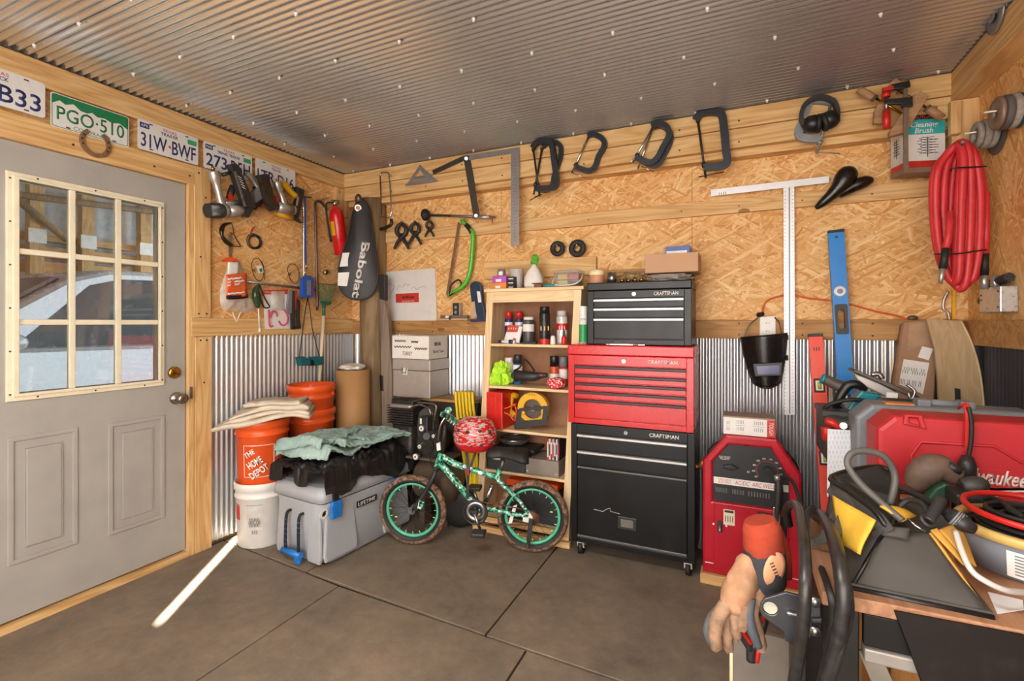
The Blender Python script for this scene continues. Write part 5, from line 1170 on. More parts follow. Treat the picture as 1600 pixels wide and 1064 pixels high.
T.part('motor', MB().cyl((cx-.055, cy+.0, -.02), (cx-.055, cy, -.11), .045, n=20, M=Mk), M_yellow)
T.part('handle', MB().tube(t([(440, 600, -.05), (390, 590, -.06), (365, 680, -.06), (355, 770, -.05), (420, 830, -.04)]), [.016, .018, .017, .016, .02], 10, M=Mk, spl=4), M_yellow)
T.part('power_cord', MB().tube([Vector(p) for p in t([(430, 690, .03), (330, 735, .04), (275, 760, .045), (300, 800, .045), (350, 820, .04), (410, 890, .035), (430, 760, .035), (400, 700, .03)])], .004, 6, M=Mk, spl=4), M_orange)
T.text('||||||', Mk @ TR(*q.p(600, 580, .0302)) @ rotz(-.05), .055, .010, M_ink)
# fourth shelf
z4 = SZ[3]+.001
T = Thing('storage_box', 'dark grey box with a small name plate on the fourth shelf', 'box', (sx(790, 0, -.1), -.08, z4), GS)
xa, xb = sx(761, 0, -.155), sx(820, 0, -.155)
T.part('box', MB().box(xa+.004, xb, -.155, .05, z4, z4+.115, .004), mat('slate_box', '#3c4144', .5)); T.part('name_plate', MB().box(xa+.03, xa+.092, -.158, -.154, z4+.062, z4+.090, .001), M_cream)
T.text('|||||', frame((xa+.061, -.1585, z4+.076), (1, 0, 0), z=(0, -1, 0)), .045, .012, M_ink)
T = Thing('flat_case', 'flat dark case lying under the glass lid', 'case', (sx(800, 0, -.05), -.04, z4+.116), GS); T.part('case', MB().box(xa+.03, xb+.05, -.13, .05, z4+.116, z4+.138, .006), M_dark)
x = sx(804, 0, -.05); zz = z4+.139
T = Thing('bowl', 'clear glass dish with a ridged rim on the flat case', 'dish', (x, -.045, zz), GS)
g = N('clear_glass'); g.P(col=(.9, .92, .92, 1), trans=.9, rough=.05, ior=1.45); M_clear = g.m
T.part('dish', MB().lathe([(0, .0), (.06, .0), (.085, .018), (.098, .04), (.092, .042), (.078, .022), (.055, .006), (0, .006)], 36, TR(x, -.045, zz)), M_clear); T.part('rim', MB().torus((x, -.045, zz+.042), .096, .004, None, 36, 6), M_chrome)
xa, xb = sx(820, 0, -.155), sx(874, 0, -.155)
T = Thing('grey_box', 'grey metal box under the row of disc cases', 'box', ((xa+xb)/2, -.05, z4), GS)
T.part('box', MB().box(xa+.004, xb-.004, -.155, .05, z4, z4+.095, .004), mat('warm_grey_box', '#8c8176', .5))
for xx, zz_ in ((xa+.018, z4+.02), (xb-.02, z4+.02)): T.part('screw', MB().cyl((xx, -.155, zz_), (xx, -.159, zz_), .005, n=10), M_screw)
x = sx(857, 0, -.11)
for i in range(7):
    c_ = ['#b42a2a', '#d8d5d0', '#a83228', '#c8c4c0', '#2c3a52', '#cfd3d6', '#30343a'][i]
    T = Thing('disc_case', ['dark red', 'white', 'bright red', 'pale grey', 'navy', 'silver', 'black'][i]+' disc case standing in the row on the grey box', 'disc case', (x+i*.0112, -.10, z4+.096), 'row of disc cases on the grey box')
    T.part('case', MB().box(x+i*.0112, x+i*.0112+.0102, -.135, -.005, z4+.096, z4+.096+.125, .001), M_ink if i in (4, 6) else mat('disc%d' % i, c_, .35)); T.part('spine_print', MB().box(x+i*.0112+.002, x+i*.0112+.008, -.1357, -.1349, z4+.11+.01*(i % 3), z4+.20-.012*(i % 2), 0), [M_wpl, M_ink, M_wpl, M_redpl, M_wpl, M_navy, M_redpl][i])
xa, xb = sx(815, 0, -.14), sx(873, 0, -.14)
T = Thing('hard_case', 'dark case with an orange lid on the bottom shelf behind the wheel', 'case', ((xa+xb)/2, -.05, SZ[4]+.001), GS); T.part('case', MB().box(xa-.10, xb-.005, -.14, .04, SZ[4]+.001, SZ[4]+.205, .012), mat('charcoal_case', '#35363a', .5)); T.part('lid', MB().box(xa-.10, xb-.005, -.145, .045, SZ[4]+.206, SZ[4]+.245, .008), M_orange)
# on top
zt = SH+.021
def tbx(name, label, cat, px0, px1, y0, y1, z0, h, m, bev=.002): return single(name, MB().box(sx(px0, 0, y0), sx(px1, 0, y0), y0, y1, z0, z0+h, bev), m, label, cat, group=GS)
xo = sx(768.5, 0, -.13), sx(790.5, 0, -.13)
T = Thing('small_box', 'small orange carton on top of the bookcase', 'box', (sum(xo)/2, -.1, zt), GS); T.part('carton', MB().box(xo[0], xo[1], -.13, -.03, zt, zt+.040, .001), mat('carton_orange', '#e38b3a', .5)); T.part('bar_label', MB().box(xo[0]+.025, xo[0]+.06, -.131, -.13, zt+.005, zt+.02, 0), M_wpl)
T = Thing('small_box', 'small purple carton stacked on the orange one', 'box', (sum(xo)/2, -.1, zt+.041), GS); T.part('carton', MB().box(xo[0]+.002, xo[1], -.13, -.03, zt+.041, zt+.082, .001), mat('carton_purple', '#b254b8', .5)); T.part('bar_label', MB().box(xo[0]+.028, xo[0]+.065, -.131, -.13, zt+.045, zt+.062, 0), M_wpl)
x = sum(xo)/2; T = Thing('pill_bottle', 'small grey capped bottle on the purple carton', 'bottle', (x, -.09, zt+.083), GS); T.part('bottle', MB().lathe([(0, 0), (.026, 0), (.027, .03), (.022, .036), (.022, .046), (0, .046)], 22, TR(x, -.09, zt+.083)), M_grey); T.part('label', MB().lathe([(.0275, .004), (.0275, .028)], 12, TR(x, -.09, zt+.083), True, -1.9, -.9), M_wpl)
T = Thing('small_box', 'small black and white carton beside the purple one', 'box', (sx(798, 0, -.1), -.1, zt), GS)
for k in range(3): T.part('carton', MB().box(xo[1]+.004, xo[1]+.045, -.11, -.03, zt+k*.026, zt+.025+k*.026, .001), M_dark); T.part('print', MB().box(xo[1]+.008, xo[1]+.04, -.111, -.1099, zt+.008+k*.026, zt+.014+k*.026, 0), M_wpl)
x = sx(806, 0, -.04); g = N('frosted_plastic'); g.P(col=srgb('#e8e6e2'), trans=.35, rough=.4); M_frost = g.m
single('cup', MB().lathe([(0, 0), (.036, 0), (.040, .06), (.044, .125), (.047, .128), (.043, .128), (.034, .004), (0, .004)], 28, TR(x, -.03, zt)), M_frost, 'stack of frosted plastic cups on the bookcase', 'cup', group=GS)
x = sx(833, 0, -.07); T = Thing('seed_bag', 'white plastic bag twisted up to a green top on the bookcase', 'bag', (x, -.06, zt), GS)
mb = loft(MB(), [(0, .055, .04, .03), (.02, .06, .045, .035), (.07, .056, .042, .035), (.11, .038, .03, .025), (.135, .02, .016, .012), (.15, .016, .012, .01)], TR(x, -.06, zt), 6)
for v in mb.v: d = mn.noise_vector(v*18)*.008; v.x += d.x; v.y += d.y; v.z = max(zt, v.z+d.z*.6)
T.part('bag', mb, mat('white_bag', '#e6e2da', .45, var=.05)); mb = crumple(MB(), (x+.008, -.06, zt+.175), (.022, .016, .034), 4, 16, 12, .5); T.part('green_top', mb, mat('leaf_green', '#5aa52e', .5))
x = sx(841, 0, -.13); T = Thing('pocket_knife', 'brown-handled small tool lying before the white bag', 'tool', (x, -.14, zt), GS); T.part('handle', MB().box(x-.02, x+.03, -.155, -.13, zt, zt+.022, .005), mat('brown_wood_s', '#7a4a34', .5)); T.part('blade', MB().box(x-.035, x+.035, -.15, -.135, zt+.023, zt+.028, .001), M_dark)
single('teal_tool', MB().tube([(sx(850, 0, -.13), -.14, zt+.010), (sx(858, 0, -.13), -.14, zt+.011), (sx(867, 0, -.13), -.14, zt+.009)], [.007, .011, .008], 10), mat('teal_handle', '#2f9aa0', .4), 'small teal handle lying on the bookcase', 'tool', group=GS)
xa, xb = sx(864, 0, -.10), sx(906, 0, -.10); T = Thing('storage_tub', 'clear lidded tub of coloured boxes with a white handle', 'tub', ((xa+xb)/2, -.07, zt), GS)
cxm = (xa+xb)/2; Mt_ = TR(cxm, -.045, zt); hw = (xb-xa)/2
g = N('thin_clear'); t_ = g.t; o_ = t_.nodes['Material Output']; a_ = g.n('ShaderNodeBsdfTransparent', {0: (.93, .94, .94, 1)}); b_ = g.n('ShaderNodeBsdfPrincipled', {'Base Color': srgb('#cfd2d2'), 'Roughness': .2}); m_ = g.n('ShaderNodeMixShader', {0: .3, 1: a_.outputs[0], 2: b_.outputs[0]}); t_.links.new(m_.outputs[0], o_.inputs[0]); M_thin = g.m
T.part('tub', loft(MB(), [(.002, hw*.86, .055, .015), (.085, hw*.95, .062, .015)], Mt_), M_thin); T.part('lid', loft(MB(), [(.086, hw, .066, .015), (.098, hw, .066, .015), (.102, hw*.95, .06, .012)], Mt_), M_thin)
for k, (x0, z0, m_) in enumerate(((-.06, .05, M_yellow), (-.06, .012, mat('pale_yellow', '#d8cf83', .5)), (.008, .05, M_redpl), (.008, .012, M_dark))): T.part('boxed_item', MB().box(cxm+x0, cxm+x0+.062, -.08, -.02, zt+z0, zt+z0+.03, .001), m_)
T.part('handle', MB().tube([(cxm-hw, -.05, zt+.075), (cxm-hw-.004, -.10, zt+.03), (cxm-hw*.6, -.135, zt+.012), (cxm+hw*.6, -.135, zt+.012), (cxm+hw+.004, -.10, zt+.04), (cxm+hw, -.05, zt+.075)], .0045, 6, spl=4), M_wpl)
# ------------------------------------------------------------------ tool chests
CY = -.262
def chest(label, x0, x1, z0, z1, y0, yb_, m, lidh, fascia, drawers, pull, door=None, letter=M_wpl, lx=.77, base=0.0, lock=.47):
    T = Thing('tool_chest', label, 'tool chest', ((x0+x1)/2, (y0+yb_)/2, base), 'stacked tool chests')
    W = x1-x0
    T.part('cabinet', MB().box(x0, x1, y0+.012, yb_, z0, z1-lidh, .004), m)
    Mf = frame((x0, y0, 0), (1, 0, 0), z=(0, -1, 0))
    # face frame: stiles, fascia strip and bottom strip stand proud, drawers sit between
    top = z1-lidh-.002; dz0 = z0+.028
    for a in (0, W-.034): T.part('face_stile', MB().box(a, a+.034, z0, top, -.012, .0, .002, Mf), m)
    T.part('fascia', MB().box(.034, W-.034, top-fascia, top, -.012, .0, .002, Mf), m)
    T.part('bottom_strip', MB().box(.034, W-.034, z0, dz0, -.012, .0, .002, Mf), m)
    if lidh: T.part('lid', MB().box(x0-.003, x1+.003, y0-.004, yb_, z1-lidh, z1, .006), m)
    zt_ = top-fascia-.003; tot = sum(drawers)+(door or 0); sc_ = (zt_-dz0)/tot
    for h in drawers:
        hh = h*sc_; d = T.part('drawer', MB().box(.037, W-.037, zt_-hh+.004, zt_, -.012, -.003, .002, Mf), m)
        T.part('drawer_pull', MB().prism([(0, 0), (.016, -.002), (.016, -.012), (.011, -.015), (0, -.015)], .038, W-.038, frame((x0, y0, zt_), (0, -1, 0), y=(0, 0, 1)) @ Matrix.Scale(-1, 4, (0, 0, 1)) if False else frame((x0, y0+.003, zt_-.002), (0, -1, 0), y=(0, 0, 1)) @ Matrix.Scale(-1, 4, (0, 0, 1))), pull, d)
        zt_ -= hh
    if door:
        hh = door*sc_; dr_ = T.part('drop_door', MB().box(.037, W-.037, zt_-hh+.010, zt_-.004, -.012, -.001, .003, Mf), m)
        T.part('door_lip', MB().box(.037, W-.037, zt_-hh+.004, zt_-hh+.016, -.004, .006, .002, Mf), mat('worn_edge', '#6a6866', .4, .5), dr_)
        T.part('door_lip', MB().box(.037, W-.037, zt_-.014, zt_-.004, -.004, .005, .002, Mf), mat('worn_edge', '#6a6866', .4, .5), dr_)
        hb = T.part('door_pull', MB().box(W*.40, W*.56, zt_-hh+.085, zt_-hh+.155, -.002, .006, .005, Mf), M_dark, dr_)
        T.part('pull_recess', MB().box(W*.43, W*.53, zt_-hh+.10, zt_-hh+.14, .005, .0075, .002, Mf), mat('grimy_grey', '#6d6a63', .5), dr_)
        T.part('paint_scratch', MB().tube([(W*.2, zt_-hh*.58, 0), (W*.28, zt_-hh*.59, 0), (W*.31, zt_-hh*.55, 0), (W*.34, zt_-hh*.53, 0), (W*.34, zt_-hh*.57, 0), (W*.42, zt_-hh*.585, 0)], .0014, 4, M=Mf), M_wpl, dr_)
    lk = T.part('lock', MB().cyl((W*lock, top-fascia/2, 0), (W*lock, top-fascia/2, .006), .010, n=18, M=Mf), M_chrome); T.part('keyhole', MB().box(W*lock-.001, W*lock+.001, top-fascia/2-.004, top-fascia/2+.004, .006, .0064, 0, Mf), M_black, lk)
    T.text('CRAFTSMAN', Mf @ TR(W*lx, top-fascia/2, .0004), W*.225, .020, letter, bold=.018)
    return T, Mf
blk = mat('chest_black', '#0f1011', .36, var=.15, scale=9, spec=.35); rd = mat('chest_red', '#cc1f22', .26, var=.06, scale=9)
wht = mat('pull_silver', '#c9c9c7', .35, .5); mar = mat('pull_dark', '#2b2226', .4, .1)
T, Mf = chest('black rolling tool cabinet with two drawers and a drop door on the floor', 1.905, 2.55, .082, .735, CY, .07, blk, 0, .05, (.092, .085), wht, .40, base=0)
for x in (1.95, 2.515):
    for y in (-.21, .03):
        c_ = T.part('caster', MB().cyl((x-.012, y, .038), (x+.012, y, .038), .037, n=22), M_rubber); T.part('caster_fork', MB().prism([(-.012, 0), (.012, 0), (.032, .045), (-.032, .045)], -.019, .019, frame((x, y, .036), (0, -1, 0), y=(0, 0, 1)), holes=[]).box(x-.03, x+.03, y-.03, y+.03, .079, .083), M_screw, c_)
        T.part('axle', MB().cyl((x-.022, y, .038), (x+.022, y, .038), .008, n=12), M_chrome, c_)
chest('red tool chest with five drawers and dark pulls in the middle of the stack', 1.888, 2.545, .737, 1.168, CY+.004, .07, rd, .055, .052, (.056, .053, .053, .053, .125), mar, base=.737)
T, Mf = chest('black tool chest with three silver-pulled drawers on top of the stack', 1.985, 2.530, 1.171, 1.510, CY+.05, .07, blk, .045, .04, (.05, .055, .115), wht, base=1.171)
for sx_ in (.15, .33): T.part('foot_clip', MB().box(sx_, sx_+.04, 1.178, 1.195, .0, .004, .001, Mf), M_dark)
Mf = frame((1.98, -.235, 1.1695), (1, 0, 0), z=(0, 0, 1))
single('wrench', MB().prism([(.11, -.004), (.11, .008), (.14, .006), (.26, .006), (.29, .010), (.32, .006), (.30, .0), (.32, -.006), (.29, -.010), (.26, -.004), (.14, -.004), (.12, -.012)], 0, .006, Mf, bev=.001), M_chrome, 'polished wrench lying on the red chest in front of the black one', 'wrench')
T = Thing('caulk_tube', 'white and green sealant tube standing left of the top chest', 'tube', (1.945, -.16, 1.169))
T.part('tube', MB().lathe([(0, 0), (.024, 0), (.024, .21), (.02, .215), (0, .215)], 22, TR(1.945, -.16, 1.169)), M_wpl); T.part('label', MB().lathe([(.0245, .01), (.0245, .11)], 22, TR(1.945, -.16, 1.169), cap=False), mat('sealant_green', '#2e9a5a', .4))
T.text('ULTRA', TR(1.945, -.16, 1.169) @ rotz(-1.25) @ frame((.0247, 0, .14), (0, 1, 0), z=(1, 0, 0)), .034, .012, M_navy)
# clutter on the top chest
zt = 1.511
xj = sx(931, 0, -.12); T = Thing('jar', 'cream-lidded jar of nuts at the left of the top chest', 'jar', (xj, -.1, zt))
T.part('jar', MB().lathe([(0, 0), (.040, 0), (.042, .006), (.042, .048), (.036, .056), (0, .056)], 26, TR(xj, -.1, zt)), mat('peanut', '#c98e6c', .4)); T.part('lid', MB().lathe([(.042, .05), (.044, .055), (.043, .075), (.03, .082), (0, .083)], 26, TR(xj, -.1, zt), cap=False), mat('cream_lid', '#efe3b8', .4))
xj = sx(955, 0, -.12); single('tin_can', MB().lathe([(0, 0), (.025, 0), (.025, .062), (.023, .062), (.023, .004), (0, .004)], 24, TR(xj, -.1, zt)), M_steel, 'small grey tin standing beside the jar', 'can')
T = Thing('scrap_bag', 'plastic bag of brass fittings lying on the top chest', 'bag', (sx(985, 0, -.1), -.1, zt)); mb = crumple(MB(), (sx(988, 0, -.1), -.1, zt+.026), (.075, .05, .030), 21, 24, 14, .5)
for v in mb.v: v.z = max(v.z, zt)
T.part('bag', mb, mat('brown_film', '#8d7350', .25, var=.3, scale=40))
for k in range(4): T.part('fitting', MB().cyl((sx(972, 0, -.1)+k*.035, -.15, zt+.008), (sx(972, 0, -.1)+k*.035+.02, -.155, zt+.014), .008, n=10), M_brass)
mb = crumple(MB(), (sx(1052, 0, -.1)-.01, -.12, zt+.020), (.105, .05, .022), 31, 26, 14, .4)
for v in mb.v: v.z = max(zt, min(v.z, zt+.043))
T = Thing('rag', 'crumpled grey rag under the cardboard box', 'rag', (sx(1052, 0, -.1), -.1, zt)); T.part('cloth', mb, mat('rag_grey', '#9a9086', .8, var=.12)); T.part('dark_end', MB().cyl((sx(1074, 0, -.1), -.13, zt+.02), (sx(1080, 0, -.1), -.06, zt+.02), .019, n=12), M_dark)
xa, xb = sx(1008, 0, -.16), sx(1091, 0, -.16)
T = Thing('cardboard_box', 'plain brown cardboard box on top of the chests', 'box', ((xa+xb)/2, -.05, zt+.045)); T.part('carton', MB().box(xa, xb, -.16, .05, zt+.045, zt+.145, .002), mat('box_kraft', '#bd9572', .65, var=.03, scale=5)); T.part('tape', MB().box(xa-.001, xb+.001, -.07, -.04, zt+.14, zt+.1458, 0), mat('packing_tape', '#a98660', .3))
xa, xb = sx(1040, 0, -.10), sx(1078, 0, -.10)
T = Thing('small_box', 'small blue and white carton on the brown box', 'box', ((xa+xb)/2, -.05, zt+.147)); T.part('carton', MB().box(xa, xb, -.10, -.02, zt+.147, zt+.190, .001), mat('carton_blue', '#2c4f9c', .4)); T.part('label', MB().box(xa+.005, xb-.015, -.1008, -.0998, zt+.15, zt+.165, 0), M_wpl)

# ------------------------------------------------------------------ tools hung on the back wall
GB = 'tools hung on the back wall'
C6 = (580, 240, 6.65)
Mk = MBk(-.005); q = PX(Mk, *C6); t = q.t
T = Thing('coping_saw', 'coping saw with a silver bow and black handle hanging near the pole', 'saw', Mk @ Vector(q.p(150, 800)), GB)
T.part('bow', MB().tube(t([(95, 660, 0), (110, 655, 0), (200, 655, 0), (205, 500, 0), (188, 250, 0), (175, 200, 0), (110, 200, 0), (92, 230, 0)]), .0055, 8, M=Mk, spl=3), M_chrome)
T.part('blade', MB().prism(q([(88, 225), (98, 225), (112, 640), (104, 640)]), -.001, .001, Mk), M_dark); T.part('handle', MB().tube(t([(208, 680, 0), (208, 735, 0), (150, 770, 0), (95, 785, 0)]), [.011, .013, .013, .012], 10, M=Mk, spl=3), M_black)
Mk = MBk(-.001); q = PX(Mk, *C6); t = q.t
M_alu = mat('aluminium', '#a7a9ae', .35, .7, var=.06)
T = Thing('speed_square', 'grey triangular speed square on the top beam', 'square', Mk @ Vector(q.p(520, 330)), GB)
T.part('plate', MB().prism(q([(510, 115), (690, 285), (365, 335)]), 0, .005, Mk, bev=.001, holes=[q([(510, 175), (565, 235), (455, 250)]), q([(420, 280), (590, 258), (592, 266), (422, 290)])]), M_alu); T.part('fence', MB().prism(q([(365, 325), (690, 278), (692, 292), (365, 338)]), 0, .014, Mk, bev=.001), M_alu)
C7 = (540, 220, 3.547); q = PX(Mk, *C7); t = q.t
T = Thing('bevel_gauge', 'dark steel angle with one arm raised on the beam', 'square', Mk @ Vector(q.p(720, 430)), GB)
M_dst = mat('dark_steel', '#5b5752', .4, .7)
T.part('arm', MB().prism(q([(480, 165), (650, 85), (660, 110), (490, 188)]), .0, .004, Mk), M_dst); T.part('arm', MB().prism(q([(655, 85), (690, 80), (745, 410), (712, 420)]), .004, .010, Mk), M_dst)
T.part('pivot', MB().cyl(q.p(668, 98, 0), q.p(668, 98, .018), .012, n=16, M=Mk).cyl(q.p(722, 415, 0), q.p(722, 415, .016), .012, n=14, M=Mk), M_steel)
T = Thing('framing_square', 'large aluminium framing square hung by its corner', 'square', Mk @ Vector(q.p(945, 585)), GB)
pt = T.part('plate', MB().prism(q([(690, 82), (968, 38), (965, 580), (920, 586), (922, 75), (690, 110)]), .011, .015, Mk, bev=.0006), M_alu)
mb = MB()
for i in range(26): p_ = q.p(945, 100+i*18, .015); mb.box(p_[0]-.018, p_[0]-.004 if i % 2 else p_[0]+.004, p_[1]-.0008, p_[1]+.0008, .0148, .0154, 0, Mk)
for i in range(12): p_ = q.p(710+i*17, 92-i*2.6, .015); mb.box(p_[0]-.0008, p_[0]+.0008, p_[1]-.012, p_[1], .0148, .0154, 0, Mk)
T.part('graduations', mb, M_ink, pt, kind='stuff')
# spring clamps
Mk = MBk(YB); q = PX(Mk, *C6); t = q.t
for lab, c, s_ in (('large black spring clamp, first of the three in the row', (315, 840), 1.0), ('middle black spring clamp in the row of three', (455, 815), .86), ('small black spring clamp under the bar clamp head', (605, 770), .62)):
    T = Thing('spring_clamp', lab, 'clamp', Mk @ Vector(q.p(c[0], c[1]+140*s_)), 'black spring clamps')
    f = lambda pts: q.t([(c[0]+x*s_, c[1]+y*s_, z) for x, y, z in pts])
    for sg in (1, -1):
        T.part('jaw_arm', MB().tube(f([(-8*sg, -125, .012), (45*sg, -70, .012), (42*sg, -10, .012+.004*sg), (-10*sg, 40, .012+.004*sg), (-45*sg, 90, .012), (-75*sg, 150, .012)]), [.010*s_, .016*s_, .017*s_, .014*s_, .013*s_, .010*s_], 8, M=Mk, spl=3), M_dark)
    T.part('spring', MB().torus(f([(0, 10, .012)])[0], .014*s_, .005*s_, Mk, 14, 6), M_black); T.part('pads', MB().ball(f([(-2, -130, .012)])[0], .010*s_, 10, 8, Mk), mat('orange_pad', '#b56a3c', .5))
# bar clamp / plumbing rod with dark rubber head
q = PX(Mk, *C7); t = q.t
T = Thing('bar_clamp', 'steel rod with a black rubber head lying on two nails', 'clamp', Mk @ Vector(q.p(640, 430)), GB)
T.part('rod', MB().cyl(q.p(470, 412, .03), q.p(830, 424, .03), .0085, n=12, M=Mk), M_steel); T.part('head', MB().lathe([(0, 0), (.028, 0), (.042, .012), (.042, .03), (.03, .045), (.014, .055), (0, .056)], 24, Mk @ TR(*q.p(445, 410, .03)) @ frame((-.025, 0, 0), (0, 1, 0), z=(1, 0, 0))), M_rubber)
T.part('sleeve', MB().cyl(q.p(705, 421, .03), q.p(800, 424, .03), .013, n=12, M=Mk), M_silver); T.part('red_pin', MB().cyl(q.p(812, 425, .03), q.p(814, 458, .03), .004, n=8, M=Mk), M_redpl)
# bow saw
T = Thing('bow_saw', 'green bow saw with a rusty blade hanging on the board', 'saw', Mk @ Vector(q.p(570, 870)), GB)
M_lime = mat('lime_paint', '#57c23a', .3, var=.05)
T.part('bow', MB().tube(t([(640, 438, .015), (680, 480, .015), (705, 520, .015), (700, 640, .015), (685, 740, .015), (655, 800, .015), (605, 835, .015), (565, 865, .015)]), [.012, .014, .015, .015, .015, .015, .012, .008], 10, M=Mk, spl=4), M_lime)
T.part('grip_tape', MB().tube(t([(668, 465, .015), (690, 492, .015), (700, 512, .015)]), .0165, 10, M=Mk), M_dark)
T.part('blade', MB().prism(q([(628, 450), (640, 455), (585, 800), (570, 860), (562, 850)]), .012, .014, Mk), mat('rusty_blade', '#8b6a55', .5, .5))
T.part('hand_guard', MB().tube(t([(575, 850, .02), (585, 800, .02), (625, 770, .02), (640, 800, .02), (600, 840, .02), (575, 858, .02)]), .006, 8, M=Mk, spl=3), M_black)
# board sign with red logo
Mk = frame((0, YB-.012, 0), (1, 0, 0), z=(0, -1, .03)); q = PX(Mk, 580, 400, 4.09); t = q.t
T = Thing('sign_board', 'white board with marker signatures and a red logo resting on the rail', 'sign', Mk @ Vector(q.p(270, 425)), None)
T.part('panel', MB().prism(q([(80, 103), (413, 80), (424, 422), (118, 425)]), 0, .012, Mk, bev=.001), mat('board_white', '#ddd8d2', .5, var=.03))
lg = T.part('logo_block', MB().prism(q([(163, 242), (310, 236), (312, 296), (165, 300)]), .012, .0128, Mk), M_red)
T.text('birdhouse', Mk @ TR(*q.p(237, 262, .0128)) @ rotz(.02), .108, .022, M_ink, lg, bold=.03); T.text('||||||||||', Mk @ TR(*q.p(237, 288, .0128)) @ rotz(.02), .105, .008, M_wpl, lg)
for pts in ([(110, 175), (135, 185), (150, 195), (120, 250), (110, 270), (130, 260)], [(165, 215), (180, 190), (200, 200), (220, 175), (235, 190), (250, 178)], [(255, 210), (275, 195), (290, 215), (305, 205), (330, 195), (355, 200)]):
    T.part('signature', MB().tube([(x, y, .0125) for x, y in q(pts, .012)], .0014, 4, M=Mk, spl=5), mat('marker_grey', '#77767a', .6))
# things on the rail
Mk = MBk(YB-.0); q = PX(Mk, 640, 400, 8.864); t = q.t
T = Thing('wall_outlet', 'black double outlet plate above the rail', 'outlet', Mk @ Vector(q.p(645, 825)))
pl_ = T.part('plate', MB().prism(q([(595, 650), (690, 650), (690, 825), (600, 825)]), -OSB+.002, .002, Mk, bev=.002), M_dark)
for yy in (710, 780): T.part('socket', MB().cyl(q.p(640, yy, .002), q.p(640, yy, .005), .011, n=16, M=Mk), M_grey, pl_)
T.part('side_trim', MB().prism(q([(690, 650), (705, 650), (705, 825), (690, 825)]), -OSB+.002, .003, Mk), M_silver, pl_)
zr = 1.305
T = Thing('torpedo_level', 'small grey and brown level lying on the rail', 'level', B(690, 503, .07))
xa, xb = B(690, 504, .08).x, B(734, 504, .08).x
T.part('wood_base', MB().box(xa-.01, xb-.005, .055, .085, zr, zr+.014, .002), wood_mat('level_wood', 0, ('#b48a66', '#c8a27e', '#d6b594'), False)); T.part('bar', MB().box(xa, xb-.01, .06, .085, zr+.0145, zr+.036, .003), mat('grey_brown', '#6d625c', .4)); T.part('label', MB().box(xa+.045, xa+.08, .0592, .0605, zr+.018, zr+.033, 0), M_wpl); T.part('clip', MB().box(xa+.075, xa+.095, .052, .088, zr+.004, zr+.03, .003), M_dark)
T = Thing('staple_gun', 'dark blue staple gun standing on the rail beside the bookcase', 'staple gun', Mk @ Vector(q.p(950, 905)))
Mk = MBk(YB-.02); q = PX(Mk, 640, 400, 8.864)
T.part('body', MB().prism(q([(845, 420), (870, 370), (920, 350), (970, 365), (1000, 420), (1020, 640), (1050, 760), (1050, 900), (950, 905), (950, 840), (870, 640)]), -.015, .015, Mk, bev=.004), mat('navy_metal', '#223a55', .35, .3))
T.part('handle_pad', MB().prism(q([(860, 640), (915, 625), (945, 850), (900, 860), (862, 860)]), -.012, .016, Mk, bev=.003), mat('tan_pad', '#c9a983', .5)); T.part('decal', MB().prism(q([(945, 490), (990, 495), (1010, 640), (965, 645)]), .015, .0157, Mk), M_wpl)
T.part('foot_plate', MB().prism(q([(845, 880), (1050, 870), (1060, 905), (860, 910)]), -.015, .016, Mk, bev=.002), M_navy)
# two rubber rings on the short board
for px, lab in ((871, 'left of two black rubber rings on the short board'), (902, 'right, slightly larger black rubber ring on the short board')):
    c_ = B(px, 388.5 if px < 880 else 388, YB-.012); T = Thing('rubber_ring', lab, 'ring', c_-Vector((0, 0, .05)), 'rubber rings on the short board')
    k = 1.0 if px < 880 else 1.12; T.part('ring', MB().lathe([(.020*k, -.010), (.044*k, -.012), (.049*k, -.004), (.049*k, .004), (.044*k, .012), (.020*k, .010), (.018*k, 0), (.020*k, -.010)], 32, onB(c_), cap=False), M_rubber); T.part('nail', MB().cyl(c_+Vector((0, .02, .018)), c_+Vector((0, -.02, .018)), .003, n=8), M_screw)

# ---- C-clamps along the beam
C9 = (800, 140, 4.21)
M_clamp = mat('clamp_iron', '#33363b', .38, .35, var=.08); M_cgrey = mat('clamp_grey', '#8b9095', .4, .4)
def cclamp(label, path, w_, screw, handle, h=.0, m=M_clamp, ms=M_dark, C=C9, y=-.016, dp=.022):
    Mk = MBk(y); q = PX(Mk, *C); T = Thing('c_clamp', label, 'clamp', Mk @ Vector(q.p(screw[1][0], screw[1][1], h)), 'C-clamps on the top beam')
    pts = [Vector(q.p(x, y_, h)) for x, y_ in path]
    T.part('frame', MB().strap(pts, (0, 0, 1), w_, dp, Mk, 4), m)
    inn = [Vector(q.p(x, y_, h)) for x, y_ in path[1:-1]]; T.part('frame_rib', MB().strap(inn, (0, 0, 1), w_*.45, dp+.007, Mk, 4), m)
    a, b = Vector(q.p(*screw[0], h)), Vector(q.p(*screw[1], h)); T.part('screw', MB().cyl(a, b, .0062, n=10, M=Mk), ms)
    e = a+(b-a)*.82; T.part('screw_boss', MB().cyl(a+(b-a)*.74, e, .012, n=12, M=Mk), m)
    T.part('swivel_pad', MB().cyl(a-(b-a)*.01, a+(b-a)*.04, .011, n=12, M=Mk), ms)
    T.part('tommy_bar', MB().cyl(q.p(*handle[0], h+.012), q.p(*handle[1], h-.005), .0032, n=8, M=Mk), ms)
    return T
cclamp('rear one of the first pair of black C-clamps', [(205, 380), (230, 355), (290, 348), (322, 380), (318, 450), (280, 560), (262, 640), (215, 665), (150, 650)], .028, [(198, 385), (143, 690)], [(118, 728), (190, 690)], h=.0, dp=.018)
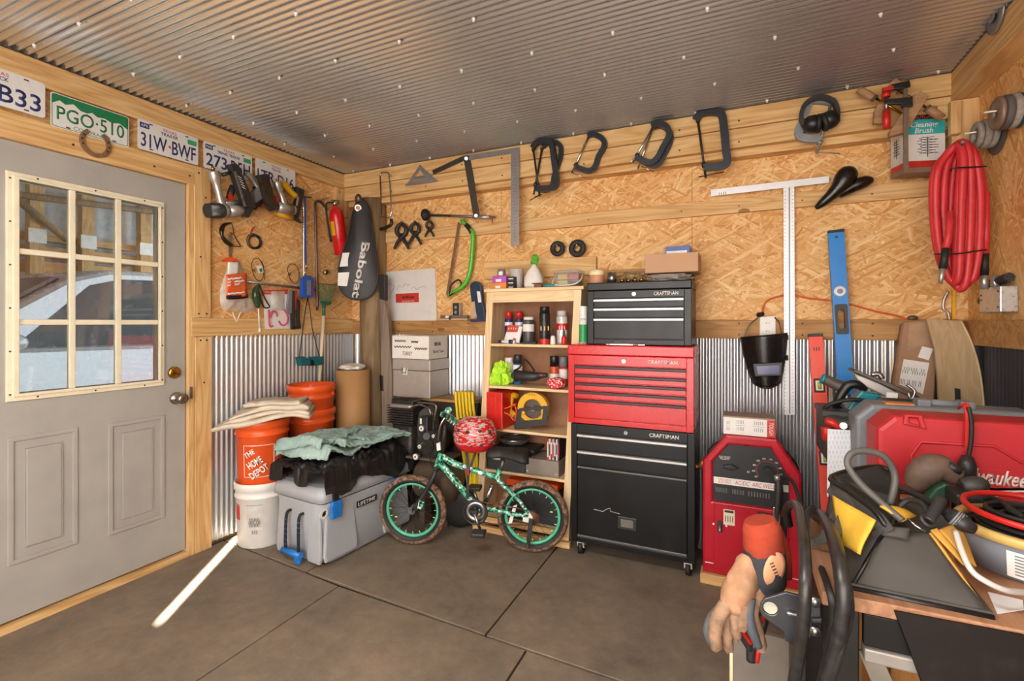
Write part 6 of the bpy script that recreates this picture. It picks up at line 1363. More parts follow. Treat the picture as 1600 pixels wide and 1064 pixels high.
cclamp('front one of the first pair of black C-clamps', [(135, 385), (165, 348), (220, 338), (262, 365), (282, 500), (296, 610), (270, 645), (180, 652)], .034, [(140, 392), (182, 702)], [(150, 705), (198, 690)], h=.034)
cclamp('small black C-clamp with a bright screw, second along the beam', [(498, 303), (540, 296), (595, 325), (608, 370), (570, 440), (545, 510), (500, 535), (418, 508)], .030, [(507, 302), (395, 548)], [(390, 545), (492, 585)], ms=M_chrome)
cclamp('rear one of the second pair of C-clamps with bright screws', [(935, 245), (990, 240), (1042, 290), (1038, 350), (1000, 430), (965, 490), (920, 500), (850, 470)], .028, [(922, 262), (828, 522)], [(850, 505), (935, 542)], ms=M_chrome, h=0)
cclamp('front one of the second pair of C-clamps with bright screws', [(915, 235), (970, 222), (1020, 248), (1034, 300), (990, 385), (955, 450), (905, 480), (815, 445)], .030, [(932, 235), (793, 485)], [(780, 480), (815, 440)], ms=M_chrome, h=.032)
cclamp('largest black C-clamp, tall and square, on the beam', [(1208, 200), (1248, 155), (1325, 145), (1378, 165), (1395, 260), (1408, 400), (1416, 475), (1375, 502), (1262, 512)], .040, [(1222, 200), (1274, 580)], [(1228, 575), (1395, 542)], h=.01)
CE = (1060, 120, 3.8)
cclamp('grey C-clamp carrying the ear muffs', [(930, 150), (800, 140), (770, 170), (740, 250), (712, 330), (740, 365), (850, 372)], .034, [(905, 160), (822, 455)], [(810, 445), (958, 456)], m=M_cgrey, ms=M_cgrey, C=CE)
Mk = MBk(-.05); q = PX(Mk, *CE); t = q.t
T = Thing('ear_muffs', 'black padded ear muffs hung over the grey clamp', 'ear muffs', Mk @ Vector(q.p(850, 345)))
T.part('headband', MB().strap(t([(745, 290, 0), (728, 240, 0), (745, 175, 0), (800, 132, 0), (870, 125, 0), (925, 155, 0), (945, 215, 0), (940, 260, .0)]), (0, 0, 1), .018, .035, Mk, 4), M_bag)
for c_, c2 in (((825, 278, .0), (770, 285, 0)), ((870, 268, .01), (935, 240, .01))):
    a, b = Vector(q.p(*c_)), Vector(q.p(*c2)); d = (b-a); T.part('ear_cup', MB().lathe([(0, 0), (.040, 0), (.044, .012), (.042, .035), (.030, .055), (.012, .062), (0, .062)], 24, Mk @ TR(*a) @ frame((0, 0, 0), (0, 0, 1), z=d)), M_black)
    T.part('ear_cushion', MB().torus(a-d.normalized()*.004, .034, .012, Mk, 24, 8, d), M_rubber)

# ---- drywall T-square, saddle, levels
q = PX(MBk(YB-.006)); Mk = q.M
T = Thing('t_square', 'white drywall T-square hung on two nails', 't-square', Mk @ Vector(q.p(1235, 649)))
M_tsq = mat('tsq_white', '#e6e7e8', .35, .2, var=.03)
T.part('head', MB().prism(q([(1111, 297), (1295, 275.5), (1295, 286), (1111, 307)]), .004, .008, Mk), M_tsq); bl = T.part('blade', MB().prism(q([(1224, 284), (1241, 283), (1242, 648), (1225.5, 648)]), 0, .003, Mk), M_tsq)
T.part('centre_groove', MB().prism(q([(1232.2, 292), (1234.2, 292), (1234.8, 646), (1232.8, 646)]), .003, .0036, Mk), M_grey, bl)
mb = MB()
for i in range(60):
    for px in (1227, 1238.5): p_ = q.p(px, 300+i*5.8, .003); mb.box(p_[0]-.004, p_[0]+.004, p_[1]-.0007, p_[1]+.0007, .003, .0035, 0, Mk)
T.part('graduations', mb, M_ink, bl, kind='stuff'); T.text('||||', Mk @ TR(*q.p(1129, 302, .008)) @ rotz(.06), .035, .012, M_ink)
for px, py in ((1171, 302), (1242, 293)): wb.part('hook_nail', MB().cyl(B(px, py, YB+.012), B(px, py, YB-.02), .003, n=8), M_nail)
Mk = MBk(YB-.06); q = PX(Mk, *CE); t = q.t
T = Thing('bicycle_saddle', 'black bicycle saddle hung on the wall, nose down', 'saddle', Mk @ Vector(q.p(830, 790)))
T.part('shell', MB().tube(t([(815, 780, 0), (860, 745, .01), (920, 690, .015), (965, 640, .015), (1000, 590, .01), (1040, 565, .0)]), [.010, .020, .026, .034, .046, .050, .030], 14, M=Mk, spl=4), mat('saddle_black', '#17140f', .3))
T.part('wing', MB().tube(t([(950, 700, .0), (1030, 655, .0), (1100, 625, .0), (1150, 612, -.01)]), [.020, .028, .032, .028, .014], 12, M=Mk, spl=4), mat('saddle_black', '#17140f', .3))
def level(label, c0, c1, px0, px1, m, M, cap=M_black, vials=(), slot=None, C=(0, 0, 1)):
    q = PX(M, *C); T = Thing('spirit_level', label, 'level', M @ Vector(q.p(*c1)))
    w0 = Vector(q.p(*c0)); w1 = Vector(q.p(*c1)); d = (w1-w0); Mv = M @ TR(*w0) @ rotz(math.atan2(d.y, d.x)); Ln = d.length; hw = px0
    bd = T.part('body', MB().box(0.012, Ln, -hw, hw, 0, .024, .002, Mv) if not slot else MB().prism([(.012, -hw), (Ln, -hw), (Ln, hw), (.012, hw)], 0, .024, Mv, bev=.0015, holes=[rrect(slot[0], -hw*.42, slot[1], hw*.42, hw*.40)]), m)
    T.part('end_cap', MB().box(-.002, .013, -hw-.001, hw+.001, -.001, .025, .002, Mv), cap)
    return T, Mv, Ln, hw, bd
Ml = frame((0, .055, 1.2), (1, 0, 0), z=(0, -1, .05))
T, Mv, Ln, hw, bd = level('blue spirit level with dark grip slot leaning on the wall', (1305, 361), (1321, 615), .034, 0, mat('level_blue', '#1b84d6', .35, var=.04), Ml, slot=(.40, .50))
T.part('grip_frame', MB().prism(rrect(.375, -hw*.8, .525, hw*.8, .01), .0, .027, Mv, holes=[rrect(.402, -hw*.40, .498, hw*.40, hw*.38)]), M_dark, bd)
rg = T.part('vial_ring', MB().lathe([(.012, .02), (.026, .02), (.026, .029), (.018, .030)], 28, Mv @ TR(.31, 0, 0), cap=False).cyl((.31, 0, .02), (.31, 0, .028), .019, n=24, M=Mv), M_wpl, bd); T.part('vial', MB().cyl((.31, 0, .028), (.31, 0, .031), .013, n=20, M=Mv), mat('vial_blue', '#7a86a8', .2), bd)
T.part('maker_mark', MB().cyl((.035, 0, .024), (.035, 0, .0246), .007, n=16, M=Mv), M_navy, bd)
Ml = frame((0, -.05, .8), (1, 0, 0), z=(0, -1, .16))
T, Mv, Ln, hw, bd = level('red-orange spirit level leaning on the wall behind the bench', (1273, 523), (1298, 850), .031, 0, mat('level_red', '#ea4a35', .35, var=.04), Ml, slot=(.34, .44))
for s0 in (.255, .60):
    fr = T.part('vial_frame', MB().box(s0-.034, s0+.034, -hw*.75, hw*.75, .01, .028, .004, Mv), M_black, bd); T.part('vial_window', MB().box(s0-.024, s0+.024, -hw*.5, hw*.5, .027, .030, .002, Mv), M_wpl, bd); T.part('vial', MB().cyl((s0-.018, 0, .029), (s0+.018, 0, .029), .008, n=14, M=Mv), mat('vial_yellow', '#b9bf4a', .2), bd)
T.text('III', Mv @ TR(.075, 0, .0245) @ rotz(-PI/2), .026, .018, M_ink, bd)
# ------------------------------------------------------------------ outlet, welding mask, cord
Mk = MBk(YB); q = PX(Mk, 1080, 460, 3.128); t = q.t
T = Thing('wall_outlet', 'white double outlet with socket holes behind the welding mask', 'outlet', Mk @ Vector(q.p(375, 200)))
pl_ = T.part('cover_plate', MB().prism(q([(335, 110), (412, 105), (412, 235), (335, 235)]), 0, .008, Mk, bev=.002), M_wpl)
for yy in (142, 182):
    so = T.part('socket', MB().cyl(q.p(374, yy, .007), q.p(374, yy, .010), .016, n=20, M=Mk), M_wpl, pl_)
    for dx in (-7, 7): p_ = q.p(374+dx, yy-2, .010); T.part('slot', MB().box(p_[0]-.001, p_[0]+.001, p_[1]-.004, p_[1]+.004, .0098, .0105, 0, Mk), M_black, pl_)
M_cord = mat('orange_cord', '#d9602c', .45)
T = Thing('extension_cord', 'thin orange cord looping along the strand board to a black plug', 'cord', Mk @ Vector(q.p(340, 110)))
T.part('cord', MB().tube([Mk.inverted() @ B(x, y, YB+.02) for x, y in ((1190, 489), (1196, 472), (1212, 464), (1240, 461), (1262, 466), (1300, 470), (1335, 477), (1370, 487), (1400, 493), (1422, 501))], .0045, 8, M=Mk, spl=4), M_cord)
T.part('plug', MB().cyl(q.p(330, 100, .01), q.p(350, 95, .04), .014, .010, 12, Mk), M_black); T.part('end_plug', MB().ball(Mk.inverted() @ B(1426, 497, YB+.01), (.022, .014, .014), M=Mk), mat('brown_plug', '#5d4534', .5))
T = Thing('welding_mask', 'black welding mask with a dark viewing window hung on the outlet', 'welding mask', Mk @ Vector(q.p(360, 450)))
Mm = MBk(YB-.005); qm = PX(Mm, 1080, 460, 3.128)
def shell(u, v):
    xl = 243+(v**1.6)*55; xr = 464-(v**2.2)*34; yt = 206-20*u; yb_ = 425+22*math.sin(PI*u)
    bulge = .035+.085*math.sin(PI*min(max(u, .02), .98))**.8*(1-.25*v)
    p_ = qm.p(xl+(xr-xl)*u, yt+(yb_-yt)*v, .0); return (p_[0], p_[1], bulge)
M_mask = mat('mask_black', '#1b1a19', .28, var=.06)
T.part('shell', MB().surf(shell, 24, 18, Mm, .004), M_mask)
wf_ = T.part('window_frame', MB().prism(qm([(300, 335), (445, 328), (440, 395), (310, 400)], .09), .108, .126, Mm, bev=.004), M_black); T.part('lens', MB().prism(qm([(318, 350), (430, 344), (427, 385), (325, 390)], .1), .125, .128, Mm), mat('violet_lens', '#2c2a6b', .08), wf_)
T.part('chin_lip', MB().tube([Vector(shell(i/12, 1))+Vector((0, 0, .003)) for i in range(13)], .006, 8, M=Mm), M_black)
T.part('headband', MB().strap(qm.t([(262, 205, .04), (285, 150, .03), (325, 115, .02)]), (1, 0, 0), .012, .004, Mm, 4), M_dark); T.part('headband', MB().strap(qm.t([(440, 187, .04), (430, 140, .03), (408, 112, .02)]), (1, 0, 0), .012, .004, Mm, 4), M_dark)
for yy in (210, 310): T.part('side_knob', MB().cyl(qm.p(462, yy, .03), qm.p(474, yy, .03), .014, n=14, M=Mm), M_black)

# ------------------------------------------------------------------ arc welder
T = Thing('timber_skid', 'raw timber skid under the red welder', 'timber', (2.8, -.1, 0)); T.part('runner', MB().box(2.575, 3.03, -.265, -.17, 0, .048, .003), M_wx); T.part('runner', MB().box(2.575, 3.03, -.02, .07, 0, .048, .003), M_wx)
Mw_ = MBk(-.25); q = PX(Mw_, 1080, 660, 5.32); t = q.t
T = Thing('arc_welder', 'red arc welder with black control panel and chamfered top', 'welder', (2.8, -.09, .049))
wred = mat('welder_red', '#b8162a', .3, var=.07, scale=8)
x0, x1, z0, z1 = 2.586, 3.012, .05, .742
T.part('housing', MB().prism([(x0+.012, z0), (x1-.012, z0), (x1-.012, z1-.16), (x1-.11, z1-.012), (x0+.11, z1-.012), (x0+.012, z1-.16)], -.31, -.02, Mw_, bev=.01), mat('welder_body', '#8c7a70', .5, .2, var=.15))
oct_ = [(x0, z0), (x1, z0), (x1, z1-.155), (x1-.10, z1), (x0+.105, z1), (x0, z1-.14)]
inn = [(x0+.048, z0+.36), (x1-.05, z0+.36), (x1-.05, z1-.18), (x1-.125, z1-.048), (x0+.12, z1-.048), (x0+.048, z1-.14)]
T.part('front_bezel', MB().prism(oct_, -.03, .0, Mw_, bev=.012, holes=[inn]), wred)
T.part('lower_front', MB().prism([(x0+.05, z0+.03), (x1-.05, z0+.03), (x1-.05, z0+.358), (x0+.05, z0+.358)], -.005, .006, Mw_, bev=.005), wred)
T.part('panel_seam', MB().box(x0+.17, x0+.174, z0+.03, z0+.34, .004, .009, 0, Mw_), wred)
pn = T.part('control_panel', MB().prism(inn, -.028, -.012, Mw_), mat('panel_black', '#202022', .4))
T.part('name_stripe', MB().prism([(x0+.05, z0+.445), (x1-.052, z0+.445), (x1-.052, z0+.478), (x0+.05, z0+.478)], -.012, -.0112, Mw_), M_wpl, pn)
T.text('AC/DC  ARC WELDER', Mw_ @ TR(x0+.245, z0+.4615, -.0112), .20, .020, M_red, pn, shear=.25); T.text('LINCOLN\nELECTRIC', Mw_ @ TR(x0+.10, z0+.4615, -.0112), .055, .022, M_red, pn)
T.text('ELECTRODE\nPOLARITY', Mw_ @ TR(x0+.10, z0+.575, -.012), .05, .018, M_wpl, pn); T.text('AC', Mw_ @ TR(x0+.205, z0+.52, -.012), .014, .010, M_wpl, pn)
for k, (xx, ww) in enumerate(((.085, .05), (.16, .05), (.25, .09))): T.text('||||||||\n||||||||', Mw_ @ TR(x0+xx, z0+.415, -.012), ww, .022, M_grey, pn)
T.part('polarity_knob', MB().prism([(-.035, -.006), (0, -.014), (.035, 0), (0, .014), (-.035, .006)], 0, .02, Mw_ @ TR(x0+.13, z0+.535, -.012), bev=.004), M_black, pn)
dial = Mw_ @ TR(x0+.285, z0+.535, -.012)
for k in range(9): a = math.radians(215-k*28); T.text(str(40+k*20), dial @ TR(.058*math.cos(a), .058*math.sin(a), 0), .013, .008, M_wpl, pn)
T.part('dial_ring', MB().tube([(.046*math.cos(math.radians(a)), .046*math.sin(math.radians(a)), .0006) for a in range(-20, 221, 20)], .0012, 4, M=dial), M_red, pn)
T.part('dial_knob', MB().cyl((0, 0, 0), (0, 0, .022), .022, n=24, M=dial), M_black, pn)
T.part('caution_sticker', MB().box(x0+.095, x0+.145, z0+.255, z0+.33, .006, .0072, 0, Mw_), M_cream); T.part('sticker_bar', MB().box(x0+.10, x0+.14, z0+.315, z0+.326, .0072, .0078, 0, Mw_), M_ink)
T.text('||||\n||||', Mw_ @ TR(x0+.12, z0+.285, .0072), .035, .03, M_nail)
sw = T.part('power_switch', MB().box(x0+.068, x0+.09, z0+.215, z0+.27, .006, .014, .002, Mw_), M_dark); T.part('switch_toggle', MB().cyl((x0+.079, z0+.245, .012), (x0+.079, z0+.225, .03), .006, n=10, M=Mw_), M_silver, sw)
for xx in (x0+.05, x0+.108): T.part('switch_screw', MB().cyl((xx, z0+.25, .006), (xx, z0+.25, .010), .005, n=10, M=Mw_), M_screw, sw)
for a, b in ((x0+.03, .47), ): pass
T.part('bottom_line', MB().box(x0+.01, x1-.01, z0+.05, z0+.054, .0, .0012, 0, Mw_), M_wpl)
T.part('terminal_pocket', MB().prism([(x0+.21, z0+.24), (x1-.06, z0+.24), (x1-.06, z0+.33), (x0+.25, z0+.345)], -.0, .012, Mw_, bev=.003), M_black)
# carton on the welder
T = Thing('carton', 'white and red screw carton lying on the red welder', 'box', (2.78, -.17, .745)); bx0, bx1 = 2.680, 2.905
Mc_ = Matrix.Rotation(-.0, 4, 'Z')
T.part('box', MB().box(bx0, bx1, -.235, -.10, .744, .832, .001), M_wpl); T.part('brown_top', MB().box(bx0-.001, bx1+.001, -.236, -.099, .826, .8335, .001), mat('dusty_top', '#a08878', .7)); T.part('red_end', MB().box(bx1-.034, bx1+.0015, -.2365, -.0985, .744, .8255, .001), M_red)
T.text('TOUGH', frame((bx1-.016, -.2367, .785), (0, 0, -1), z=(0, -1, 0)), .06, .018, M_wpl)
for k, (xx, zz, ww, hh) in enumerate(((.022, .785, .02, .045), (.075, .79, .04, .05), (.155, .79, .05, .05))): T.text('|||||\n-----\n|||||', frame((bx0+xx, -.2352, zz), (1, 0, 0), z=(0, -1, 0)), ww, hh, M_grey)
T = Thing('ground_clamp', 'copper-jawed welding ground clamp lying on the welder\'s shoulder', 'clamp', (2.60, -.15, .62)); q2 = PX(MBk(-.18), 1080, 660, 5.32); Mg = q2.M
T.part('jaw', MB().tube(q2.t([(70, 370, 0), (100, 330, 0), (150, 275, 0)]), [.014, .016, .010], 8, M=Mg), mat('copper', '#b8764a', .4, .6)); T.part('arm', MB().tube(q2.t([(120, 320, 0), (190, 240, .01), (260, 200, .02), (300, 195, .02)]), [.010, .013, .012, .009], 8, M=Mg, spl=3), M_dark); T.part('arm', MB().tube(q2.t([(140, 250, 0), (200, 200, .0), (280, 150, 0)]), [.008, .016, .012], 8, M=Mg, spl=3), M_dark)
T.part('jaw', MB().tube(q2.t([(30, 340, 0), (45, 370, 0), (65, 365, 0)]), .007, 6, M=Mg), mat('copper', '#b8764a', .4, .6))
T = Thing('welding_cable', 'dark coiled welding cable draped over the welder\'s right shoulder', 'cable', (2.97, -.12, .56)); q2 = PX(MBk(-.16), 1080, 660, 5.32)
for k in range(4): T.part('loop', MB().tube(q2.t([(690, 200+k*12, -.02), (760, 230+k*14, 0), (830, 300+k*14, .01), (875, 370+k*18, .0), (885, 440+k*10, -.03), (850, 330, -.09), (740, 200, -.08)]), .009, 6, M=q2.M, spl=4), [M_rubber, mat('brown_leather', '#5b4030', .6), M_rubber, mat('brown_leather', '#5b4030', .6)][k])
q2 = PX(MBk(-.32), 1080, 660, 5.32); Mg = q2.M
T = Thing('electrode_holder', 'black handled electrode holder with bright jaws before the welder', 'electrode holder', Mg @ Vector(q2.p(710, 960)))
T.part('handle', MB().tube(q2.t([(720, 475, 0), (728, 560, 0), (715, 700, 0), (715, 840, 0)]), [.013, .019, .017, .012], 12, M=Mg, spl=3), M_dark); T.part('collar', MB().cyl(q2.p(710, 440), q2.p(720, 480), .013, n=14, M=Mg), M_silver); T.part('jaw', MB().prism(q2([(680, 700), (715, 690), (740, 760), (745, 940), (715, 960), (675, 800)]), -.01, .012, Mg, bev=.003), M_chrome)
T.part('lead', MB().tube([Mg.inverted() @ p_ for p_ in (B(1222, 746, -.32), B(1238, 752, -.4), B(1252, 790, -.7), B(1268, 850, -1.2), B(1292, 910, -1.72), B(1302, 960, -1.76), B(1295, 1010, -1.74), B(1282, 1070, -1.72), B(1275, 1150, -1.70))], [.008, .008, .0075, .007, .007, .007, .007], 8, M=Mg, spl=5), M_rubber)

# ------------------------------------------------------------------ bench along the right wall
BZ, BX0, BY0, BY1 = .75, 2.90, -1.70, -.33
M_bench = wood_mat('bench_top', 1, ('#8a6248', '#a67c5e', '#b98f70'), False)
T = Thing('workbench', 'low workbench with a brown wooden top along the right wall', 'workbench', (3.28, -1.0, 0))
T.part('top', MB().box(BX0, 3.66, BY0, -1.23, BZ-.028, BZ, .003), M_bench); T.part('rear_top', MB().box(3.12, 3.66, -1.229, BY1, BZ-.028, BZ, .003), M_bench)
for (x, y) in ((BX0+.01, BY0+.012), (3.13, BY1-.07), (3.58, BY0+.012), (3.58, BY1-.07)): T.part('leg', MB().box(x, x+.055, y, y+.055, 0, BZ-.028, .003), M_black)
T.part('front_apron', MB().box(BX0+.07, 3.57, BY0+.004, BY0+.02, BZ-.092, BZ-.03, .002), mat('apron_black', '#121110', .5, spec=.3)); T.part('front_rail', MB().box(BX0+.07, 3.57, BY0-.004, BY0+.03, BZ-.120, BZ-.093, .004), mat('rail_grey', '#9a958d', .45, .3))
T.part('side_apron', MB().box(BX0+.004, BX0+.02, BY0+.07, -1.25, BZ-.12, BZ-.03, .002), M_black)
T.part('slotted_brace', MB().box(-.018, .018, -.7, .0, -.002, .002, 0, TR(BX0+.085, BY0+.045, BZ-.12) @ Matrix.Rotation(PI/2, 4, 'X') @ Matrix.Rotation(.38, 4, 'Z')), mat('brace_grey', '#8a8378', .5, .3))
T.part('lower_shelf', MB().box(BX0+.07, 3.57, BY0+.08, -1.26, .18, .20, .002), M_bench); T.part('leg', MB().box(BX0+.01, BX0+.065, -1.30, -1.245, 0, BZ-.028, .003), M_black)
Mk = MBk(-1.712); q = PX(Mk, 1100, 920, 6.667); t = q.t
pl = T.part('corner_plate', MB().prism(q([(590, 130), (625, 80), (850, 15), (1000, 55), (1210, 100), (1215, 310), (1120, 320), (1110, 480), (960, 585), (840, 520), (830, 430), (600, 265), (575, 190)]), .0, .008, Mk, bev=.002, holes=[[(x, y) for x, y in arc(*q.p(690, 185)[:2], .013, 0, 345, 23)]]), mat('plate_steel', '#4a4c50', .35, .7))
T.part('plate_bush', MB().cyl(q.p(690, 185, -.012), q.p(690, 185, .002), .0135, n=24, M=Mk), mat('dirty_steel', '#8b8778', .4, .6), pl)
for c_ in ((1152, 132), (1152, 438)): T.part('bolt', MB().lathe([(.011, 0), (.010, .005), (.004, .008), (0, .0085)], 16, Mk @ TR(*q.p(c_[0], c_[1], .008))), M_steel, pl)
T.part('plate_lug', MB().prism(q([(850, 200), (880, 195), (1000, 225), (1000, 262), (870, 240)]), .008, .018, Mk, bev=.003), M_steel, pl); T.part('lower_tab', MB().prism(q([(1110, 270), (1215, 270), (1215, 315), (1110, 315)]), .008, .016, Mk, bev=.002), M_dark, pl)
# timber block and dark boards below the bench
single('timber_block', MB().box(3.04, 3.14, BY0+.12, BY0+.45, .201, .628, .004), wood_mat('log_end', 2, ('#8a5a30', '#b8854c', '#cf9f62')), 'rough orange timber block standing under the bench', 'timber')
Mk = frame(F(1500, 1000, .55), (1, .04, 0), z=(0, -1, .22)); Mk.translation.y = -1.745; q = PX(Mk, 1260, 660, 2.633)
single('dark_panel', MB().prism(q([(360, 772), (895, 872), (895, 1300), (560, 1300), (430, 950)]), -.01, .004, Mk, bev=.001), mat('dark_stained_board', '#170f0b', .6, var=.3, spec=.2), 'dark brown stained panel leaning against the bench front', 'panel')
Mk = MBk(-1.40); q = PX(Mk); x0_, z_ = q.p(1140, 990)[:2]; x1_ = q.p(1212, 990)[0]
T = Thing('board', 'grey board with a pale edge standing on the floor beside the bench', 'board', ((x0_+x1_)/2, -1.40, 0)); T.part('face', MB().box(x0_+.008, x1_+.03, -1.41, -1.395, 0, .47, .001), mat('grey_ply', '#6d655c', .6)); T.part('edge', MB().box(x0_, x0_+.008, -1.412, -1.394, 0, .47, .001), M_pinez)
single('folding_panel', MB().box(q.p(1212, 990)[0]+.035, BX0-.005, -1.50, -1.46, 0, .60, .003), M_dark, 'black metal panel standing between the grey board and the bench leg', 'panel')
# heavy cables hanging over the bench edge
C10 = (1060, 660, 2.632)
def cable(nm, label, pts, r, m=M_rubber):
    cc = lambda x, y, d: B(C10[0]+x/C10[2], C10[1]+y/C10[2], d)
    P_ = [cc(*p) for p in pts]; return single(nm, MB().tube(P_, r, 10, spl=5), m, label, 'cable', loc=P_[-1], group='heavy cables over the bench edge')
M_cab = mat('cable_black', '#2b2a29', .36, var=.25, scale=45)
cable('power_cable', 'thick black cable arching over the bench corner, left of the pair', [(455, 420, -1.15), (445, 360, -1.2), (470, 335, -1.3), (495, 360, -1.45), (515, 480, -1.68), (523, 640, -1.78), (515, 800, -1.79), (500, 920, -1.77), (470, 1100, -1.74)], .0115, M_cab)
cable('power_cable', 'thickest black cable hanging down over the bench front', [(560, 385, -1.25), (585, 380, -1.4), (625, 440, -1.58), (655, 540, -1.71), (672, 640, -1.76), (680, 740, -1.775), (665, 860, -1.77), (640, 960, -1.76), (590, 1110, -1.75)], .0135, M_cab)
cable('power_cable', 'outer black cable beside the thickest one', [(625, 470, -1.55), (660, 540, -1.68), (690, 640, -1.75), (706, 740, -1.77), (700, 820, -1.77), (670, 930, -1.77), (625, 1080, -1.76)], .007, M_cab)
T = Thing('strap', 'twisted grey webbing strap looped on the bench edge', 'strap', B(1280, 850, -1.45)); T.part('webbing', MB().strap([B(C10[0]+x/C10[2], C10[1]+y/C10[2], d) for x, y, d in ((560, 350, -1.35), (530, 380, -1.45), (525, 440, -1.5), (545, 490, -1.5), (590, 480, -1.52), (620, 430, -1.52), (650, 375, -1.5), (675, 370, -1.5), (660, 420, -1.56), (640, 480, -1.6))], (.2, -.9, .3), .018, .003, None, 5), mat('webbing_grey', '#4a4843', .75, bump=.3, bscale=120))

# ---- work gloves hung on the bench corner
def rough(mb, amp, fr=40):
    for v in mb.v: d = mn.noise_vector(v*fr)*amp+mn.noise_vector(v*fr*2.5)*amp*.5; v += d
    return mb
Dg = 1.13; Mg = frame(CAM+_ray(1185, 890)*Dg, (CA, SA, 0), z=(SA, -CA, 0)); q = PX(Mg, *C10); t = q.t
T = Thing('work_glove', 'orange and tan leather work glove hanging on the bench corner', 'glove', Mg @ Vector(q.p(300, 935)))
M_tan = mat('tan_leather', '#b08463', .75, var=.22, scale=16, bump=.3, bscale=90); M_cuff = mat('orange_suede', '#a23a20', .85, var=.15, bump=.3, bscale=120); M_nylon = mat('black_knit', '#33343a', .75, bump=.3, bscale=160)
T.part('gauntlet', rough(MB().tube(t([(335, 400, 0), (345, 440, .0), (350, 490, .0), (352, 535, .0)]), [.030, .040, .043, .043], 24, M=Mg, spl=6), .004, 25), M_cuff)
T.part('knit_band', rough(MB().tube(t([(352, 520, 0), (355, 580, .0), (352, 640, .0), (345, 690, 0)]), [.0435, .047, .046, .036], 24, M=Mg, spl=6), .003, 25), M_nylon)
T.part('gauntlet_back', MB().tube(t([(400, 440, -.03), (430, 540, -.03), (445, 640, -.03)]), [.014, .018, .012], 12, M=Mg, spl=3), M_cuff)
pa = T.part('patch', MB().surf(lambda u, v: Vector(q.p(395+math.cos(2*PI*u)*42*v+math.cos(2*PI*u)*0-18*math.sin(2*PI*u)*v, 605+70*math.sin(2*PI*u)*v+10*math.cos(2*PI*u)*v, .047-.004*v*v)), 28, 4, Mg, .002), mat('patch_tan', '#dba37c', .6)); T.text('|||||', Mg @ TR(*q.p(395, 605, .0475)) @ rotz(-1.15), .032, .009, M_nail, pa)
T.part('palm', rough(MB().tube(t([(300, 560, .0), (275, 640, .01), (250, 700, .01), (230, 770, .005)]), [.022, .034, .036, .028], 22, M=Mg, spl=7), .007, 30), M_tan); T.part('back_of_hand', rough(MB().tube(t([(325, 640, .005), (310, 690, .012), (300, 740, .012)]), [.024, .028, .020], 20, M=Mg, spl=6), .006, 30), M_tan)
for pts, rs in (([(205, 740, .012), (165, 800, .014), (150, 860, .014), (155, 925, .012)], [.016, .0165, .0155, .013]), ([(225, 760, .0), (205, 820, .0), (200, 870, .0), (203, 930, .0)], [.014, .014, .0135, .011]), ([(250, 740, .02), (240, 790, .022), (235, 840, .02), (240, 880, .016)], [.014, .014, .012, .010]), ([(270, 710, .025), (265, 770, .028), (262, 820, .026), (255, 845, .02)], [.016, .016, .015, .012]),
                ([(315, 690, .02), (300, 770, .02), (315, 850, .02), (340, 920, .018)], [.018, .017, .017, .014])):
    T.part('finger', rough(MB().tube(t(pts+[(pts[-1][0]+1, pts[-1][1]+6, pts[-1][2])]), rs+[rs[-1]*.5], 14, M=Mg, spl=6), .0035, 55), mat('dirty_leather', '#9d7d63', .8, var=.25, scale=30, bump=.3, bscale=90))
for pts in ([(195, 745, -.004), (140, 800, -.004), (122, 860, -.004), (140, 915, -.004)], [(235, 800, -.012), (232, 850, -.012), (225, 885, -.012)], [(300, 720, .034), (290, 790, .036), (305, 860, .036), (330, 920, .03)]): T.part('finger_side', MB().tube(t(pts), [.010, .011, .011, .009], 10, M=Mg, spl=4), mat('slate_knit', '#565c64', .75))
T = Thing('pliers', 'red and black pliers hanging below the glove', 'pliers', Mg @ Vector(q.p(310, 985, -.03)))
for pts, m in (([(250, 850, -.03), (275, 890, -.03), (300, 930, -.03)], M_dark), ([(345, 790, -.04), (350, 820, -.04), (322, 900, -.03), (300, 930, -.03), (300, 980, -.03)], M_dark), ([(258, 848, -.02), (282, 885, -.02), (300, 910, -.02)], M_redpl), ([(330, 930, -.022), (322, 985, -.022)], M_redpl), ([(345, 800, -.03), (352, 815, -.03)], M_redpl)): T.part('handle', MB().tube(t(pts), .0055 if m is M_redpl else .011, 8, M=Mg, spl=3), m)
# ------------------------------------------------------------------ things on the bench
zt = BZ+.001
# grey case and red case standing behind one another
def hardcase(name, label, cat, y, px_l, py_t, depth, m, right, zb0=zt, ch=.05):
    Mk = MBk(y); q = PX(Mk); a = q.p(px_l, py_t); x0, z1 = a[0], a[1]
    T = Thing(name, label, cat, ((x0+right)/2, y+depth/2, zb0))
    T.part('shell', MB().prism([(x0, zb0), (right, zb0), (right, z1-ch), (right-ch, z1), (x0+ch, z1), (x0, z1-ch)], -depth, 0, Mk, bev=.014), m)
    return T, Mk, q, x0, z1
gm = mat('case_grey', '#7f8489', .5, var=.06); rm = mat('case_red', '#c32a33', .5, var=.06, scale=6)
T, Mk, q, x0, z1 = hardcase('tool_case', 'grey plastic tool case standing behind the red one', 'tool case', -.74, 1337, 630, .14, gm, 3.66)
T.part('rib', MB().box(x0+.05, x0+.09, zt, z1-.03, -.002, .008, .004, Mk), gm); a = q.p(1386, 634); T.part('latch', MB().box(a[0], a[0]+.085, z1-.008, z1+.006, -.06, -.02, .004, Mk), mat('latch_orange', '#d98a45', .5))
hb = T.part('handle', MB().cyl((q.p(1450, 0)[0], z1+.008, -.06), (q.p(1520, 0)[0], z1+.008, -.06), .013, n=14, M=Mk), gm)
for px in (1450, 1520): T.part('handle_mount', MB().box(q.p(px, 0)[0]-.02, q.p(px, 0)[0]+.02, z1-.02, z1+.022, -.09, -.03, .006, Mk), gm)
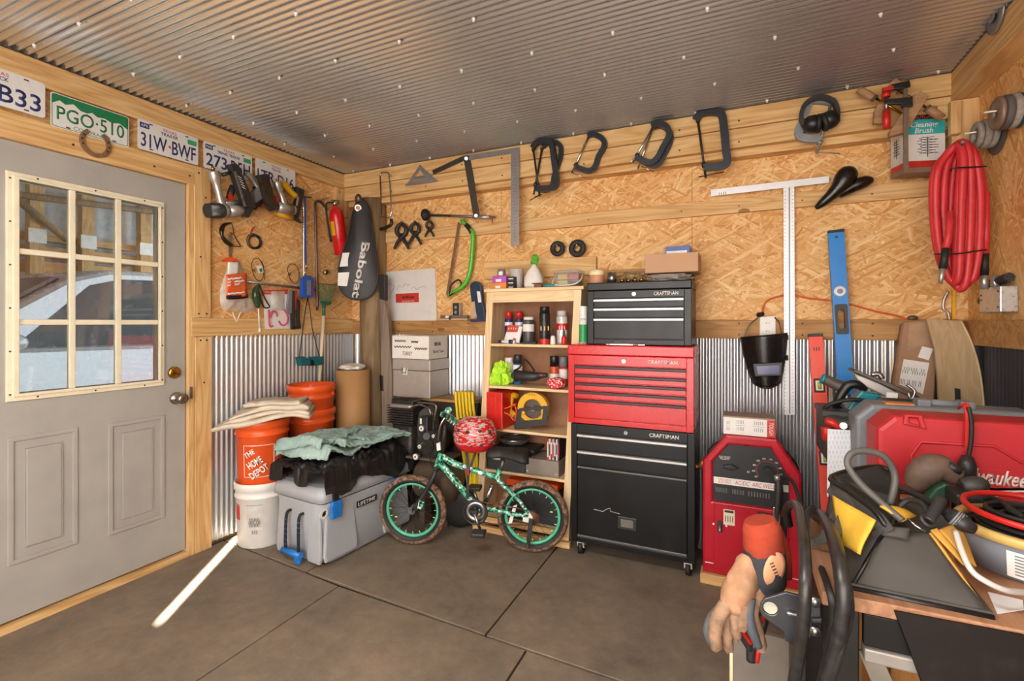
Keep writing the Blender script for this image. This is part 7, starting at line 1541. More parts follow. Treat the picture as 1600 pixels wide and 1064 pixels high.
T, Mk, q, x0, z1 = hardcase('tool_case', 'red plastic tool case with white lettering on the bench', 'tool case', -.95, 1371, 648, .16, rm, 3.655, ch=.045)
C14 = (1260, 560, 7.6); qc = PX(Mk, *C14)
T.part('panel_ridge', MB().tube([(x0+.12, zt+.02, .001), (x0+.085, z1-.12, .001), (x0+.11, z1-.075, .001), (x0+.28, z1-.07, .001), (x0+.34, z1-.11, .001), (3.64, z1-.10, .001)], .005, 6, M=Mk), rm)
T.part('label_panel', MB().prism([(x0+.18, zt), (3.65, zt), (3.65, z1-.145), (x0+.18, z1-.135)], .0, .004, Mk, bev=.002), rm)
la = qc.p(1140, 760); lb_ = qc.p(1420, 780); T.part('latch', MB().prism([(la[0], la[1]-.004), (lb_[0], la[1]-.014), (lb_[0]-.012, z1+.008), (la[0]+.004, z1+.008)], -.02, .012, Mk, bev=.003, holes=[[(la[0]+.014, la[1]+.003), (lb_[0]-.016, la[1]-.006), (lb_[0]-.022, z1), (la[0]+.014, z1)]]), rm)
pw = q.p(1528, 742); pe = q.p(1600, 742); cw = (pe[0]-pw[0])/5; cw *= .86; cxx = pe[0]+.006-cw*4.5
T.text('Milwaukee', Mk @ TR(cxx, q.p(1560, 746)[1], .0045) @ rotz(-.0), cw*9, .045, M_wpl, shear=.35, bold=.02, depth=.001)
p1, p2, p3 = q.p(1475, 772), q.p(1558, 757), q.p(1600, 757); T.part('lightning_bolt', MB().prism([(p1[0], p1[1]), (q.p(1545, 760)[0], q.p(1545, 762)[1]), (q.p(1562, 0)[0], q.p(0, 760)[1]+.01), (q.p(1558, 0)[0], q.p(1558, 766)[1]), (3.64, q.p(1600, 752)[1]), (q.p(1550, 0)[0], q.p(1550, 770)[1]), (q.p(1540, 0)[0], q.p(1540, 767)[1])], .004, .005, Mk), M_wpl)
# cord with plug hanging over the red case
Mk = MBk(-.965); q = PX(Mk); t = q.t
T = Thing('extension_cord', 'black and red cord with a plug hanging over the red case', 'cord', Mk @ Vector(q.p(1510, 750)))
T.part('sleeve', MB().strap(t([(1500, 637, -.12), (1506, 632, -.02), (1512, 640, .008), (1513, 675, .008), (1512, 700, .008)]), (0, 0, 1), .016, .006, Mk, 4), M_redpl); T.part('cord', MB().tube(t([(1513, 636, .01), (1518, 660, .014), (1517, 690, .014), (1513, 715, .014)]), .006, 8, M=Mk, spl=4), M_rubber)
T.part('plug', MB().tube(t([(1512, 712, .014), (1511, 725, .016), (1511, 742, .016), (1511, 752, .014)]), [.012, .022, .022, .014], 12, M=Mk), M_dark)
for dx in (-5, 5): T.part('prong', MB().box(q.p(1511+dx, 0)[0]-.002, q.p(1511+dx, 0)[0]+.002, q.p(0, 762)[1], q.p(0, 750)[1], .012, .02, 0, Mk), M_brass)
# bin carrying the teal saw, black tool at its front
M_bin = mat('dark_bin', '#3b3a38', .5)
bx = B(1290, 640, -.62).x
T = Thing('storage_bin', 'dark grey bin behind the paper, carrying the teal saw', 'bin', (3.3, -.47, zt)); T.part('bin', MB().box(bx, 3.60, -.58, -.36, zt, zt+.185, .01), M_bin); T.part('rim', MB().box(bx-.006, 3.606, -.586, -.354, zt+.165, zt+.19, .006), M_bin)
Mk = MBk(-.47); q = PX(Mk, *C14); t = q.t
M_teal2 = mat('saw_teal', '#0f7f8a', .35); zs = zt+.191
T = Thing('circular_saw', 'teal circular saw lying upturned with its silver guard on top', 'circular saw', (Mk @ Vector(q.p(600, 640))).xy.to_3d()+Vector((0, 0, zs)))
T.part('motor', MB().tube(t([(185, 235, 0), (240, 255, 0), (330, 300, .0), (430, 345, 0), (480, 370, 0)]), [.016, .021, .022, .026, .034], 14, M=Mk, spl=2), mat('saw_brown', '#4f4a43', .5)); T.part('motor_cap', MB().tube(t([(178, 232, 0), (215, 246, 0)]), [.020, .0225], 14, M=Mk), M_teal2)
T.part('gear_housing', MB().prism(q([(570, 440), (640, 370), (870, 430), (820, 490), (640, 640), (560, 690), (470, 590)]), -.05, .03, Mk, bev=.008), M_teal2)
T.part('handle', MB().tube(t([(700, 370, .01), (600, 310, .02), (500, 320, .02), (430, 400, .02), (380, 490, .02), (350, 560, .01), (420, 620, .0), (550, 680, .0)]), [.012, .017, .019, .018, .017, .015, .013, .012], 12, M=Mk, spl=4), M_black)
T.part('blade_guard', MB().prism(q([(545, 160), (700, 215), (900, 300), (1080, 400), (1060, 470), (900, 440), (700, 340), (590, 250)]), -.03, .02, Mk, bev=.006), M_silver); T.part('guard_plate', MB().prism(q([(930, 390), (1070, 400), (1060, 465), (925, 455)]), .02, .026, Mk, bev=.002), M_wpl)
T.part('base_plate', MB().prism(q([(530, 130), (560, 122), (1200, 380), (1500, 560), (1480, 575), (1170, 430), (535, 150)]), -.07, .05, Mk, bev=.003), M_dst)
T.part('depth_bracket', MB().tube(t([(770, 195, .05), (860, 185, .05), (900, 240, .05)]), .010, 8, M=Mk, spl=3).tube(t([(1190, 310, .05), (1290, 390, .055), (1240, 490, .055), (1210, 400, .05)]), .006, 8, M=Mk, spl=3), M_steel, kind='stuff')
T.part('lower_shoe', MB().prism(q([(870, 480), (1240, 500), (1240, 530), (940, 520)]), -.05, .045, Mk, bev=.003), M_dark)
T.part('power_cord', MB().tube(t([(690, 500, .05), (540, 490, .06), (400, 510, .06), (270, 550, .06), (215, 610, .05), (215, 660, .05), (260, 690, .06)]), .008, 8, M=Mk, spl=4), M_rubber)
Mk = MBk(-.60); q = PX(Mk, *C14); t = q.t
T = Thing('drill_driver', 'dark power tool with a red body showing beside the red level', 'power tool', Mk @ Vector(q.p(300, 900)))
T.part('body', MB().tube(t([(215, 800, 0), (300, 760, .0), (420, 790, .0), (560, 780, 0)]), [.02, .03, .032, .03], 12, M=Mk, spl=3), M_bin); T.part('red_shell', MB().tube(t([(230, 740, .02), (320, 770, .03), (400, 830, .03)]), [.014, .016, .010], 10, M=Mk, spl=3), M_redpl); T.part('red_grip', MB().tube(t([(225, 810, .02), (240, 900, .02), (235, 960, .01)]), [.016, .018, .014], 10, M=Mk, spl=3), M_redpl); T.part('chuck', MB().cyl(q.p(440, 800, .03), q.p(440, 800, .045), .012, n=14, M=Mk), M_chrome)
T.part('battery', MB().box(q.p(230, 0)[0], q.p(600, 0)[0]-.06, zt, q.p(0, 960)[1], -.05, .03, .006, Mk), M_dark)
# printed sheet leaning there
Mk = frame(Vector((0, -.66, .75)), (1, 0, 0), z=(0, -1, .12)); q = PX(Mk)
T = Thing('paper_sheet', 'pale patterned paper sheet standing upright behind the tool bag', 'paper', Mk @ Vector(q.p(1318, 800)))
sh = T.part('sheet', MB().prism(q([(1293, 670), (1339, 673), (1337, 800), (1292, 775)]), 0, .0015, Mk), mat('sheet_white', '#e3e6ea', .6, var=.02))
mb = MB()
for i in range(7):
    for j in range(12): a = q.p(1296+i*5.8+(j % 2)*2.5, 676+j*7.6); mb.box(a[0]-.002, a[0]+.0015, a[1]-.006, a[1]+.006, .0014, .0019, 0, Mk @ Matrix.Identity(4))
T.part('print', mb, mat('pale_blue_ink', '#c3d2e3', .6), sh, kind='stuff')

# ---- open tool bag of dark canvas with yellow panels
M_canv = mat('bag_canvas', '#46433f', .8, var=.1, scale=10, bump=.25, bscale=110); M_ybag = mat('bag_yellow', '#e3b13a', .7, var=.06, bump=.2, bscale=110); M_tbag = mat('bag_tan', '#c8943f', .75, var=.1)
C12 = (1260, 660, 2.633); P3 = lambda x, y, d: B(C12[0]+x/C12[2], C12[1]+y/C12[2], d)
a = P3(183, 690, -1.665); a.z = zt; b = P3(772, 775, -1.675); b.z = zt; d_ = Vector((b.x+.01, -1.42, zt)); c_ = Vector((a.x-.01, -1.40, zt))
e = P3(318, 455, -1.60); f = P3(505, 455, -1.585); g_ = P3(103, 222, -1.40); h_ = P3(285, 395, -1.57); i_ = P3(300, 180, -1.24); j_ = P3(372, 245, -1.30); k_ = P3(660, 600, -1.56); l_ = P3(115, 300, -1.42)
T = Thing('tool_bag', 'open dark canvas tool bag with yellow side panels on the bench', 'bag', (a+b)/2)
def panel(nm, pts, m, n=8, sag=.0, par=None, off=.0, th=.004):
    """curved four-sided cloth panel through the points pts (quad), bulged outwards"""
    p0, p1, p2, p3 = [Vector(p) for p in pts]; nr = (p1-p0).cross(p3-p0).normalized()
    if nr.dot(CAM-p0) < 0: nr = -nr
    fn = lambda u, v: (p0*(1-u)+p1*u)*(1-v)+(p3*(1-u)+p2*u)*v+nr*(off+sag*math.sin(PI*u)*math.sin(PI*v)+.006*mn.noise(((p0*(1-u)+p1*u)*(1-v)+(p3*(1-u)+p2*u)*v)*14))
    return T.part(nm, MB().surf(fn, n, n, None, th), m, par)
fp = panel('front_panel', (a, b, f, e), M_canv, 12, .012)
lp = panel('left_panel', (c_, a, e, g_), M_canv, 12, .008)
panel('right_panel', (b, d_, j_+Vector((.12, -.05, -.06)), f), M_tbag, 10, .01)
panel('back_panel', (c_, d_, j_+Vector((.12, -.05, -.06)), g_), M_canv, 8, 0)
panel('rim_panel', (g_, j_+Vector((.0, .0, -.0)), P3(368, 420, -1.45), P3(255, 380, -1.50)), mat('bag_lining', '#2c2a29', .85), 10, -.02)
panel('rim_panel', (g_, i_, j_, j_+Vector((-.02, -.02, -.05))), mat('bag_lining', '#2c2a29', .85), 6, 0)
T.part('base', MB().prism([(p.x, p.y) for p in (a, b, d_, c_)], zt, zt+.010, None, bev=.002), M_canv)
panel('yellow_panel', (P3(152, 500, -1.575), P3(228, 545, -1.665), P3(285, 400, -1.625), P3(117, 300, -1.47)), M_ybag, 10, .004, lp, .004)
panel('tan_panel', (P3(505, 450, -1.592), P3(530, 440, -1.585), P3(662, 600, -1.62), P3(640, 590, -1.63)), M_tbag, 6, .002, fp, .006)
panel('tan_panel', (P3(520, 455, -1.58), P3(600, 430, -1.52), P3(670, 605, -1.60), P3(600, 545, -1.60)), M_tbag, 8, .004, fp, .014)
T.part('rim', MB().tube([g_, l_+(h_-l_)*.35+Vector((0, 0, .03)), h_+Vector((-.005, 0, .02)), e+Vector((.005, 0, .015)), P3(360, 425, -1.55), P3(368, 330, -1.42), j_, i_], .006, 8, True, None, 4), M_black)
T.part('rim_band', MB().strap([g_+Vector((0, 0, -.02)), l_+(h_-l_)*.35+Vector((0, -.004, .005)), h_+Vector((-.005, -.006, .0)), e+Vector((0, -.006, .0))], (-.6, -.7, .2), .045, .004, None, 4), M_canv)
T.part('hem', MB().tube([a, b], .006, 8).tube([e, a], .004, 6), M_black, kind='stuff')
panel('flap', (P3(310, 470, -1.60), P3(415, 485, -1.605), P3(425, 440, -1.59), P3(320, 430, -1.59)), M_canv, 6, .004, fp, .012)
panel('inner_lining', (P3(300, 345, -1.55), P3(390, 415, -1.56), P3(455, 385, -1.50), P3(400, 350, -1.48)), M_ybag, 6, .004, None, .004)
T = Thing('grey_hose', 'stiff grey hose looping out of the tool bag', 'hose', P3(390, 410, -1.5)); T.part('tube', MB().tube([P3(*p) for p in ((395, 405, -1.56), (330, 350, -1.54), (240, 270, -1.50), (185, 205, -1.47), (168, 160, -1.46), (190, 125, -1.45), (245, 117, -1.44), (310, 135, -1.43), (350, 180, -1.42), (365, 240, -1.42), (345, 340, -1.44))], .0078, 10, spl=5), mat('hose_grey', '#5a5855', .5))
T = Thing('power_lead', 'black lead with a ribbed connector lying across the tool bag', 'cable', P3(640, 430, -1.5)); T.part('cable', MB().tube([P3(*p) for p in ((375, 265, -1.42), (440, 290, -1.45), (520, 335, -1.50), (585, 375, -1.53), (640, 420, -1.55))], [.006, .007, .008, .012, .013], 10, spl=4), M_rubber); T.part('connector', MB().tube([P3(590, 375, -1.535), P3(640, 415, -1.55), P3(690, 440, -1.55)], [.015, .018, .011], 10), M_dark)
for k in range(4): T.part('rib', MB().torus(P3(610+k*9, 392+k*6, -1.545), .0165, .002, None, 14, 5, P3(690, 440, -1.55)-P3(590, 375, -1.535)), M_grey)
T = Thing('bent_pipe', 'short bent black pipe standing on the tool bag', 'pipe', P3(500, 415, -1.55)); T.part('pipe', MB().tube([P3(*p) for p in ((555, 315, -1.52), (540, 345, -1.54), (515, 385, -1.56), (500, 408, -1.57))], .0105, 12, spl=3), M_dark); T.part('foot_ring', MB().torus(P3(500, 405, -1.57), .012, .005, None, 16, 6, (.3, -.5, .6)), M_dark)
T.part('wire', MB().tube([P3(*p) for p in ((380, 350, -1.5), (420, 320, -1.5), (470, 330, -1.52), (495, 365, -1.54), (490, 400, -1.56))], .006, 8, spl=4), M_rubber)
single('spring_clip', MB().tube([P3(415, 395, -1.60), P3(450, 425, -1.61), P3(490, 450, -1.615)], .0022, 6), M_chrome, 'thin bright wire clip on the front of the tool bag', 'clip')
# ---- belt sander (brown green), battery, cords and tub
C15 = (1420, 680, 5.32); P5 = lambda x, y, d: B(C15[0]+x/C15[2], C15[1]+y/C15[2], d)
Mk = MBk(-1.12); q = PX(Mk, *C15); t = q.t
T = Thing('belt_sander', 'worn brown and green belt sander before the red case', 'sander', Vector((P5(220, 500, -1.12).x, -1.12, zt)))
M_brn = mat('worn_brown', '#6b574c', .6, var=.2, scale=30); M_dgr = mat('dark_green', '#1f4a35', .55, var=.2, scale=30)
T.part('housing', MB().tube(t([(40, 440, 0), (90, 350, 0), (170, 280, 0), (260, 270, 0), (350, 320, 0), (420, 350, 0)]), [.022, .036, .040, .036, .028, .024], 14, M=Mk, spl=4), M_brn)
T.part('side_cover', MB().prism(q([(110, 480), (170, 400), (250, 360), (300, 380), (270, 470), (220, 560), (130, 560)]), .01, .045, Mk, bev=.006), M_dgr); T.part('frame_base', MB().box(q.p(60, 0)[0], q.p(330, 0)[0], zt, q.p(0, 470)[1], -.04, .02, .01, Mk), M_brn); T.part('top_strip', MB().tube(t([(320, 250, .02), (430, 300, .02)]), .012, 8, M=Mk), M_dark)
T = Thing('battery_charger', 'black square charger with a cable before the red case', 'charger', Vector((P5(590, 500, -1.2).x, -1.2, zt)))
Mk = MBk(-1.24); q = PX(Mk, *C15); x0, z0 = q.p(520, 610)[:2]; x1, z1 = q.p(740, 530)[:2]
T.part('block', MB().box(x0-.03, x1, z0-.0, z1, -.09, .0, .006, Mk), M_dark); T.part('stand', MB().box(x0-.01, x1-.02, zt, z0, -.10, -.02, .004, Mk), M_black); T.part('upper_tool', MB().tube(q.t([(440, 430, -.07), (520, 425, -.07), (590, 425, -.07), (630, 450, -.07)]), [.02, .026, .026, .016], 10, M=Mk, spl=3), M_bin)
T.part('cable', MB().tube([P5(*p) for p in ((640, 530, -1.25), (700, 525, -1.27), (760, 545, -1.32), (850, 610, -1.38), (958, 690, -1.42))], .006, 8, spl=4), M_rubber)
# round tub of cable with red hoop, label
tc = P5(880, 760, -1.30); tc = Vector((3.345, -1.39, zt))
T = Thing('parts_tub', 'clear round tub full of black wire with a printed label', 'tub', tc); Mt_ = TR(*tc)
g = N('clear_tub'); t_ = g.t; o_ = t_.nodes['Material Output']; a__ = g.n('ShaderNodeBsdfTransparent', {0: (.9, .92, .95, 1)}); b__ = g.n('ShaderNodeBsdfPrincipled', {'Base Color': srgb('#b9c2cc'), 'Roughness': .25}); m__ = g.n('ShaderNodeMixShader', {0: .45, 1: a__.outputs[0], 2: b__.outputs[0]}); t_.links.new(m__.outputs[0], o_.inputs[0]); M_ctub = g.m
R0 = .132
T.part('tub', MB().lathe([(0, .002), (R0*.93, .002), (R0*.97, .05), (R0, .078)], 44, Mt_, cap=False), M_ctub); T.part('rim', MB().lathe([(R0, .072), (R0+.006, .074), (R0+.006, .09), (R0-.004, .093), (R0-.012, .088), (R0-.006, .074)], 44, Mt_, cap=False), mat('tub_amber', '#c9a860', .35))
T.part('contents', MB().cyl((tc.x, tc.y, zt+.004), (tc.x, tc.y, zt+.068), R0*.9, n=30), mat('tub_contents', '#4d4f52', .6, var=.3, scale=30))
va2 = math.atan2(CAM.y-tc.y, CAM.x-tc.x); lb2 = T.part('label', MB().lathe([(R0*.955, .008), (R0*.985, .062)], 14, Mt_, True, va2-.35, va2+.45), M_wpl)
for k in range(7): T.part('label_line', MB().lathe([(R0*(.958+.004*k)+.0008, .014+k*.0065), (R0*(.958+.004*k)+.001, .017+k*.0065)], 10, Mt_, True, va2-.25, va2+.4), M_grey, lb2)
T = Thing('wire_coil', 'coil of black wire piled in the round tub', 'wire', tc+Vector((0, 0, .11)))
for k in range(11): T.part('turn', MB().torus((tc.x+R.uniform(-.008, .008), tc.y+R.uniform(-.008, .008), zt+.075+.0042*k), .108-.008*(k % 5)-.003*k, .0052, None, 34, 6, (R.uniform(-.08, .08), R.uniform(-.08, .08), 1)), M_rubber)
single('red_hoop', MB().torus((tc.x, tc.y, zt+.118), .120, .0068, None, 44, 8, (.02, -.03, 1)), M_redpl, 'red cable hoop lying on the wire tub', 'cable')
T = Thing('clear_tube', 'clear plastic tube curving past the tub', 'tube', P3(700, 620, -1.62)); T.part('tube', MB().tube([P3(*p) for p in ((615, 450, -1.58), (640, 530, -1.62), (680, 610, -1.65), (740, 655, -1.66), (820, 690, -1.655), (900, 700, -1.62))], .0055, 8, spl=5), M_frost)
sh_ = [P3(760, 710, -1.6), P3(800, 770, -1.6), P3(880, 770, -1.6), P3(895, 725, -1.5)]
single('paper_scrap', MB().prism([(F(C12[0]+x/C12[2], C12[1]+y/C12[2], zt).x, F(C12[0]+x/C12[2], C12[1]+y/C12[2], zt).y) for x, y in ((745, 700), (785, 790), (895, 772), (890, 735))], zt, zt+.002), mat('scrap_white', '#e6e6ea', .6, var=.02), 'white paper scrap on the bench before the tub', 'paper')

# ------------------------------------------------------------------ boards leaning in the right corner
Mk = frame(Vector((0, .0, 1.0)), (1, 0, 0), z=(0, -1, .12)); q = PX(Mk)
T = Thing('shipping_box', 'flat brown cardboard parcel with white labels leaning on the wall', 'parcel', Mk @ Vector(q.p(1420, 700)))
T.part('carton', MB().prism(q([(1413, 503), (1450, 500), (1464, 555), (1452, 720), (1378, 720), (1396, 610)]), -.03, .0, Mk, bev=.003), mat('parcel_kraft', '#a17a5c', .65, var=.05)); T.part('carton_side', MB().prism(q([(1409, 506), (1414, 503), (1397, 612), (1378, 720), (1374, 720), (1392, 612)]), -.03, -.001, Mk), mat('parcel_edge', '#8d6547', .65))
lb1 = T.part('address_label', MB().prism(q([(1412, 561), (1452, 567), (1442, 616), (1404, 600)]), 0, .001, Mk), M_wpl)
T.text('|||| || ||| ||', Mk @ TR(*q.p(1422, 598, .001)) @ rotz(-.14), .08, .026, M_ink, lb1); T.text('|||||| ||\n||| ||||||', Mk @ TR(*q.p(1428, 580, .001)) @ rotz(-.14), .085, .03, M_grey, lb1)
T.part('small_label', MB().prism(q([(1441, 541), (1458, 545), (1451, 563), (1434, 558)]), 0, .001, Mk), M_wpl); T.part('clear_tape', MB().prism(q([(1421, 506), (1449, 504), (1451, 535), (1417, 548)]), 0, .0008, Mk), mat('glossy_tape', '#b08f72', .12))
Mk = frame(Vector((0, -.06, 1.0)), (1, 0, 0), z=(0, -1, .10)); q = PX(Mk)
T = Thing('plywood_panel', 'curved tan plywood panel with a small black label leaning in the corner', 'panel', Mk @ Vector(q.p(1490, 700)))
right = [(1499, 502), (1512, 527), (1522, 555), (1529, 585), (1533, 615), (1535, 645), (1536, 700)]
T.part('panel', MB().prism(q([(1446, 498)]+right+[(1463, 700), (1466, 640), (1464, 590), (1459, 545)]), -.008, .010, Mk, bev=.001), wood_mat('birch_tan', 2, ('#a58a66', '#b29772', '#bda27e'), False, 2.0)); T.part('pale_edge', MB().tube([(x+.001, y, .001) for x, y in q(right)], .0085, 6, M=Mk, spl=3), M_pinez)
T.part('label', MB().prism(q([(1490, 606), (1499, 608), (1500, 633), (1491, 631)]), .010, .011, Mk), M_black)

# ------------------------------------------------------------------ red hose hung across the right corner
hz = 2.02; Mh = frame(CAM+_ray(1499, 330)*hz, (.88, .475, 0), z=(.475, -.88, 0)); q = PX(Mh); t = q.t
T = Thing('air_hose', 'thick coil of red rubber hose hanging in the right corner', 'hose', Mh @ Vector(q.p(1500, 460)))
M_hose = mat('hose_red', '#cc3138', .45, var=.08, scale=14)
for k in range(9):
    s_ = (k-4)/4; w_ = 1-abs(s_)*.12; x_ = 1499+s_*18; dz = .012*math.sin(k*2.1)
    pts = [(1474+s_*16, 330, -.02+dz), (1477+s_*17, 270, -.01+dz), (1488+s_*12, 236+abs(s_)*9, dz), (1503+s_*9, 222+6*abs(s_), .025+dz), (1514+s_*12, 240+abs(s_)*8, .05+dz), (1517+s_*19, 300, .05+dz), (1515+s_*20, 380, .05+dz), (1510+s_*16, 435-abs(s_)*8, .04+dz), (1501+s_*13, 452-abs(s_)*14, .02+dz), (1490+s_*13, 435-abs(s_)*8, .0+dz), (1479+s_*14, 390, -.015+dz)]
    T.part('turn', MB().tube(t(pts), .0145, 8, True, Mh, 4), M_hose)
for y_ in (265, 395): T.part('tie', MB().tube(t([(1447+(14 if y_ > 300 else 40), y_+2, .03), (1490, y_+ (2 if y_ > 300 else -2), .082), (1541, y_-5, .075)]), .003, 6, M=Mh, spl=4), M_black)
T.part('hose_end', MB().tube(t([(1485, 330, .085), (1482, 370, .085), (1477, 392, .085)]), .012, 8, M=Mh), M_hose); T.part('end_sleeve', MB().tube(t([(1478, 388, .085), (1473, 420, .085)]), .0135, 10, M=Mh), M_rubber); T.part('end_fitting', MB().tube(t([(1473, 418, .085), (1471, 432, .085), (1469, 443, .085)]), [.011, .009, .006], 10, M=Mh), M_silver)
T.part('hose_end', MB().tube(t([(1541, 300, .06), (1541, 360, .06), (1539, 400, .055)]), .012, 8, M=Mh), M_hose); T.part('end_sleeve', MB().tube(t([(1539, 396, .055), (1538, 430, .05)]), .0135, 10, M=Mh), M_rubber); T.part('end_fitting', MB().tube(t([(1538, 428, .05), (1537.5, 452, .05)]), [.012, .013], 10, M=Mh), M_silver)
wr.part('hose_hook', MB().tube([Mh @ Vector(q.p(1500, 226, -.10)), Mh @ Vector(q.p(1503, 232, .03)), Mh @ Vector(q.p(1504, 222, .08))], .006, 6), M_steel)

# ---- junction box and knob on the right wall
Mk = MRt(XR+OSB); C16 = (1440, 420, 10.0)
qn = PX(MRt(XR-.02), *C16); u0, v0 = qn.p(900, 690)[:2]; u1, v1 = qn.p(1225, 265)[:2]
T = Thing('junction_box', 'galvanised junction box with a black knob below the hose', 'junction box', Mk @ Vector((u0, v0, .02)))
T.part('box', MB().box(u0, u1, v0, v1, 0.001, .055, .004, Mk), mat('bright_zinc', '#cdd0d2', .3, .7, var=.1, scale=40)); 
for a_ in ((u0+.02, v1-.03), (u0+.02, v1-.05), (u1-.015, v0+.02), (u1-.015, v1-.02)): T.part('screw', MB().cyl((a_[0], a_[1], .054), (a_[0], a_[1], .057), .004, n=8, M=Mk), M_dark)
kb = T.part('knob', MB().cyl((u0+.0, (v0+v1)/2, .028), (u0-.035, (v0+v1)/2, .028), .026, .022, 20, Mk), M_black); T.part('conduit', MB().cyl(((u0+u1)/2-.02, v1-.01, .03), ((u0+u1)/2-.02, v1+.05, .03), .014, n=14, M=Mk), M_silver)
T.part('black_clip', MB().tube([(u0+.0, v1+.02, .02), (u1-.02, v1+.035, .02)], .018, 8, M=Mk), M_dark)
# ---- paint key strip with yellow level in the corner behind the plywood
Mk = MBk(YB+.02); q = PX(Mk)
T = Thing('multi_tool', 'pale curved bracket and yellow strip tucked in the corner', 'bracket', Mk @ Vector(q.p(1482, 500)))
T.part('yellow_strip', MB().prism(q([(1487, 452), (1492, 452), (1491, 503), (1486, 503)]), 0, .012, Mk), M_yellow); T.part('bracket', MB().tube(q.t([(1482, 455, .006), (1475, 468, .006), (1474, 482, .006), (1481, 488, .006), (1484, 502, .006)]), .006, 8, M=Mk, spl=4), M_silver)
# ---- grinding discs on the right wall
def discs(label, px, py, r, stack, wx=XR+OSB):
    c0 = RW(px, py, wx); Mk = onR(c0); T = Thing('grinding_wheel', label, 'grinding wheel', c0-Vector((0, 0, r)), 'grinding wheels on the right wall'); z = .004
    for nm, rr, th, m, ri in stack:
        T.part(nm, MB().lathe([(ri, z), (rr-.004, z), (rr, z+.004), (rr, z+th-.004), (rr-.004, z+th), (ri, z+th), (ri, z)], 40, Mk, cap=False), m); z += th+.002
    T.part('nail', MB().cyl((0, ri*.6, 0), (0, ri*.6, z+.03), .0035, n=8, M=Mk), M_screw)
M_abr = mat('abrasive_grey', '#9a9389', .8, var=.12, scale=60, bump=.4, bscale=200); M_abd = mat('abrasive_dark', '#5d5654', .7, var=.12)
discs('thin grey grinding disc at the top of the right wall', 1560, 20, .075, [('disc', .072, .010, mat('disc_grey', '#8f8f8d', .35, .5), .016), ('flange', .030, .006, M_silver, .010)], 3.626)
discs('stack of grey grinding wheels on a dark disc beside the hose', 1560, 207, .075, [('backing_disc', .088, .004, M_abd, .012), ('wheel', .058, .022, M_abr, .022), ('wheel', .060, .022, M_abr, .024), ('wheel', .055, .018, M_abr, .022)])
discs('stack of steel-rimmed grinding wheels at the right edge of view', 1598, 172, .075, [('wheel', .064, .010, mat('teal_disc', '#2c5157', .5), .02), ('wheel', .064, .022, M_abr, .022), ('wheel', .064, .022, M_abd, .020), ('rim_wheel', .062, .016, mat('rim_tan', '#8a7464', .45, .3), .018)])

# ------------------------------------------------------------------ brush carton and clamps on the top right of the back wall
x0, x1, z0, z1 = 0, .170, 1.985, 2.23; Mx_ = TR(3.444, -.03, 0) @ rotz(math.radians(16))
T = Thing('brush_carton', 'teal and white cleaning brush carton standing on the wall rail', 'box', (3.5, .03, z0))
T.part('carton', MB().box(x0, x1, .0, .10, z0, z1+.02, .002, Mx_), mat('carton_brown', '#8d7462', .6))
Mf = Mx_ @ frame((x0, -.0006, z0), (1, 0, 0), z=(0, -1, 0)); W = x1-x0; H = z1+.02-z0
fa = T.part('front_print', MB().box(.0, W, .022, H, 0, .0006, 0, Mf), M_wpl); tealm = mat('print_teal', '#35b3b5', .5)
T.part('teal_band', MB().box(.0, W, H*.66, H*.92, .0006, .0012, 0, Mf), tealm, fa); T.part('black_band', MB().box(0, W, H*.92, H, .0006, .0012, 0, Mf), M_black, fa); T.part('red_band', MB().box(0, W, .022, H*.20, .0006, .0012, 0, Mf), M_red, fa)
T.text('Cleaning\nBrush', Mf @ TR(W*.50, H*.78, .0012), W*.68, H*.2, M_wpl, fa, shear=.2, bold=.02); T.text('OUTLAW', Mf @ TR(W*.5, H*.96, .0012), W*.55, H*.055, M_red, fa, bold=.03)
def brushpic(Mx, cx, cy, w_, h_):
    mb = MB()
    for i in range(13):
        y = cy-h_/2+h_*(i+.5)/13
        for s_ in (-1, 1): mb.tube([(cx, y, .0009), (cx+s_*w_*.25, y+.003*(-1)**i, .0009), (cx+s_*w_/2*(.8+.2*math.sin(i*2)), y+.004*s_*(-1)**i, .0009)], .0014, 4, M=Mx)
    mb.tube([(cx, cy-h_*.65, .0009), (cx, cy+h_*.5, .0009)], .0015, 4, M=Mx); return mb
T.part('brush_picture', brushpic(Mf, W*.58, H*.46, W*.52, H*.30), M_ink, fa)
Ms_ = Mx_ @ frame((x0-.0006, .10, z0), (0, -1, 0), z=(-1, 0, 0)); T.part('side_print', MB().box(.004, .097, .022, H*.9, 0, .0006, 0, Ms_), mat('print_grey', '#d8d6d2', .5)); T.part('side_red', MB().box(.004, .097, .022, H*.18, .0006, .001, 0, Ms_), M_red); T.part('side_brush', brushpic(Ms_, .05, H*.5, .05, H*.3), M_ink)
C17 = (1330, 0, 3.548); Mk = MBk(-.06); q = PX(Mk, *C17); t = q.t
M_oldw = wood_mat('clamp_wood', 0, ('#8a6446', '#a57f5c', '#b8946f'), False)
T = Thing('handscrew_clamp', 'old wooden handscrew clamp hung over the brush carton', 'clamp', Mk @ Vector(q.p(260, 750)))
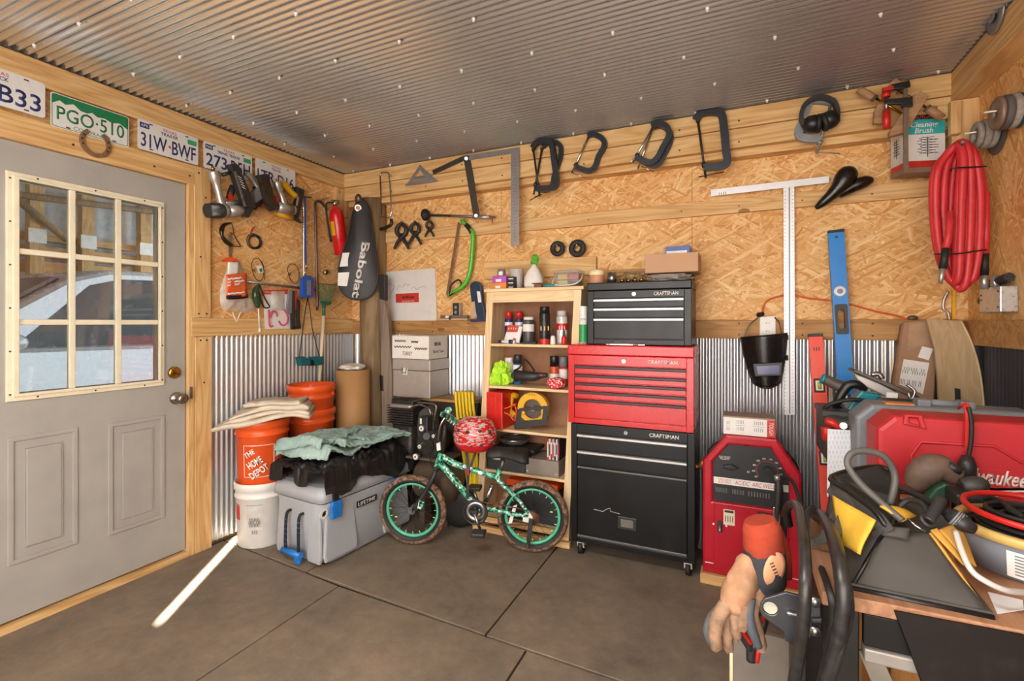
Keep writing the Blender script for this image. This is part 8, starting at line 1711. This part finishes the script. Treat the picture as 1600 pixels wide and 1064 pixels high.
T.part('jaw', MB().prism(q([(205, 735), (350, 530), (375, 515), (420, 545), (300, 740), (205, 765)]), -.012, .022, Mk, bev=.003), M_oldw); T.part('jaw', MB().prism(q([(120, 690), (125, 620), (215, 460), (245, 438), (275, 460), (165, 690)]), -.014, .014, Mk, bev=.003), M_oldw)
T.part('screw', MB().cyl(q.p(130, 540, .03), q.p(280, 630, .03), .006, n=10, M=Mk), M_brass); T.part('screw', MB().cyl(q.p(250, 490, .01), q.p(420, 600, .01), .006, n=10, M=Mk), M_brass)
for a_, b_ in (((40, 495), (130, 545)), ((420, 600), (510, 655))): T.part('handle', MB().tube(q.t([(a_[0], a_[1], .03), ((a_[0]+b_[0])/2, (a_[1]+b_[1])/2, .03), (b_[0], b_[1], .03)]), [.016, .0175, .015], 14, M=Mk), M_oldw); T.part('ferrule', MB().cyl(q.p(b_[0]-8, b_[1]-5, .03), q.p(b_[0]+4, b_[1]+3, .03), .0165, n=14, M=Mk) if a_[0] < 100 else MB().cyl(q.p(a_[0]-4, a_[1]-3, .03), q.p(a_[0]+8, a_[1]+5, .03), .0165, n=14, M=Mk), M_dusty)
Mk = MBk(-.115); q = PX(Mk, *C17); t = q.t
T = Thing('bar_clamp', 'red-handled steel bar clamp hanging before the brush carton', 'clamp', Mk @ Vector(q.p(305, 940)))
T.part('bar', MB().prism(q([(288, 460), (312, 460), (318, 935), (292, 945)]), -.003, .003, Mk), mat('worn_bar', '#7d7266', .4, .7)); T.part('head', MB().prism(q([(225, 470), (320, 448), (328, 480), (290, 495), (230, 498)]), -.010, .010, Mk, bev=.003), M_black); T.part('pad_cap', MB().prism(q([(170, 492), (232, 478), (232, 500), (175, 510)]), -.012, .012, Mk, bev=.003), M_redpl)
T.part('sliding_jaw', MB().prism(q([(185, 556), (335, 540), (340, 592), (280, 598), (275, 580), (185, 580)]), -.010, .012, Mk, bev=.003), M_black); T.part('screw', MB().cyl(q.p(195, 530), q.p(195, 620), .007, n=10, M=Mk), M_steel); T.part('pad', MB().cyl(q.p(193, 515), q.p(193, 540), .017, n=14, M=Mk), M_redpl); T.part('grip', MB().tube(t([(195, 610, 0), (196, 660, 0), (197, 712, 0)]), [.014, .0155, .015], 12, M=Mk), M_redpl)
